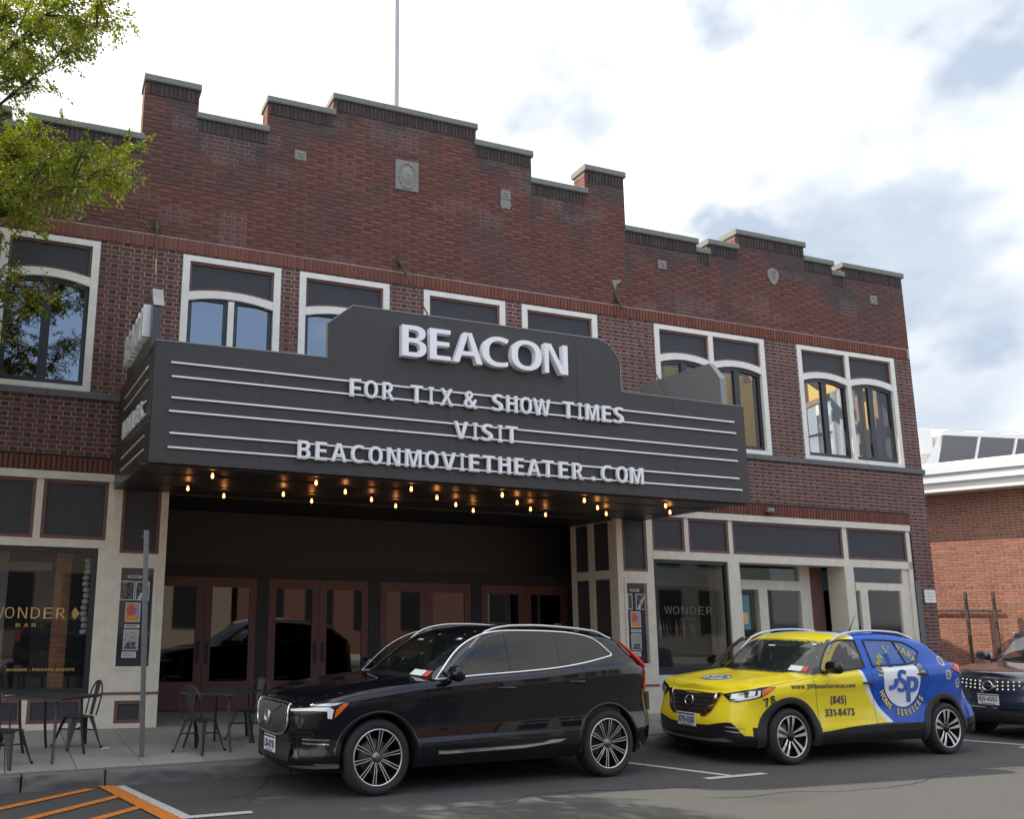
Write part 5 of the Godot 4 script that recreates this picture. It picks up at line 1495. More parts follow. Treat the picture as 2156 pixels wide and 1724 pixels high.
func make_wheel(parent: Node3D, s: float, z: float, R: float, rimR: float, style: int, outward: float) -> void:
	var w := Node3D.new(); w.name = "wheel"; parent.add_child(w, true)
	w.position = Vector3(s, R, z)
	var ax := Vector3(0, 0, outward)
	var m := MB.new()
	m.lathe([Vector2(rimR * 0.96, -0.20), Vector2(R * 0.93, -0.205), Vector2(R * 0.985, -0.18), Vector2(R, -0.15), Vector2(R, -0.045), Vector2(R * 0.985, -0.018), Vector2(R * 0.93, 0.004), Vector2(lerpf(rimR, R, 0.5), 0.012), Vector2(rimR * 1.06, 0.006), Vector2(rimR * 1.0, -0.006), Vector2(rimR * 0.97, -0.02)], Vector3.ZERO, ax, 64)
	part("tyre", m, M.tyre, w)
	m = MB.new()
	m.lathe([Vector2(rimR * 1.0, -0.004), Vector2(rimR * 0.985, 0.001), Vector2(rimR * 0.955, -0.004), Vector2(rimR * 0.94, -0.02), Vector2(rimR * 0.90, -0.17), Vector2(0, -0.18)], Vector3.ZERO, ax, 64)
	part("rim_barrel", m, M.rimdark, w)
	m = MB.new(); m.lathe([Vector2(rimR * 1.005, -0.004), Vector2(rimR * 0.988, 0.003), Vector2(rimR * 0.955, 0.0), Vector2(rimR * 0.95, -0.006)], Vector3.ZERO, ax, 64); part("rim_lip", m, M.alloy, w)
	m = MB.new(); m.lathe([Vector2(0, -0.10), Vector2(rimR * 0.62, -0.10), Vector2(rimR * 0.62, -0.12)], Vector3.ZERO, ax, 32); part("brake_disc", m, M.galv, w)
	var al := MB.new(); var dk := MB.new()
	var place := func(q: Vector3, an: float) -> Vector3:
		return Vector3(q.x * cos(an) - q.y * sin(an), q.x * sin(an) + q.y * cos(an), q.z * outward)
	var groups: int = 10 if style == 0 else 5
	for g in groups:
		var an: float = TAU * g / groups + (0.16 if style == 0 else 0.31)
		var list := []
		if style == 0: list = [[-0.055, 0.030, 0.0048, 0.003], [0.075, 0.030, 0.0048, 0.003]]
		else: list = [[-0.19, 0.028, 0.022, 0.008], [0.19, 0.028, 0.022, 0.008]]
		for q in list:
			# one blade from hub to rim: [angular offset at the rim, hub radius, half width at rim, half width at hub]
			var d0 := Vector3(0.052, q[0] * 0.12, -0.030); var d1 := Vector3(rimR * 0.962 * cos(q[0] * (1.0 if style else 0.95)), rimR * 0.962 * sin(q[0]), -0.004)
			var side := Vector3(-sin(q[0]), cos(q[0]), 0)
			var a: float = q[2]; var b: float = q[3]
			var mid := d0.lerp(d1, 0.5) + Vector3(0, 0, 0.006)
			var c: float = lerpf(a, b, 0.5)
			var L := [[d0 - side * b, d0 + side * b], [mid - side * c, mid + side * c], [d1 - side * a, d1 + side * a]]
			for k in 2:
				var Q := [L[k][0], L[k + 1][0], L[k + 1][1], L[k][1]]
				var V := []
				for x in Q: V.append(place.call(x, an))
				if outward > 0: al.quad(V[0], V[1], V[2], V[3])
				else: al.quad(V[3], V[2], V[1], V[0])
				for e in [[0, 1], [2, 3]]:
					var A: Vector3 = V[e[0]]; var B: Vector3 = V[e[1]]; var dz := Vector3(0, 0, -0.035 * outward)
					dk.quad(A, A + dz, B + dz, B)
		# dark web between the two blades of a spoke
		var w0: float = 0.010 if style == 0 else 0.016; var w1: float = 0.0 if style == 0 else 0.19
		var e0 := Vector3(0.05, -w0, -0.036); var e1 := Vector3(0.05, w0, -0.036)
		var f0: Vector3; var f1: Vector3
		if style == 0: f0 = Vector3(rimR * 0.95, -0.012, -0.014); f1 = Vector3(rimR * 0.95, 0.012, -0.014)
		else: f0 = Vector3(rimR * 0.95 * cos(-w1), rimR * 0.95 * sin(-w1), -0.016); f1 = Vector3(rimR * 0.95 * cos(w1), rimR * 0.95 * sin(w1), -0.016)
		if style == 0: dk.quad(place.call(e0, an), place.call(f0, an), place.call(f1, an), place.call(e1, an))
	part("rim", al, M.alloy, w); part("spoke_side", dk, M.rimdark, w)
	m = MB.new(); m.lathe([Vector2(0.050, -0.036), Vector2(0.044, -0.026), Vector2(0.034, -0.022), Vector2(0.028, -0.008), Vector2(0.022, -0.004), Vector2(0, -0.004)], Vector3.ZERO, ax, 24); part("hub_cap", m, M.rimdark if style else M.rimgrey, w)

func build_car(called: String, label: String, cfg: Dictionary, xf: Transform3D) -> Node3D:
	var t := thing(called, label, "car"); t.transform = xf
	var c := Car.new(); c.setup(cfg, self)
	cfg["car"] = c
	var L := c.A[-1]
	# ---- lower shell
	var mb := MB.new(); var NR := 48
	var R: float = cfg.arch
	for far in [false, true]:
		var cols := []; var stepn := 1 if not far else 3
		for k in range(0, c.A.size(), stepn): cols.append(k)
		if cols[-1] != c.A.size() - 1: cols.append(c.A.size() - 1)
		var st := mb.v.size(); var P := []; var inside := []
		for k in cols:
			var o = c.O[k]; var row := []; var fl := []
			var b := c.yb(o)
			for r in NR + 1:
				var u := r / float(NR)
				var y := lerpf(b, o[2], u)
				var p := c.surf(c.A[k], y, 0.0, far)
				var hid := 0
				if absf(o[3].y) > 0.8:
					for hub in [0.0, cfg.wb]:
						var d := Vector2(p.x - hub, p.y - cfg.R)
						var l := d.length()
						if l < R - 0.016: hid = 1
						elif l < R + 0.010:
							d = d.normalized() * R; p.x = hub + d.x; p.y = cfg.R + d.y; hid = 2
				row.append(p); fl.append(hid)
			P.append(row); inside.append(fl)
		var n := cols.size()
		for k in n:
			for r in NR + 1:
				var du: Vector3 = c.surf(minf(c.A[cols[k]] + 0.012, L), P[k][r].y, 0.0, far) - c.surf(maxf(c.A[cols[k]] - 0.012, 0.0), P[k][r].y, 0.0, far)
				var dv: Vector3 = c.surf(c.A[cols[k]], P[k][r].y + 0.01, 0.0, far) - c.surf(c.A[cols[k]], P[k][r].y - 0.01, 0.0, far)
				var nn := du.cross(dv).normalized()
				if far: nn = -nn
				if k == 0: nn = Vector3(nn.x, nn.y, 0).normalized()
				mb.vert(P[k][r], nn, Vector2(c.A[cols[k]] / L, 1.0 - P[k][r].y / 1.7))
		for k in n - 1:
			for r in NR:
				var h: Array = [inside[k][r], inside[k + 1][r], inside[k][r + 1], inside[k + 1][r + 1]]
				if h.has(1) or h.count(2) == 4: continue
				var a := st + k * (NR + 1) + r; var b := a + NR + 1
				if not far: mb.i.append_array([a, a + 1, b + 1, a, b + 1, b])
				else: mb.i.append_array([a, b + 1, a + 1, a, b, b + 1])
	var body := part("body", mb, cfg.paint, t)
	# ---- bonnet and tail decks between the two upper edges
	var P := []; var UV := []
	var last := c.a_s(cfg.cowl)
	for k in c.A.size():
		if c.A[k] > last: break
		var tp := c.surf(c.A[k], c.O[k][2])
		var row := []; var uv := []
		var mid: float = table(cfg.hood, tp.x)
		for j in 25:
			var q := (j / 24.0 - 0.5) * 2.0
			var sh := 1.0 - q * q
			var rise: float = (mid - tp.y) * clampf(pow(maxf(sh, 0.0), 0.62), 0, 1)
			rise += cfg.get("ridge", 0.0) * exp(-pow((absf(q) - 0.62) / 0.13, 2.0)) * smoothstep(-0.55, 0.1, tp.x)
			row.append(Vector3(tp.x, tp.y + rise, -q * tp.z)); uv.append(Vector2(c.A[k] / L, 1.0 - minf(tp.y + rise + 0.0, 1.6) / 1.7))
		P.append(row); UV.append(uv)
	mb = MB.new(); mb.grid(P, false, UV)
	var keep_i := PackedInt32Array(); var dash := MB.new(); dash.grid(P)
	var dash_i := PackedInt32Array()
	for k in range(0, mb.i.size(), 3):
		var ce := (mb.v[mb.i[k]] + mb.v[mb.i[k + 1]] + mb.v[mb.i[k + 2]]) / 3.0
		var kk: float = ce.z / (W_of(cfg) * 0.5)
		var which := keep_i if ce.x - cfg.bowf * kk * kk < cfg.ws[0] + 0.02 else dash_i
		which.append_array([mb.i[k], mb.i[k + 1], mb.i[k + 2]])
		if which.size() > 0: pass
		if ce.x - cfg.bowf * kk * kk < cfg.ws[0] + 0.02: keep_i = which
		else: dash_i = which
	mb.i = keep_i; dash.i = dash_i
	for k in dash.v.size(): dash.v[k].y -= 0.012
	part("hood", mb, cfg.paint, t); part("dashboard", dash, M.dark, t)
	P = []; UV = []
	for k in c.A.size():
		if c.O[k][0] < cfg.tail: continue
		var tp := c.surf(c.A[k], c.O[k][2]); var row := []; var uv := []
		for j in 9: row.append(Vector3(tp.x, tp.y, -(j / 8.0 - 0.5) * 2.0 * tp.z)); uv.append(Vector2(c.A[k] / L, 1.0 - tp.y / 1.7))
		P.append(row); UV.append(uv)
	mb = MB.new(); mb.grid(P, false, UV); part("tail_deck", mb, cfg.paint, t)
	# ---- upper body with window openings
	var glassy := []
	for g in cfg.windows: glassy.append(g)
	mb = MB.new()
	var S := []
	var s0: float = cfg.g0; var s1: float = cfg.g1
	var ns := int((s1 - s0) / 0.016)
	for k in ns + 1: S.append(c.section(lerpf(s0, s1, k / float(ns))))
	var hole := func(p: Vector3, idx: int, flat: bool) -> bool:
		if idx < 13 and not flat:
			for g in glassy:
				if in_poly(g.poly, p.x, p.y): return true
		elif idx >= 15 or flat:
			var kk: float = p.z / (cfg.W * 0.5)
			var sp: float = p.x - cfg.bowf * kk * kk
			if sp > cfg.ws[0] + 0.03 and sp < cfg.ws[1] - 0.03 and absf(p.z) < c.gw(p.x, p.y) - 0.10: return true
			sp = p.x + cfg.bowr * kk * kk
			if sp > cfg.rs[0] + 0.03 and sp < cfg.rs[1] - 0.03 and absf(p.z) < c.gw(p.x, p.y) - 0.13: return true
		return false
	for far in [false, true]:
		var st := mb.v.size()
		for k in S.size():
			for j in 26:
				var p: Vector3 = S[k][j]
				var du: Vector3 = S[mini(k + 1, ns)][j] - S[maxi(k - 1, 0)][j]; var dv: Vector3 = S[k][mini(j + 1, 25)] - S[k][maxi(j - 1, 0)]
				var nn := du.cross(dv).normalized()
				if far: p.z = -p.z; nn.z = -nn.z
				if j == 25: nn.z = 0; nn = nn.normalized()
				mb.vert(p, nn, Vector2(c.a_s(p.x) / L, 1.0 - p.y / 1.7))
		for k in S.size() - 1:
			for j in 25:
				var ce: Vector3 = (S[k][j] + S[k + 1][j] + S[k][j + 1] + S[k + 1][j + 1]) * 0.25
				if hole.call(ce, j, S[k][6].y >= S[k][0].y - 0.2 and absf(S[k][6].z - S[k][0].z) > 0.1): continue
				var a := st + k * 26 + j; var b := a + 26
				if not far: mb.i.append_array([a, a + 1, b + 1, a, b + 1, b])
				else: mb.i.append_array([a, b + 1, a + 1, a, b, b + 1])
	part("roof", mb, cfg.paint, t)
	var lin := MB.new(); lin.v = mb.v.duplicate(); lin.n = mb.n.duplicate(); lin.c = mb.c; lin.u = mb.u
	for k in lin.v.size(): lin.v[k] -= lin.n[k] * 0.010; lin.n[k] = -lin.n[k]
	for k in range(0, mb.i.size(), 3): lin.i.append_array([mb.i[k], mb.i[k + 2], mb.i[k + 1]])
	part("lining", lin, M.seat, t)
	# ---- panes
	var gf := func(x: float, y: float, off: float, far: bool) -> Vector3: return c.gside(x, y, off, far)
	for g in cfg.windows:
		for far in [false, true]:
			var big := []
			var ce := Vector2.ZERO
			for p in g.poly: ce += p
			ce /= g.poly.size()
			for p in g.poly: big.append(p + (p - ce).normalized() * 0.022)
			part("window", patch(gf, big, 0.004, far, 0.04, 5), g.mat, t)
	var wf := func(x: float, y: float, off: float, _far: bool) -> Vector3:   # x runs across, y along the car
		var kk: float = x / (cfg.W * 0.5)
		var s: float = y + cfg.bowf * kk * kk
		return Vector3(s - off * 0.6, c.gtop(s, x) + off * 0.8, x)
	var wp := []
	for k in 17:
		var x := (k / 16.0 - 0.5) * 2.0
		wp.append([x, 0])
	var gl := MB.new(); var rows := []
	for r in 13:
		var row := []
		for k in 17:
			var x := (k / 16.0 - 0.5) * 2.0
			var sp := lerpf(cfg.ws[0], cfg.ws[1], r / 12.0)
			var hw := 0.7
			for it in 3:
				var kk: float = hw / (cfg.W * 0.5)
				var s: float = sp + cfg.bowf * kk * kk
				hw = c.gw(s, maxf(c.gtop(s, hw), c.belt(s).y)) - 0.075
			row.append(wf.call(x * hw, sp, 0.004, false))
		rows.append(row)
	gl.grid(rows); part("windshield", gl, cfg.wsmat, t)
	gl = MB.new(); rows = []
	for r in 7:
		var row := []
		for k in 13:
			var x := (k / 12.0 - 0.5) * 2.0
			var sp := lerpf(cfg.rs[0], cfg.rs[1], r / 6.0)
			var hw := 0.55
			var kk: float = x * hw / (cfg.W * 0.5)
			var s: float = sp - cfg.bowr * kk * kk
			row.append(Vector3(s + 0.003, c.gtop(s, x * hw) + 0.004, x * hw))
		rows.append(row)
	gl.grid(rows); part("rear_window", gl, M.privacy, t)
	# ---- cabin
	var cab := MB.new()
	cab.box(Vector3(0.6, 0.32, -cfg.W * 0.5 + 0.12), Vector3(cfg.tail, 0.40, cfg.W * 0.5 - 0.12)); cab.box(Vector3(cfg.tail - 0.35, 0.4, -cfg.W * 0.5 + 0.15), Vector3(cfg.tail - 0.25, 1.0, cfg.W * 0.5 - 0.15))
	cab.box(Vector3(0.55, 0.40, -cfg.W * 0.5 + 0.14), Vector3(0.95, 1.0, cfg.W * 0.5 - 0.14))
	for sg in [-1.0, 1.0]: cab.box(Vector3(0.7, 0.4, sg * (cfg.W * 0.5 - 0.10)), Vector3(cfg.tail, 1.03, sg * (cfg.W * 0.5 - 0.07)))
	part("cabin_floor", cab, M.dark, t)
	for q in [[1.35, 0.36], [1.35, -0.36], [2.2, 0.36], [2.2, -0.36]]:
		var se := MB.new()
		se.tube([Vector3(q[0] - 0.1, 0.55, q[1]), Vector3(q[0] + 0.02, 0.8, q[1]), Vector3(q[0] + 0.12, 1.12, q[1]), Vector3(q[0] + 0.13, 1.16, q[1])], [0.20, 0.235, 0.19, 0.10], 12, true, 1.0, Vector3(0, 0, 1))
		se.tube([Vector3(q[0] + 0.14, 1.15, q[1] - 0.1), Vector3(q[0] + 0.15, 1.24, q[1]), Vector3(q[0] + 0.14, 1.15, q[1] + 0.1)], 0.06, 8)
		for k in se.v.size(): se.v[k].x = q[0] + (se.v[k].x - q[0]) * 0.6
		part("seat", se, cfg.get("seatmat", M.seat), t)
	var sw := MB.new(); var ring := []
	for k in 21: ring.append(Vector3(1.02 + 0.10 * sin(TAU * k / 20.0) * 0.5, 0.98 + 0.17 * sin(TAU * k / 20.0), 0.36 + 0.18 * cos(TAU * k / 20.0)))
	sw.tube(ring, 0.014, 6); part("steering_wheel", sw, M.seat, t)
	# ---- underbody, wheel wells and wheels
	var ub := MB.new(); ub.box(Vector3(-0.45, cfg.yside + 0.0, -cfg.W * 0.5 + 0.16), Vector3(cfg.wb + 0.5, cfg.yside + 0.06, cfg.W * 0.5 - 0.16)); part("underbody", ub, M.black, t)
	for far in [false, true]:
		for hub in [0.0, cfg.wb]:
			var wz: float = (cfg.W * 0.5 - cfg.inset) if not far else -(cfg.W * 0.5 - cfg.inset_far)
			make_wheel(t, hub, wz, cfg.R, cfg.rim, cfg.rimstyle, -1.0 if far else 1.0)
			# liner and lip
			var arc := []; var lip := []; var arcw := []
			for k in 25:
				var an := lerpf(-0.30, PI + 0.30, k / 24.0)
				var p := Vector2(hub + cos(an) * R, cfg.R + sin(an) * R)
				var sp := c.surf(c.a_s(p.x), p.y, 0.0, far)
				arc.append(Vector3(p.x, p.y, sp.z)); arcw.append(an)
			var wl := MB.new(); var rr := [[], []]
			for p in arc:
				rr[0].append(Vector3(p.x, p.y, p.z * 0.995)); rr[1].append(Vector3(p.x, p.y, p.z - (0.30 if not far else -0.30)))
			wl.grid(rr)
			var back: Array = rr[1]
			for k in 24: wl.tri(Vector3(hub, cfg.R, back[k].z), back[k], back[k + 1])
			part("wheel_liner", wl, M.black, t)
			if cfg.clad > 0:
				var cl := MB.new(); var g := [[], [], [], []]
				for k in 25:
					var an: float = arcw[k]
					for e in 4:
						var rad: float = R + [-0.006, 0.0, cfg.clad, cfg.clad + 0.004][e]
						var x: float = hub + cos(an) * rad * (1.04 if e > 1 else 1.0); var y: float = cfg.R + sin(an) * rad
						var sp := c.surf(c.a_s(x), y, [0.0, 0.014, 0.012, 0.0][e], far)
						g[e].append(Vector3(x, y, sp.z if e > 0 else sp.z - (0.02 if not far else -0.02)))
				cl.grid(g, far)
				part("arch_trim", cl, cfg.cladmat, t)
	return t

func disc_text(t: Node3D, c: Car, s: String, centre: Vector2, radius: float, a0: float, a1: float, h: float, m: Material, inward: bool) -> void:
	var n := s.length()
	for k in n:
		if s[k] == " ": continue
		var an := lerpf(a0, a1, k / float(n - 1))
		var p := centre + Vector2(cos(an), sin(an)) * radius
		letter_on(t, c, s[k], p, h, an - PI / 2 if not inward else an + PI / 2, m)

func letter_on(t: Node3D, c: Car, ch: String, p: Vector2, h: float, turn: float, m: Material, wide := 1.0, bold := true) -> void:
	# one printed character laid on the near flank at (s, y)
	var up := 0.006
	var f := func(q: Vector2) -> Vector3:
		return c.surf(c.a_s(q.x), q.y, up) if q.y < c.belt(q.x).y - 0.005 else c.gside(q.x, q.y, up + 0.002)
	var tm := text_mesh(ch, bold, 0.002)
	var b := tm.get_aabb()
	var sc := h / 0.46
	# lay the flat glyph on the curved side by moving its vertices
	var src := tm.get_mesh_arrays()
	var vs: PackedVector3Array = src[Mesh.ARRAY_VERTEX]
	var ct := Vector2(b.position.x + b.size.x * 0.5, b.position.y + b.size.y * 0.5)
	var cs := Vector2(cos(turn), sin(turn))
	for k in vs.size():
		var l := Vector2((vs[k].x - ct.x) * wide, vs[k].y - ct.y) * sc
		var q := p + Vector2(l.x * cs.x - l.y * cs.y, l.x * cs.y + l.y * cs.x)
		var w: Vector3 = f.call(q)
		vs[k] = w + Vector3(0, 0, 0.002 if vs[k].z > 0 else 0.0)
	src[Mesh.ARRAY_VERTEX] = vs
	var am := ArrayMesh.new(); am.add_surface_from_arrays(Mesh.PRIMITIVE_TRIANGLES, src)
	part("lettering", am, m, t)

func flank_text(t: Node3D, c: Car, s: String, x0: float, x1: float, y: float, h: float, m: Material, bold := true) -> void:
	var widths := []; var tot := 0.0
	for k in s.length():
		var w := 0.18 if s[k] == " " else text_mesh(s[k], bold, 0.002).get_aabb().size.x + 0.055
		widths.append(w); tot += w
	var x := x0; var sc := (x1 - x0) / tot
	for k in s.length():
		var dy := 0.0
		if s[k] in "gjpqy(),": dy = 0.0
		if s[k] != " ":
			var tm := text_mesh(s[k], bold, 0.002); var b := tm.get_aabb()
			var base := b.position.y + b.size.y * 0.5 - 0.0
			letter_on(t, c, s[k], Vector2(x + widths[k] * sc * 0.5, y + (base - text_mesh("H", bold, 0.002).get_aabb().get_center().y) * h / 0.46), h, 0.0, m, sc * 0.46 / h, bold)
		x += widths[k] * sc

func plate(t: Node3D, c: Car, y: float, text: String, yaw := 0.0) -> void:
	var p := c.surf(0.0, y, 0.02)
	var o := Node3D.new(); o.name = "license_plate"; t.add_child(o, true)
	o.position = p; o.rotation.y = -PI / 2
	var m := MB.new(); m.rbox(Vector3(-0.155, -0.078, -0.01), Vector3(0.155, 0.078, 0.0), 0.004); part("plate", m, M.paper, o)
	m = MB.new(); m.box(Vector3(-0.15, 0.054, 0.0005), Vector3(0.15, 0.071, 0.0015)); m.box(Vector3(-0.1, -0.068, 0.0005), Vector3(0.1, -0.058, 0.0015)); part("band", m, M.plateblue, o)
	text_box("lettering", text, true, -0.132, 0.132, -0.043, 0.038, 0.003, 0.002, M.plateblue, o)

func mirrors(t: Node3D, c: Car, s: float, y: float, shell: Material) -> void:
	for far in [false, true]:
		var o := Node3D.new(); o.name = "door_mirror"; t.add_child(o, true)
		var z0 := c.belt(s).x; var sg := -1.0 if far else 1.0
		var rows := []
		for r in 9:
			var v := (r / 8.0 - 0.5) * PI; var row := []
			for k in 17:
				var an := TAU * k / 16.0
				var e := Vector3(-signf(cos(an)) * pow(absf(cos(an)), 0.6) * cos(v) * 0.075, sin(v) * 0.078, sin(an) * pow(cos(v), 0.5) * 0.115)
				e.x = maxf(e.x, -0.085) if e.x < 0 else minf(e.x, 0.045)
				row.append(Vector3(s + e.x + 0.05, y + e.y - 0.02 * e.z, sg * (z0 + 0.15 + e.z)))
			rows.append(row)
		var m := MB.new(); m.grid(rows, far); part("shell", m, shell, o)
		m = MB.new(); m.beam(Vector3(s + 0.05, y - 0.07, sg * (z0 - 0.02)), Vector3(s + 0.06, y - 0.045, sg * (z0 + 0.12)), 0.05, 0.035); part("stalk", m, M.black, o)
		m = MB.new(); m.quad(Vector3(s + 0.097, y - 0.055, sg * (z0 + 0.06)), Vector3(s + 0.097, y - 0.055, sg * (z0 + 0.24)), Vector3(s + 0.097, y + 0.055, sg * (z0 + 0.24)), Vector3(s + 0.097, y + 0.055, sg * (z0 + 0.06))); part("mirror_glass", m, M.metal, o)

func handle(t: Node3D, c: Car, s0: float, s1: float, y: float, m: Material) -> void:
	for far in [false, true]:
		var pts := []
		for k in 9:
			var u := k / 8.0
			pts.append(c.surf(c.a_s(lerpf(s0, s1, u)), y, 0.006 + 0.026 * sin(PI * clampf(u, 0.0, 1.0)), far))
		var b := MB.new(); b.tube(pts, [0.010, 0.013, 0.015, 0.015, 0.015, 0.015, 0.015, 0.013, 0.010], 8); part("door_handle", b, m, t)

func car_materials() -> void:
	var bp := mat(Color(0.005, 0.006, 0.009), 0.18); bp.specular_mode = BaseMaterial3D.SPECULAR_DISABLED; bp.clearcoat_enabled = true; bp.clearcoat = 1.0; bp.clearcoat_roughness = 0.02; M.blackpaint = bp
	var dp := mat(Color(0.025, 0.036, 0.055), 0.25, 0.3); dp.clearcoat_enabled = true; dp.clearcoat = 1.0; dp.clearcoat_roughness = 0.03; M.bluepaint = dp
	var sp := mat(Color(0.45, 0.46, 0.47), 0.3, 0.4); sp.clearcoat_enabled = true; sp.clearcoat = 1.0; sp.clearcoat_roughness = 0.05; M.silverpaint = sp
	M.chrome = mat(Color(0.80, 0.80, 0.80), 0.12, 1.0)
	M.satin = mat(Color(0.62, 0.62, 0.62), 0.3, 0.9)
	M.tyre = mat(Color(0.022, 0.022, 0.022), 0.85)
	M.rimdark = mat(Color(0.012, 0.012, 0.013), 0.35, 0.3)
	M.alloy = mat(Color(0.72, 0.72, 0.70), 0.28, 0.75)
	M.privacy = glass(Color(0.008, 0.009, 0.010), 0.86)
	M.tint = glass(Color(0.012, 0.018, 0.017), 0.42)
	M.seat = mat(Color(0.03, 0.03, 0.03), 0.8)
	M.clad = mat(Color(0.022, 0.022, 0.024), 0.6)
	M.gloss = mat(Color(0.008, 0.008, 0.009), 0.1)
	M.lampred = mat(Color(0.55, 0.012, 0.012), 0.12)
	M.lamporange = mat(Color(0.75, 0.14, 0.02), 0.2)
	M.lampglass = mat(Color(0.50, 0.52, 0.55), 0.12, 0.5)
	M.lampwhite = mat(Color(0.80, 0.82, 0.84), 0.2)
	M.plateblue = mat(Color(0.02, 0.035, 0.16), 0.5)
	M.ink = mat(Color(0.045, 0.03, 0.09), 0.5)
	M.yellowink = mat(Color(0.80, 0.62, 0.10), 0.5)
	M.blueink = mat(Color(0.015, 0.09, 0.42), 0.5)
	M.sticker = mat(Color(0.70, 0.80, 0.72), 0.4)
	M.rimgrey = mat(Color(0.20, 0.20, 0.21), 0.3, 0.8)
	M.tintgreen = glass(Color(0.05, 0.065, 0.058), 0.32)
	M.bluefilm = glass(Color(0.03, 0.14, 0.50), 0.72)
	M.pillargrey = mat(Color(0.10, 0.10, 0.105), 0.35)
	M.badgegrey = mat(Color(0.22, 0.22, 0.22), 0.4)
	M.inkgrey = mat(Color(0.10, 0.085, 0.05), 0.5)
	M.stickerred = mat(Color(0.6, 0.06, 0.04), 0.4)

func ellipse_ring(c: Vector3, rx: Vector3, ry: Vector3, n := 24) -> Array:
	var out := []
	for k in n + 1: out.append(c + rx * cos(TAU * k / n) + ry * sin(TAU * k / n))
	return out

func stickers(t: Node3D, c: Car, cfg: Dictionary) -> void:
	var put := func(called: String, x0: float, x1: float, y0: float, y1: float, m: Material) -> void:
		var rows := []
		for r in 3:
			var row := []
			for k in 3:
				var x := lerpf(x0, x1, k / 2.0); var sp := lerpf(y0, y1, r / 2.0)
				var kk: float = x / (cfg.W * 0.5); var s: float = sp + cfg.bowf * kk * kk
				row.append(Vector3(s - 0.006, c.gtop(s, x) + 0.009, x))
			rows.append(row)
		var mb := MB.new(); mb.grid(rows); part(called, mb, m, t)
	put.call("sticker", 0.46, 0.60, cfg.ws[0] + 0.07, cfg.ws[0] + 0.14, M.sticker)
	put.call("sticker", 0.605, 0.66, cfg.ws[0] + 0.07, cfg.ws[0] + 0.14, M.stickerred)
	put.call("sticker", 0.50, 0.55, cfg.ws[1] - 0.10, cfg.ws[1] - 0.07, M.sticker)
	put.call("sticker", -0.05, 0.06, cfg.ws[1] - 0.16, cfg.ws[1] - 0.14, M.sticker)

func cars() -> void:
	car_materials()
	black_suv()
	wrapped_crossover()
	dark_suv()
	# parked across the street behind the camera: what the lobby doors and the flanks mirror
	var k := 0
	for x in [-4.0, 3.2, 9.5]:
		var o: Node3D = get_node("dark_suv" if k != 1 else "black_suv").duplicate(); o.name = numbered("parked_suv"); add_child(o)
		tag(o, ["silver suv parked across the street, mirrored in the left lobby doors", "black suv parked across the street, mirrored in the lobby doors", "silver suv parked across the street, mirrored in the right shop window"][k], "car", "cars parked across the street")
		o.transform = Transform3D(Basis(Vector3(-0.996, 0, 0.08), Vector3.UP, Vector3(-0.08, 0, -0.996)), Vector3(x, ROAD, 14.6 - 0.08 * x))
		if k != 1:
			for c in o.get_children():
				if c is MeshInstance3D and c.material_override == M.bluepaint: c.material_override = M.silverpaint
		k += 1

func road_frame(q1: Vector3, q2: Vector3, W: float) -> Transform3D:
	var u := (q2 - q1).normalized(); var n := Vector3(-u.z, 0, u.x)
	return Transform3D(Basis(u, Vector3.UP, n), q1 - n * W * 0.5)

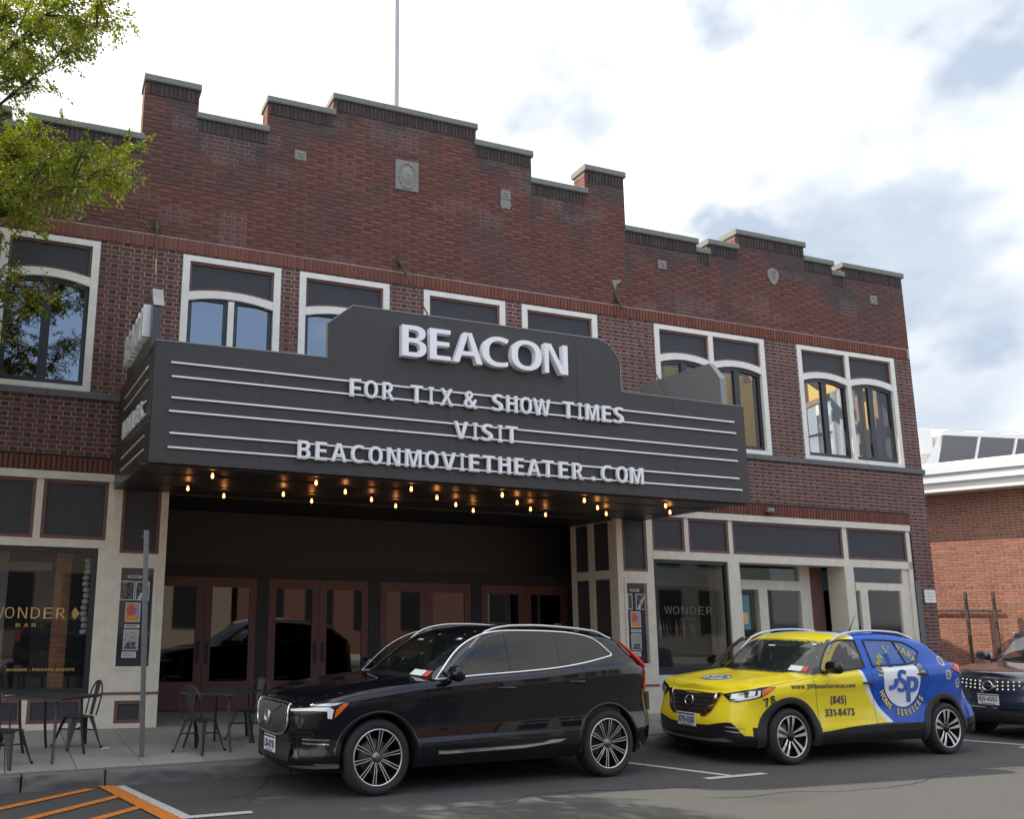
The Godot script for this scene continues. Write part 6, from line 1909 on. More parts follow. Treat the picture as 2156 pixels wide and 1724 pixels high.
func black_suv() -> void:
	var W := 1.78
	var cfg := {
		"W": W, "wb": 2.815, "R": 0.352, "rim": 0.262, "rimstyle": 0, "arch": 0.405, "clad": 0.022, "cladmat": M.blackpaint, "inset": 0.035, "inset_far": 0.42, "paint": M.blackpaint,
		"yside": 0.235, "yfront": 0.20, "yrear": 0.30, "flare": 0.016,
		"outline": [Vector3(-0.785, 0, 0.845), Vector3(-0.775, 0.24, 0.845), Vector3(-0.735, 0.48, 0.848), Vector3(-0.64, 0.68, 0.862), Vector3(-0.47, 0.815, 0.895), Vector3(-0.22, 0.87, 0.955), Vector3(0.12, 0.885, 1.0), Vector3(0.65, 0.89, 1.045), Vector3(1.13, 0.89, 1.078), Vector3(1.68, 0.89, 1.108), Vector3(2.11, 0.89, 1.138), Vector3(2.52, 0.885, 1.175), Vector3(2.90, 0.87, 1.20), Vector3(3.22, 0.835, 1.20), Vector3(3.45, 0.77, 1.17), Vector3(3.59, 0.62, 1.15), Vector3(3.65, 0.33, 1.15), Vector3(3.67, 0, 1.15)],
		"side": [[0.0, 0.075], [0.06, 0.035], [0.16, 0.008], [0.25, 0.0], [0.36, 0.020], [0.46, 0.032], [0.60, 0.026], [0.76, 0.010], [0.87, 0.0], [0.93, 0.006], [0.975, 0.022], [1.0, 0.045]],
		"front": [[0.0, 0.10], [0.08, 0.035], [0.2, 0.0], [0.35, 0.018], [0.5, 0.012], [0.62, 0.0], [0.85, 0.004], [0.95, 0.022], [1.0, 0.06]],
		"rear": [[0.0, 0.10], [0.1, 0.02], [0.3, 0.0], [0.5, 0.02], [0.7, 0.035], [0.9, 0.03], [1.0, 0.05]],
		"hood": [[-0.785, 0.85], [-0.72, 0.885], [-0.6, 0.925], [-0.35, 0.975], [0.0, 1.02], [0.4, 1.055], [0.8, 1.08]], "ridge": 0.016, "cowl": 0.86, "tail": 3.02,
		"roof": [[0.28, 0.98], [0.42, 1.06], [0.70, 1.265], [0.98, 1.44], [1.15, 1.515], [1.35, 1.562], [1.65, 1.588], [2.0, 1.592], [2.4, 1.578], [2.8, 1.545], [3.05, 1.505], [3.16, 1.47], [3.3, 1.34], [3.52, 1.14], [3.7, 0.98]],
		"bowf": 0.33, "bowr": 0.10, "crown": 0.045, "tumble": 0.30, "tumble2": 0.12, "round": 0.075, "g0": 0.32, "g1": 3.62, "ws": [0.40, 1.10], "rs": [3.17, 3.46], "wsmat": M.tint,
	}
	var dlo_low := [[0.66, 1.065], [1.13, 1.098], [1.68, 1.128], [2.11, 1.158], [2.51, 1.205], [2.90, 1.275]]
	var dlo_top := [[0.66, 1.075], [0.86, 1.27], [1.03, 1.39], [1.23, 1.475], [1.43, 1.515], [1.66, 1.53], [2.17, 1.525], [2.5, 1.50], [2.72, 1.445], [2.90, 1.315]]
	var lowf := func(s: float) -> float: return table(dlo_low, s)
	var topf := func(s: float) -> float: return table(dlo_top, s)
	var win := func(s0: float, s1: float, lean: float) -> Array:
		var lo := []; var hi := []
		for k in 9:
			var s := lerpf(s0, s1, k / 8.0)
			lo.append(Vector2(s, lowf.call(s) + 0.012))
			hi.push_front(Vector2(s, topf.call(s) - 0.012))
		return lo + hi
	cfg["windows"] = [{"poly": win.call(0.72, 1.57, 0), "mat": M.tint}, {"poly": win.call(1.70, 2.22, 0), "mat": M.privacy}, {"poly": win.call(2.30, 2.88, 0), "mat": M.privacy}]
	var t := build_car("black_suv", "glossy black suv with chrome window trim parked before the lobby doors", cfg, road_frame(Vector3(3.194, ROAD, 4.374), Vector3(5.99, ROAD, 4.075), W))
	var c: Car = cfg.car
	var sf := func(x: float, y: float, off: float, far: bool) -> Vector3: return c.surf(c.a_s(x), y, off, far)
	var af := func(x: float, y: float, off: float, far: bool) -> Vector3: return c.surf(x, y, off, far)
	var gf := func(x: float, y: float, off: float, far: bool) -> Vector3: return c.gside(x, y, off, far)
	# black pillars between the panes
	for q in [[1.57, 1.70], [2.22, 2.30]]:
		for far in [false, true]: part("pillar", patch(gf, win.call(q[0] - 0.015, q[1] + 0.015, 0), 0.007, far, 0.03, 6), M.gloss, t)
	# bright surround of the side windows
	for far in [false, true]:
		var loop := []
		for p in smooth_pts([Vector2(0.64, 1.058), Vector2(0.86, 1.278), Vector2(1.03, 1.398), Vector2(1.23, 1.484), Vector2(1.43, 1.524), Vector2(1.66, 1.538), Vector2(2.17, 1.533), Vector2(2.5, 1.508), Vector2(2.73, 1.45), Vector2(2.90, 1.325), Vector2(2.935, 1.285), Vector2(2.88, 1.265), Vector2(2.51, 1.198), Vector2(2.11, 1.15), Vector2(1.68, 1.12), Vector2(1.13, 1.09), Vector2(0.64, 1.055)]): loop.append(c.gside(p.x, p.y, 0.006, far))
		var m := MB.new(); m.tube(loop, 0.011 if not far else 0.005, 6); part("window_trim", m, M.chrome, t)
		# roof rail
		var rr := []
		for k in 25:
			var s := lerpf(1.12, 3.02, k / 24.0)
			var sec := c.section(s); var e: Vector3 = sec[14]
			var lift := 0.040 * smoothstep(0.0, 0.12, k / 24.0) * smoothstep(1.0, 0.88, k / 24.0)
			rr.append(Vector3(s, e.y + 0.008 + lift, (e.z - 0.015) * (-1.0 if far else 1.0)))
		m = MB.new(); m.tube(rr, 0.014, 8); part("roof_rail", m, M.satin, t)
		# sill strip
		var strip := [Vector2(0.64, 0.355), Vector2(0.72, 0.352), Vector2(1.67, 0.365), Vector2(2.12, 0.405), Vector2(2.20, 0.435), Vector2(2.0, 0.43), Vector2(1.9, 0.405), Vector2(1.67, 0.392), Vector2(0.76, 0.378), Vector2(0.64, 0.385)]
		part("sill_trim", patch(sf, strip, 0.014, far, 0.03, 2, 0.014), M.chrome, t)
		# shut lines
		for ln in [[Vector2(0.60, 1.04), Vector2(0.56, 0.85), Vector2(0.58, 0.45), Vector2(0.62, 0.30)], [Vector2(1.63, 1.105), Vector2(1.66, 0.8), Vector2(1.67, 0.30)], [Vector2(2.47, 1.165), Vector2(2.60, 0.99), Vector2(2.44, 0.83)]]:
			m = MB.new(); m.tube(line_on(sf, smooth_pts(ln), 0.0005, far, 3), 0.0028, 4); part("shut_line", m, M.black, t)
		m = MB.new(); m.tube(line_on(sf, smooth_pts([Vector2(-0.46, 0.86), Vector2(-0.1, 0.945), Vector2(0.3, 1.0), Vector2(0.66, 1.035)]), 0.0005, far, 3), 0.0028, 4); part("shut_line", m, M.black, t)
	handle(t, c, 1.35, 1.57, 0.965, M.blackpaint); handle(t, c, 2.26, 2.48, 1.01, M.blackpaint)
	mirrors(t, c, 0.74, 1.125, M.blackpaint)
	# nose: grille, lamps, lower openings
	var g := Node3D.new(); g.name = "grille"; t.add_child(g)
	var gp := [Vector2(0.0, 0.535), Vector2(0.26, 0.55), Vector2(0.38, 0.605), Vector2(0.40, 0.79), Vector2(0.37, 0.815), Vector2(0.0, 0.82)]
	for far in [false, true]:
		part("mesh", patch(af, gp, 0.004, far, 0.03, 6), M.black, g)
		for k in 12:
			var a := 0.012 + k * 0.033
			var yy := poly_y(gp, a)
			var m := MB.new(); m.tube([c.surf(a, yy.x, 0.014, far), c.surf(a, (yy.x + yy.y) * 0.5, 0.018, far), c.surf(a, yy.y, 0.014, far)], 0.0055, 5); part("slat", m, M.rimgrey, g)
	var fr := []
	var outl := smooth_pts([Vector2(0.0, 0.522), Vector2(0.20, 0.528), Vector2(0.33, 0.555), Vector2(0.41, 0.62), Vector2(0.42, 0.72), Vector2(0.415, 0.80), Vector2(0.38, 0.832), Vector2(0.0, 0.838)])
	for p in outl: fr.append(c.surf(p.x, p.y, 0.014))
	for k in range(outl.size() - 1, -1, -1): fr.append(c.surf(outl[k].x, outl[k].y, 0.014, true))
	var mm := MB.new(); mm.tube(fr, 0.013, 8); part("surround", mm, M.chrome, g)
	mm = MB.new(); mm.tube([c.surf(0.30, 0.555, 0.026, true), c.surf(0.0, 0.68, 0.03), c.surf(0.30, 0.815, 0.026)], 0.008, 6); part("bar", mm, M.rimgrey, g)
	mm = MB.new(); var ec := c.surf(0.0, 0.68, 0.034); mm.tube(ellipse_ring(ec, Vector3(0, 0.062, 0), Vector3(0, 0, 0.062)), 0.011, 8); mm.lathe([Vector2(0, 0.0), Vector2(0.055, 0.0), Vector2(0.055, -0.02)], ec, Vector3(-1, 0, 0), 24); part("emblem", mm, M.satin, g)
	for far in [false, true]:
		var hl := Node3D.new(); hl.name = "headlight"; t.add_child(hl, true)
		var ya := func(v: Array) -> Array: return v
		part("lens", patch(af, [Vector2(0.44, 0.77), Vector2(0.55, 0.72), Vector2(0.80, 0.705), Vector2(0.92, 0.71), Vector2(1.02, 0.80), Vector2(1.09, 0.875), Vector2(0.75, 0.845), Vector2(0.44, 0.81)], 0.006, far, 0.02, 6, 0.006), M.gloss, hl)
		part("light_bar", patch(af, [Vector2(0.45, 0.765), Vector2(0.75, 0.785), Vector2(0.88, 0.785), Vector2(0.885, 0.72), Vector2(0.925, 0.715), Vector2(0.94, 0.80), Vector2(0.90, 0.825), Vector2(0.75, 0.815), Vector2(0.45, 0.785)], 0.011, far, 0.01, 2), M.lampwhite, hl)
		part("upper_lamp", patch(af, [Vector2(0.70, 0.825), Vector2(0.92, 0.833), Vector2(1.05, 0.868), Vector2(0.9, 0.858), Vector2(0.70, 0.84)], 0.010, far, 0.02, 2), M.lampglass, hl)
		part("side_marker", patch(af, [Vector2(0.945, 0.72), Vector2(1.00, 0.77), Vector2(1.085, 0.868), Vector2(1.03, 0.855), Vector2(0.96, 0.80)], 0.010, far, 0.02, 3), M.lamporange, hl)
		part("lower_intake", patch(af, [Vector2(0.0, 0.30), Vector2(0.42, 0.30), Vector2(0.46, 0.47), Vector2(0.0, 0.50)], 0.004, far, 0.03, 4), M.clad, t)
		part("fog_recess", patch(af, [Vector2(0.58, 0.30), Vector2(0.92, 0.31), Vector2(0.92, 0.52), Vector2(0.52, 0.50)], 0.003, far, 0.03, 4), M.gloss, t)
		for y in [0.475, 0.512]: part("fog_trim", patch(af, [Vector2(0.62, y), Vector2(0.90, y + 0.004), Vector2(0.90, y + 0.016), Vector2(0.62, y + 0.013)], 0.012, far, 0.02, 1, 0.01), M.chrome, t)
		part("bumper_trim", patch(af, [Vector2(0.42, 0.245), Vector2(0.70, 0.255), Vector2(1.0, 0.275), Vector2(1.0, 0.305), Vector2(0.70, 0.288), Vector2(0.42, 0.262)], 0.016, far, 0.02, 2, 0.014), M.chrome, t)
		# tail lamp that climbs the pillar
		var tl := Node3D.new(); tl.name = "taillight"; t.add_child(tl, true)
		part("lens", patch(sf, [Vector2(3.40, 0.90), Vector2(3.56, 0.90), Vector2(3.585, 1.06), Vector2(3.55, 1.14), Vector2(3.44, 1.145), Vector2(3.42, 1.05)], 0.012, far, 0.012, 6, 0.012), M.lampred, tl)
		part("clear_lens", patch(sf, [Vector2(3.43, 0.995), Vector2(3.58, 0.995), Vector2(3.58, 1.02), Vector2(3.43, 1.02)], 0.016, far, 0.02, 1), M.lampglass, tl)
		var strip := []
		for k in 9:
			var u := k / 8.0; var s := lerpf(3.45, 3.10, u)
			strip.append(c.gside(s, lerpf(1.15, 1.43, u), 0.008, far))
		var m := MB.new(); m.tube(strip, [0.034, 0.032, 0.030, 0.027, 0.024, 0.021, 0.018, 0.015, 0.010], 8); part("pillar_lens", m, M.lampred, tl)
	plate(t, c, 0.42, "LKA-8110")
	stickers(t, c, cfg)
	var sp := MB.new(); var rows := []
	for r in 5:
		var row := []
		for k in 13:
			var x := (k / 12.0 - 0.5) * 1.16
			row.append(Vector3(3.02 + r * 0.055 - 0.12 * x * x, 1.515 - r * 0.006 - 0.10 * x * x + (0.006 if r < 4 else -0.02), x))
		rows.append(row)
	sp.grid(rows, true); part("spoiler", sp, M.blackpaint, t)
	sp = MB.new(); sp.tube([Vector3(2.75, 1.56, 0), Vector3(2.80, 1.60, 0), Vector3(2.90, 1.605, 0)], [0.03, 0.022, 0.008], 8); part("antenna_fin", sp, M.blackpaint, t)

func wrap_texture(c: Car) -> ImageTexture:
	# printed wrap: yellow front, white sweep, blue rear, round badge; black lower trim and window surrounds
	var W := 1100; var H := 372
	var L := c.A[-1]
	var im := Image.create(W, H, false, Image.FORMAT_RGB8)
	var yel := Color(0.86, 0.69, 0.03); var blu := Color(0.008, 0.075, 0.44); var wht := Color(0.78, 0.79, 0.80); var blk := Color(0.020, 0.020, 0.022)
	var f := FastNoiseLite.new(); f.seed = 12; f.noise_type = FastNoiseLite.TYPE_CELLULAR; f.frequency = 7.0; f.cellular_return_type = FastNoiseLite.RETURN_CELL_VALUE
	var e0 := [[0.0, 1.80], [0.44, 1.64], [0.60, 1.48], [0.75, 1.37], [0.91, 1.28], [1.07, 1.235], [1.30, 1.25], [1.47, 1.32], [1.6, 1.36]]
	var e1 := [[0.0, 1.92], [0.44, 1.75], [0.60, 1.57], [0.75, 1.45], [0.91, 1.355], [1.07, 1.29], [1.30, 1.29], [1.47, 1.38], [1.6, 1.50]]
	var icons := [Vector2(2.85, 1.19), Vector2(2.92, 1.01), Vector2(3.16, 0.90), Vector2(3.36, 0.76)]
	var E0 := []; var E1 := []
	for py in H:
		var yy := 1.7 * (1.0 - (py + 0.5) / H)
		E0.append(table(e0, yy)); E1.append(table(e1, yy))
	for px in W:
		var o := c.at((px + 0.5) / W * L); var s: float = o[0]
		# unpainted lower trim
		var low: float = table([[-0.6, 0.44], [-0.45, 0.43], [-0.35, 0.40], [0.4, 0.36], [1.1, 0.415], [1.75, 0.44], [2.35, 0.42], [3.2, 0.42], [3.5, 0.56]], s)
		if o[3].x < -0.5: low = table([[0.0, 0.42], [0.30, 0.43], [0.45, 0.46], [0.60, 0.48], [0.66, 0.42], [0.72, 0.34], [0.9, 0.33]], o[1])
		for py in H:
			var y := 1.7 * (1.0 - (py + 0.5) / H)
			var col := yel
			if y < low: col = blk
			elif s > E1[py]:
				col = blu * (0.92 + 0.16 * (f.get_noise_2d(s, y)))
				col = col.lerp(Color(0.02, 0.16, 0.68), 0.35 * smoothstep(0.7, 1.2, y))
				var r := Vector2(s - 1.985, y - 0.965).length()
				if y < 1.5 and r < 0.356: col = wht if r < 0.345 else blu * 0.7
				for q in icons:
					r = Vector2(s - q.x, (y - q.y)).length()
					if r < 0.062: col = Color(0.72, 0.66, 0.45) if r > 0.046 else (Color(0.07, 0.10, 0.20) if r > 0.026 or absf(s - q.x) < 0.008 else Color(0.6, 0.56, 0.42))
			elif s > E0[py]: col = wht
			im.set_pixel(px, py, col.linear_to_srgb())
	return ImageTexture.create_from_image(im)

func wrapped_crossover() -> void:
	var W := 1.78
	var wp := mat(Color(1, 1, 1), 0.35); wp.specular_mode = BaseMaterial3D.SPECULAR_DISABLED; wp.clearcoat_enabled = true; wp.clearcoat = 0.7; wp.clearcoat_roughness = 0.06
	wp.texture_repeat = false
	var cfg := {
		"W": W, "wb": 2.79, "R": 0.325, "rim": 0.242, "rimstyle": 1, "arch": 0.385, "clad": 0.072, "cladmat": M.clad, "inset": 0.02, "inset_far": 0.2, "paint": wp,
		"yside": 0.21, "yfront": 0.20, "yrear": 0.30, "flare": 0.014,
		"outline": [Vector3(-0.80, 0, 0.83), Vector3(-0.79, 0.22, 0.83), Vector3(-0.755, 0.44, 0.835), Vector3(-0.67, 0.64, 0.85), Vector3(-0.51, 0.785, 0.885), Vector3(-0.26, 0.86, 0.935), Vector3(0.08, 0.885, 0.975), Vector3(0.55, 0.89, 1.025), Vector3(1.1, 0.89, 1.07), Vector3(1.6, 0.89, 1.105), Vector3(2.1, 0.89, 1.13), Vector3(2.5, 0.885, 1.15), Vector3(2.85, 0.87, 1.165), Vector3(3.12, 0.835, 1.165), Vector3(3.32, 0.765, 1.13), Vector3(3.45, 0.62, 1.08), Vector3(3.50, 0.33, 1.07), Vector3(3.52, 0, 1.07)],
		"side": [[0.0, 0.07], [0.06, 0.03], [0.14, 0.008], [0.22, 0.008], [0.32, 0.022], [0.5, 0.034], [0.68, 0.024], [0.84, 0.0], [0.92, 0.004], [0.97, 0.018], [1.0, 0.045]],
		"front": [[0.0, 0.07], [0.1, 0.02], [0.2, 0.0], [0.4, 0.0], [0.6, 0.03], [0.8, 0.075], [0.93, 0.10], [1.0, 0.15]],
		"rear": [[0.0, -0.10], [0.15, -0.13], [0.35, -0.10], [0.55, -0.02], [0.8, 0.03], [1.0, 0.06]],
		"hood": [[-0.80, 0.835], [-0.70, 0.88], [-0.5, 0.935], [-0.26, 0.965], [0.16, 1.01], [0.5, 1.04], [0.8, 1.06]], "ridge": 0.022, "cowl": 0.86, "tail": 2.75,
		"roof": [[0.18, 0.97], [0.32, 1.045], [0.55, 1.235], [0.76, 1.395], [0.90, 1.47], [1.08, 1.52], [1.4, 1.553], [1.8, 1.562], [2.2, 1.548], [2.55, 1.505], [2.68, 1.475], [2.74, 1.45], [2.9, 1.33], [3.2, 1.12], [3.5, 0.9]],
		"bowf": 0.33, "bowr": 0.08, "crown": 0.05, "tumble": 0.30, "tumble2": 0.14, "round": 0.07, "g0": 0.22, "g1": 3.42, "ws": [0.30, 0.86], "rs": [2.76, 3.12], "wsmat": M.tintgreen, "seatmat": M.seat,
	}
	var lo := [[0.55, 1.05], [1.1, 1.082], [1.6, 1.12], [2.27, 1.15], [2.32, 1.17], [2.47, 1.30]]
	var hi := [[0.55, 1.06], [0.62, 1.15], [0.76, 1.31], [0.93, 1.43], [1.15, 1.465], [1.8, 1.468], [2.2, 1.445], [2.47, 1.315]]
	var win := func(s0: float, s1: float) -> Array:
		var a := []; var b := []
		for k in 9:
			var s := lerpf(s0, s1, k / 8.0)
			a.append(Vector2(s, table(lo, s) + 0.012)); b.push_front(Vector2(s, table(hi, s) - 0.012))
		return a + b
	cfg["windows"] = [{"poly": win.call(0.62, 1.36), "mat": M.tint}, {"poly": win.call(1.54, 2.44), "mat": M.bluefilm}]
	var pre := Car.new(); pre.setup(cfg, self)
	wp.albedo_texture = wrap_texture(pre)
	var t := build_car("wrapped_crossover", "small yellow and blue service car with printed phone number, parked behind the black suv", cfg, road_frame(Vector3(8.645, ROAD, 3.955), Vector3(11.425, ROAD, 3.80), W))
	var c: Car = cfg.car
	var sf := func(x: float, y: float, off: float, far: bool) -> Vector3: return c.surf(c.a_s(x), y, off, far)
	var af := func(x: float, y: float, off: float, far: bool) -> Vector3: return c.surf(x, y, off, far)
	var gf := func(x: float, y: float, off: float, far: bool) -> Vector3: return c.gside(x, y, off, far)
	for far in [false, true]:
		# black seals round the panes and the grey windshield pillar
		for w in [[0.60, 1.37], [1.52, 2.46]]:
			var loop := []
			var pl: Array = win.call(w[0], w[1]); pl.append(pl[0])
			for p in pl: loop.append(c.gside(p.x, p.y, 0.006, far))
			var m := MB.new(); m.tube(loop, 0.012, 6); part("window_seal", m, M.clad, t)
		var m := MB.new(); m.tube(line_on(gf, [Vector2(2.14, 1.15), Vector2(2.04, 1.45)], 0.007, far, 6), 0.011, 6); part("window_seal", m, M.clad, t)
		part("pillar", patch(gf, [Vector2(0.42, 1.03), Vector2(0.58, 1.05), Vector2(0.66, 1.17), Vector2(0.80, 1.34), Vector2(0.96, 1.452), Vector2(0.90, 1.462), Vector2(0.72, 1.34), Vector2(0.56, 1.18)], 0.006, far, 0.02, 4), M.pillargrey, t)
		var rr := []
		for k in 21:
			var s := lerpf(0.88, 2.52, k / 20.0); var sec := c.section(s); var e: Vector3 = sec[15]
			rr.append(Vector3(s, e.y + 0.006 + 0.038 * smoothstep(0.0, 0.1, k / 20.0) * smoothstep(1.0, 0.86, k / 20.0), (e.z - 0.01) * (-1.0 if far else 1.0)))
		m = MB.new(); m.tube(rr, 0.017, 8); part("roof_rail", m, M.satin, t)
		for ln in [[Vector2(0.40, 1.0), Vector2(0.45, 0.66), Vector2(0.48, 0.34)], [Vector2(1.44, 1.085), Vector2(1.45, 0.7), Vector2(1.46, 0.36)], [Vector2(2.44, 1.14), Vector2(2.50, 0.95), Vector2(2.36, 0.72)]]:
			m = MB.new(); m.tube(line_on(sf, smooth_pts(ln), 0.0005, far, 3), 0.0026, 4); part("shut_line", m, M.black, t)
		m = MB.new(); m.tube(line_on(sf, smooth_pts([Vector2(-0.35, 0.90), Vector2(-0.1, 0.94), Vector2(0.3, 0.985), Vector2(0.5, 1.01)]), 0.0005, far, 3), 0.0026, 4); part("shut_line", m, M.black, t)
	handle(t, c, 1.25, 1.45, 0.93, M.clad); handle(t, c, 2.28, 2.48, 1.03, M.clad)
	mirrors(t, c, 0.60, 1.13, M.gloss)
	# nose
	var g := Node3D.new(); g.name = "grille"; t.add_child(g)
	var gp := [Vector2(0.0, 0.55), Vector2(0.22, 0.55), Vector2(0.30, 0.60), Vector2(0.42, 0.80), Vector2(0.0, 0.81)]
	for far in [false, true]:
		part("mesh", patch(af, gp, 0.006, far, 0.02, 6), M.black, g)
		for k in 4:
			var y := 0.60 + k * 0.05
			var m := MB.new(); m.tube(line_on(af, [Vector2(0.0, y), Vector2(0.27 + 0.12 * (y - 0.57) / 0.22, y)], 0.012, far, 8), 0.005, 5); part("slat", m, M.rimgrey, g)
		var vv := [Vector2(0.50, 0.815), Vector2(0.43, 0.815), Vector2(0.30, 0.60), Vector2(0.22, 0.555), Vector2(0.0, 0.552), Vector2(0.0, 0.525), Vector2(0.25, 0.525), Vector2(0.36, 0.585)]
		part("v_trim", patch(af, [Vector2(0.20, 0.528), Vector2(0.28, 0.53), Vector2(0.37, 0.60), Vector2(0.50, 0.815), Vector2(0.41, 0.815), Vector2(0.30, 0.62)], 0.016, far, 0.008, 2, 0.012), M.chrome, g)
		var hl := Node3D.new(); hl.name = "headlight"; t.add_child(hl, true)
		part("lens", patch(af, [Vector2(0.50, 0.79), Vector2(0.60, 0.725), Vector2(0.70, 0.715), Vector2(0.92, 0.765), Vector2(1.00, 0.79), Vector2(1.20, 0.905), Vector2(1.02, 0.90), Vector2(0.75, 0.845), Vector2(0.50, 0.805)], 0.008, far, 0.02, 5, 0.008), M.gloss, hl)
		part("reflector", patch(af, [Vector2(0.60, 0.755), Vector2(0.72, 0.745), Vector2(0.80, 0.765), Vector2(0.80, 0.835), Vector2(0.62, 0.805)], 0.012, far, 0.02, 3), M.lampglass, hl)
		part("projector", patch(af, [Vector2(0.84, 0.785), Vector2(0.91, 0.80), Vector2(0.93, 0.855), Vector2(0.86, 0.85)], 0.013, far, 0.01, 3), M.lampwhite, hl)
		part("light_bar", patch(af, [Vector2(0.62, 0.728), Vector2(0.74, 0.735), Vector2(0.92, 0.778), Vector2(0.97, 0.80), Vector2(0.985, 0.86), Vector2(0.955, 0.86), Vector2(0.94, 0.805), Vector2(0.74, 0.752)], 0.013, far, 0.01, 2), M.lampwhite, hl)
		part("side_marker", patch(af, [Vector2(0.99, 0.795), Vector2(1.18, 0.897), Vector2(1.08, 0.895), Vector2(1.0, 0.865)], 0.012, far, 0.02, 2), M.lamporange, hl)
		for y in [0.375, 0.425]: part("fog_trim", patch(af, [Vector2(0.55, y), Vector2(0.78, y - 0.01), Vector2(0.78, y - 0.002), Vector2(0.55, y + 0.01)], 0.010, far, 0.02, 1), M.satin, t)
		part("skid_trim", patch(af, [Vector2(0.0, 0.235), Vector2(0.35, 0.238), Vector2(0.62, 0.255), Vector2(0.50, 0.29), Vector2(0.30, 0.268), Vector2(0.0, 0.262)], 0.016, far, 0.02, 2, 0.012), M.satin, t)
		var tl := Node3D.new(); tl.name = "taillight"; t.add_child(tl, true)
		part("lens", patch(sf, [Vector2(3.0, 1.09), Vector2(3.15, 1.16), Vector2(3.36, 1.12), Vector2(3.44, 1.05), Vector2(3.42, 1.0), Vector2(3.2, 1.02)], 0.014, far, 0.012, 5, 0.014), M.lampred, tl)
		part("clear_lens", patch(sf, [Vector2(3.26, 0.985), Vector2(3.42, 0.985), Vector2(3.42, 1.01), Vector2(3.26, 1.01)], 0.010, far, 0.012, 2), M.lampglass, tl)
	var ec := c.surf(0.0, 0.70, 0.032)
	var mm := MB.new(); mm.tube(ellipse_ring(ec, Vector3(0.018, 0.060, 0), Vector3(0, 0, 0.066)), 0.009, 8); mm.beam(ec + Vector3(0, 0, -0.085), ec + Vector3(0, 0, 0.085), 0.02, 0.022); part("emblem", mm, M.chrome, g)
	plate(t, c, 0.47, "KPN-6588")
	stickers(t, c, cfg)
	mm = MB.new(); mm.tube([Vector3(2.20, 1.565, 0), Vector3(2.21, 1.59, 0), Vector3(2.33, 1.78, 0)], [0.02, 0.008, 0.003], 6); part("antenna", mm, M.black, t)
	# hood badge
	var hb := MB.new(); var hr := MB.new(); var H := []
	var hy := func(s: float, z: float) -> Vector3:
		var tp := c.surf(c.a_s(s), c.at(c.a_s(s))[2]); var q: float = z / tp.z
		var mid := table(cfg.hood, s)
		var y: float = tp.y + (mid - tp.y) * pow(maxf(1.0 - q * q, 0.0), 0.62) + 0.022 * exp(-pow((absf(q) - 0.62) / 0.13, 2.0)) * smoothstep(-0.55, 0.1, s)
		return Vector3(s, y, z)
	for r in 7:
		var row := []
		for k in 33:
			var an := TAU * k / 32.0
			var p: Vector3 = hy.call(-0.30 + 0.17 * r / 6.0 * cos(an), 0.02 + 0.19 * r / 6.0 * sin(an)); row.append(p + Vector3(0, 0.004, 0))
		H.append(row)
	hb.grid(H, true); part("hood_badge", hb, M.paper, t)
	var ring := []
	for k in 33: ring.append(H[6][k] + Vector3(0, 0.002, 0))
	hr.tube(ring, 0.009, 6); part("hood_badge_ring", hr, M.badgegrey, t)
	for k in 3:
		var l := MB.new(); var zz: float = [-0.06, 0.02, 0.10][k]; var ss: float = [-0.36, -0.30, -0.24][k]
		var pts: Array = [[Vector2(0.03, -0.02), Vector2(0.03, 0.03), Vector2(-0.04, 0.03), Vector2(-0.05, 0.0), Vector2(-0.04, -0.02)], [Vector2(0.04, 0.03), Vector2(0.04, -0.02), Vector2(0.0, -0.02), Vector2(0.0, 0.03), Vector2(-0.04, 0.03), Vector2(-0.04, -0.02)], [Vector2(-0.05, -0.02), Vector2(0.04, -0.02), Vector2(0.04, 0.03), Vector2(0.0, 0.03), Vector2(0.0, -0.02)]][k]
		var path := []
		for q in pts: path.append(hy.call(ss - q.x, zz + q.y) + Vector3(0, 0.007, 0))
		l.tube(path, 0.010, 6); part("hood_letter", l, M.blueink, t)
	# printed words
	flank_text(t, c, "www.JSPHomeServices.com", 0.02, 1.11, 0.905, 0.052, M.inkgrey)
	flank_text(t, c, "(845)", 0.68, 0.96, 0.735, 0.095, M.ink)
	flank_text(t, c, "331-8473", 0.57, 1.09, 0.585, 0.085, M.ink)
	letter_on(t, c, "7", Vector2(-0.35, 0.725), 0.10, 0.35, M.black, 1.0); letter_on(t, c, "8", Vector2(-0.265, 0.755), 0.10, 0.35, M.black, 1.0)
	disc_text(t, c, "JOHN S. PARKER", Vector2(1.985, 0.965), 0.40, PI * 0.965, PI * 0.06, 0.085, M.yellowink, false)
	disc_text(t, c, "HOME SERVICES", Vector2(1.985, 0.965), 0.415, PI * 1.13, PI * 1.80, 0.072, M.yellowink, true)
	letter_on(t, c, "J", Vector2(1.80, 1.06), 0.34, 0.12, M.blueink, 1.1); letter_on(t, c, "S", Vector2(1.98, 0.945), 0.27, 0.05, M.blueink, 1.1); letter_on(t, c, "P", Vector2(2.17, 0.84), 0.32, 0.0, M.blueink, 1.1)

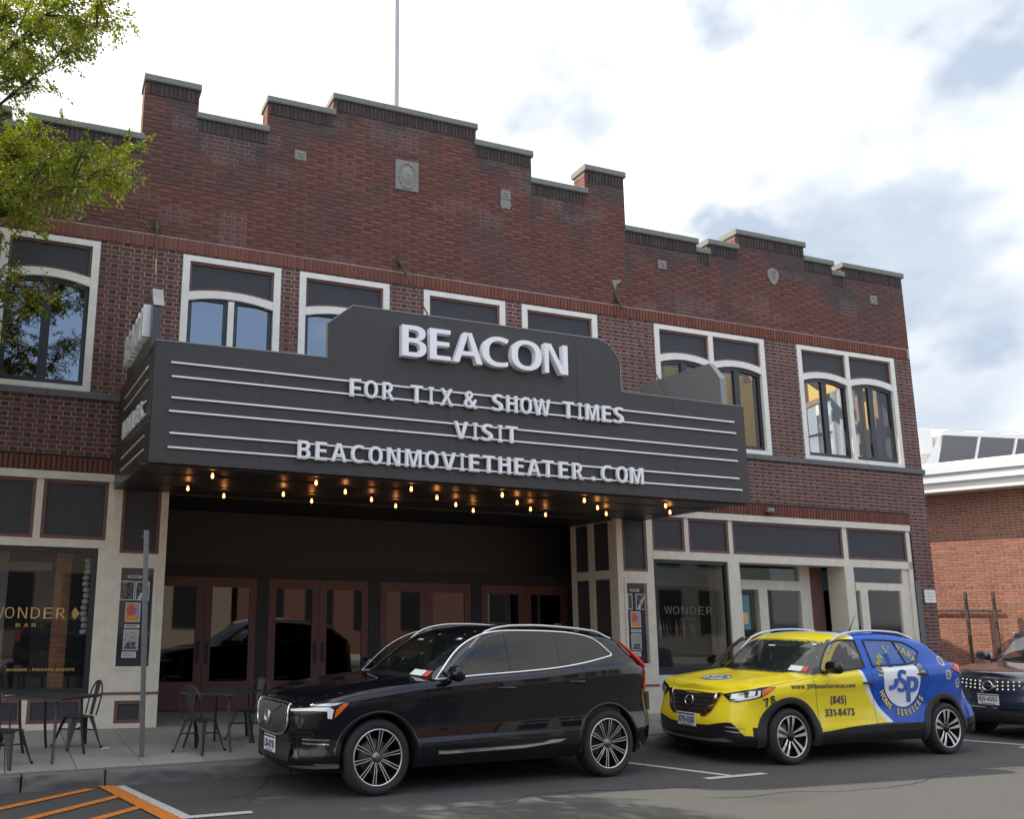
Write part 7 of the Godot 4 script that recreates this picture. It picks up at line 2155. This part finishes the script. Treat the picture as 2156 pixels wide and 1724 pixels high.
func dark_suv() -> void:
	var W := 1.80
	var cfg := {
		"W": W, "wb": 2.8, "R": 0.36, "rim": 0.25, "rimstyle": 1, "arch": 0.41, "clad": 0.02, "cladmat": M.bluepaint, "inset": 0.03, "inset_far": 0.15, "paint": M.bluepaint,
		"yside": 0.24, "yfront": 0.22, "yrear": 0.32, "flare": 0.012,
		"outline": [Vector3(-0.86, 0, 0.90), Vector3(-0.85, 0.24, 0.90), Vector3(-0.80, 0.48, 0.905), Vector3(-0.70, 0.69, 0.925), Vector3(-0.52, 0.82, 0.95), Vector3(-0.24, 0.88, 0.99), Vector3(0.12, 0.895, 1.03), Vector3(0.65, 0.90, 1.07), Vector3(1.3, 0.90, 1.11), Vector3(2.1, 0.90, 1.16), Vector3(2.8, 0.88, 1.19), Vector3(3.3, 0.82, 1.18), Vector3(3.55, 0.68, 1.15), Vector3(3.65, 0.36, 1.14), Vector3(3.67, 0, 1.14)],
		"side": [[0.0, 0.07], [0.06, 0.03], [0.16, 0.008], [0.25, 0.0], [0.45, 0.03], [0.7, 0.015], [0.87, 0.0], [0.97, 0.022], [1.0, 0.045]],
		"front": [[0.0, 0.12], [0.1, 0.03], [0.25, 0.0], [0.45, 0.0], [0.6, 0.02], [0.8, 0.04], [0.95, 0.075], [1.0, 0.12]],
		"rear": [[0.0, 0.1], [0.1, 0.02], [0.3, 0.0], [0.7, 0.03], [1.0, 0.05]],
		"hood": [[-0.86, 0.905], [-0.76, 0.95], [-0.6, 0.985], [-0.3, 1.02], [0.2, 1.06], [0.8, 1.10]], "ridge": 0.02, "cowl": 0.86, "tail": 3.02,
		"roof": [[0.28, 0.99], [0.42, 1.08], [0.70, 1.29], [0.98, 1.48], [1.2, 1.57], [1.6, 1.64], [2.2, 1.64], [2.8, 1.57], [3.1, 1.50], [3.5, 1.14], [3.7, 0.98]],
		"bowf": 0.33, "bowr": 0.10, "crown": 0.045, "tumble": 0.30, "tumble2": 0.12, "round": 0.075, "g0": 0.32, "g1": 3.62, "ws": [0.40, 1.10], "rs": [3.17, 3.46], "wsmat": M.tintgreen,
		"windows": [{"poly": [Vector2(0.72, 1.10), Vector2(1.58, 1.15), Vector2(1.58, 1.55), Vector2(1.3, 1.53), Vector2(0.95, 1.36)], "mat": M.tint}, {"poly": [Vector2(1.70, 1.16), Vector2(2.8, 1.24), Vector2(2.75, 1.42), Vector2(2.4, 1.52), Vector2(1.70, 1.555)], "mat": M.privacy}],
	}
	# the plate stands at about (13.75, 2.72)
	var u := Vector3(0.9965, 0, -0.083).normalized(); var n := Vector3(-u.z, 0, u.x)
	var q1 := Vector3(13.72, ROAD, 2.70) + u * 0.86 + n * W * 0.5
	var t := build_car("dark_suv", "dark blue-grey suv with bright grille cut off by the right frame edge", cfg, road_frame(q1, q1 + u * 2.8, W))
	var c: Car = cfg.car
	var af := func(x: float, y: float, off: float, far: bool) -> Vector3: return c.surf(x, y, off, far)
	var g := Node3D.new(); g.name = "grille"; t.add_child(g)
	for far in [false, true]:
		part("mesh", patch(af, [Vector2(0.0, 0.66), Vector2(0.34, 0.70), Vector2(0.56, 0.84), Vector2(0.0, 0.865)], 0.006, far, 0.02, 6), M.black, g)
		for r in 3:
			for k in 6:
				var a := 0.13 + k * 0.075; var y := 0.715 + r * 0.052 + k * 0.004
				if y < 0.69 + maxf(0.0, a - 0.34) * 0.64 or a > 0.53: continue
				var m := MB.new(); var p := c.surf(a, y, 0.012, far); m.lathe([Vector2(0, 0.012), Vector2(0.014, 0.006), Vector2(0.018, 0.0)], p, Vector3(-1, 0.1, 0).normalized(), 8); part("stud", m, M.chrome, g)
		part("v_trim", patch(af, [Vector2(0.06, 0.665), Vector2(0.11, 0.67), Vector2(0.16, 0.86), Vector2(0.11, 0.862)], 0.016, far, 0.01, 3, 0.01), M.chrome, g)
		var hl := Node3D.new(); hl.name = "headlight"; t.add_child(hl, true)
		part("lens", patch(af, [Vector2(0.55, 0.80), Vector2(0.72, 0.74), Vector2(0.95, 0.80), Vector2(1.12, 0.92), Vector2(0.85, 0.90), Vector2(0.56, 0.86)], 0.008, far, 0.02, 5, 0.008), M.lampglass, hl)
		part("projector", patch(af, [Vector2(0.62, 0.81), Vector2(0.74, 0.78), Vector2(0.82, 0.82), Vector2(0.78, 0.87), Vector2(0.64, 0.86)], 0.013, far, 0.01, 3), M.lampwhite, hl)
		part("lower_intake", patch(af, [Vector2(0.0, 0.27), Vector2(0.60, 0.28), Vector2(0.52, 0.40), Vector2(0.0, 0.42)], 0.004, far, 0.03, 4), M.clad, t)
		part("bumper_trim", patch(af, [Vector2(0.05, 0.44), Vector2(0.70, 0.45), Vector2(0.70, 0.462), Vector2(0.05, 0.455)], 0.012, far, 0.02, 1, 0.01), M.chrome, t)
	var ec := c.surf(0.0, 0.765, 0.034)
	var mm := MB.new(); mm.tube(ellipse_ring(ec, Vector3(0.014, 0.066, 0), Vector3(0, 0, 0.072)), 0.010, 8); mm.beam(ec + Vector3(0, 0, -0.09), ec + Vector3(0, 0, 0.09), 0.02, 0.024); part("emblem", mm, M.chrome, g)
	plate(t, c, 0.565, "KJV-4592")
	stickers(t, c, cfg)
	mirrors(t, c, 0.74, 1.16, M.bluepaint)
	handle(t, c, 1.35, 1.57, 1.0, M.bluepaint)
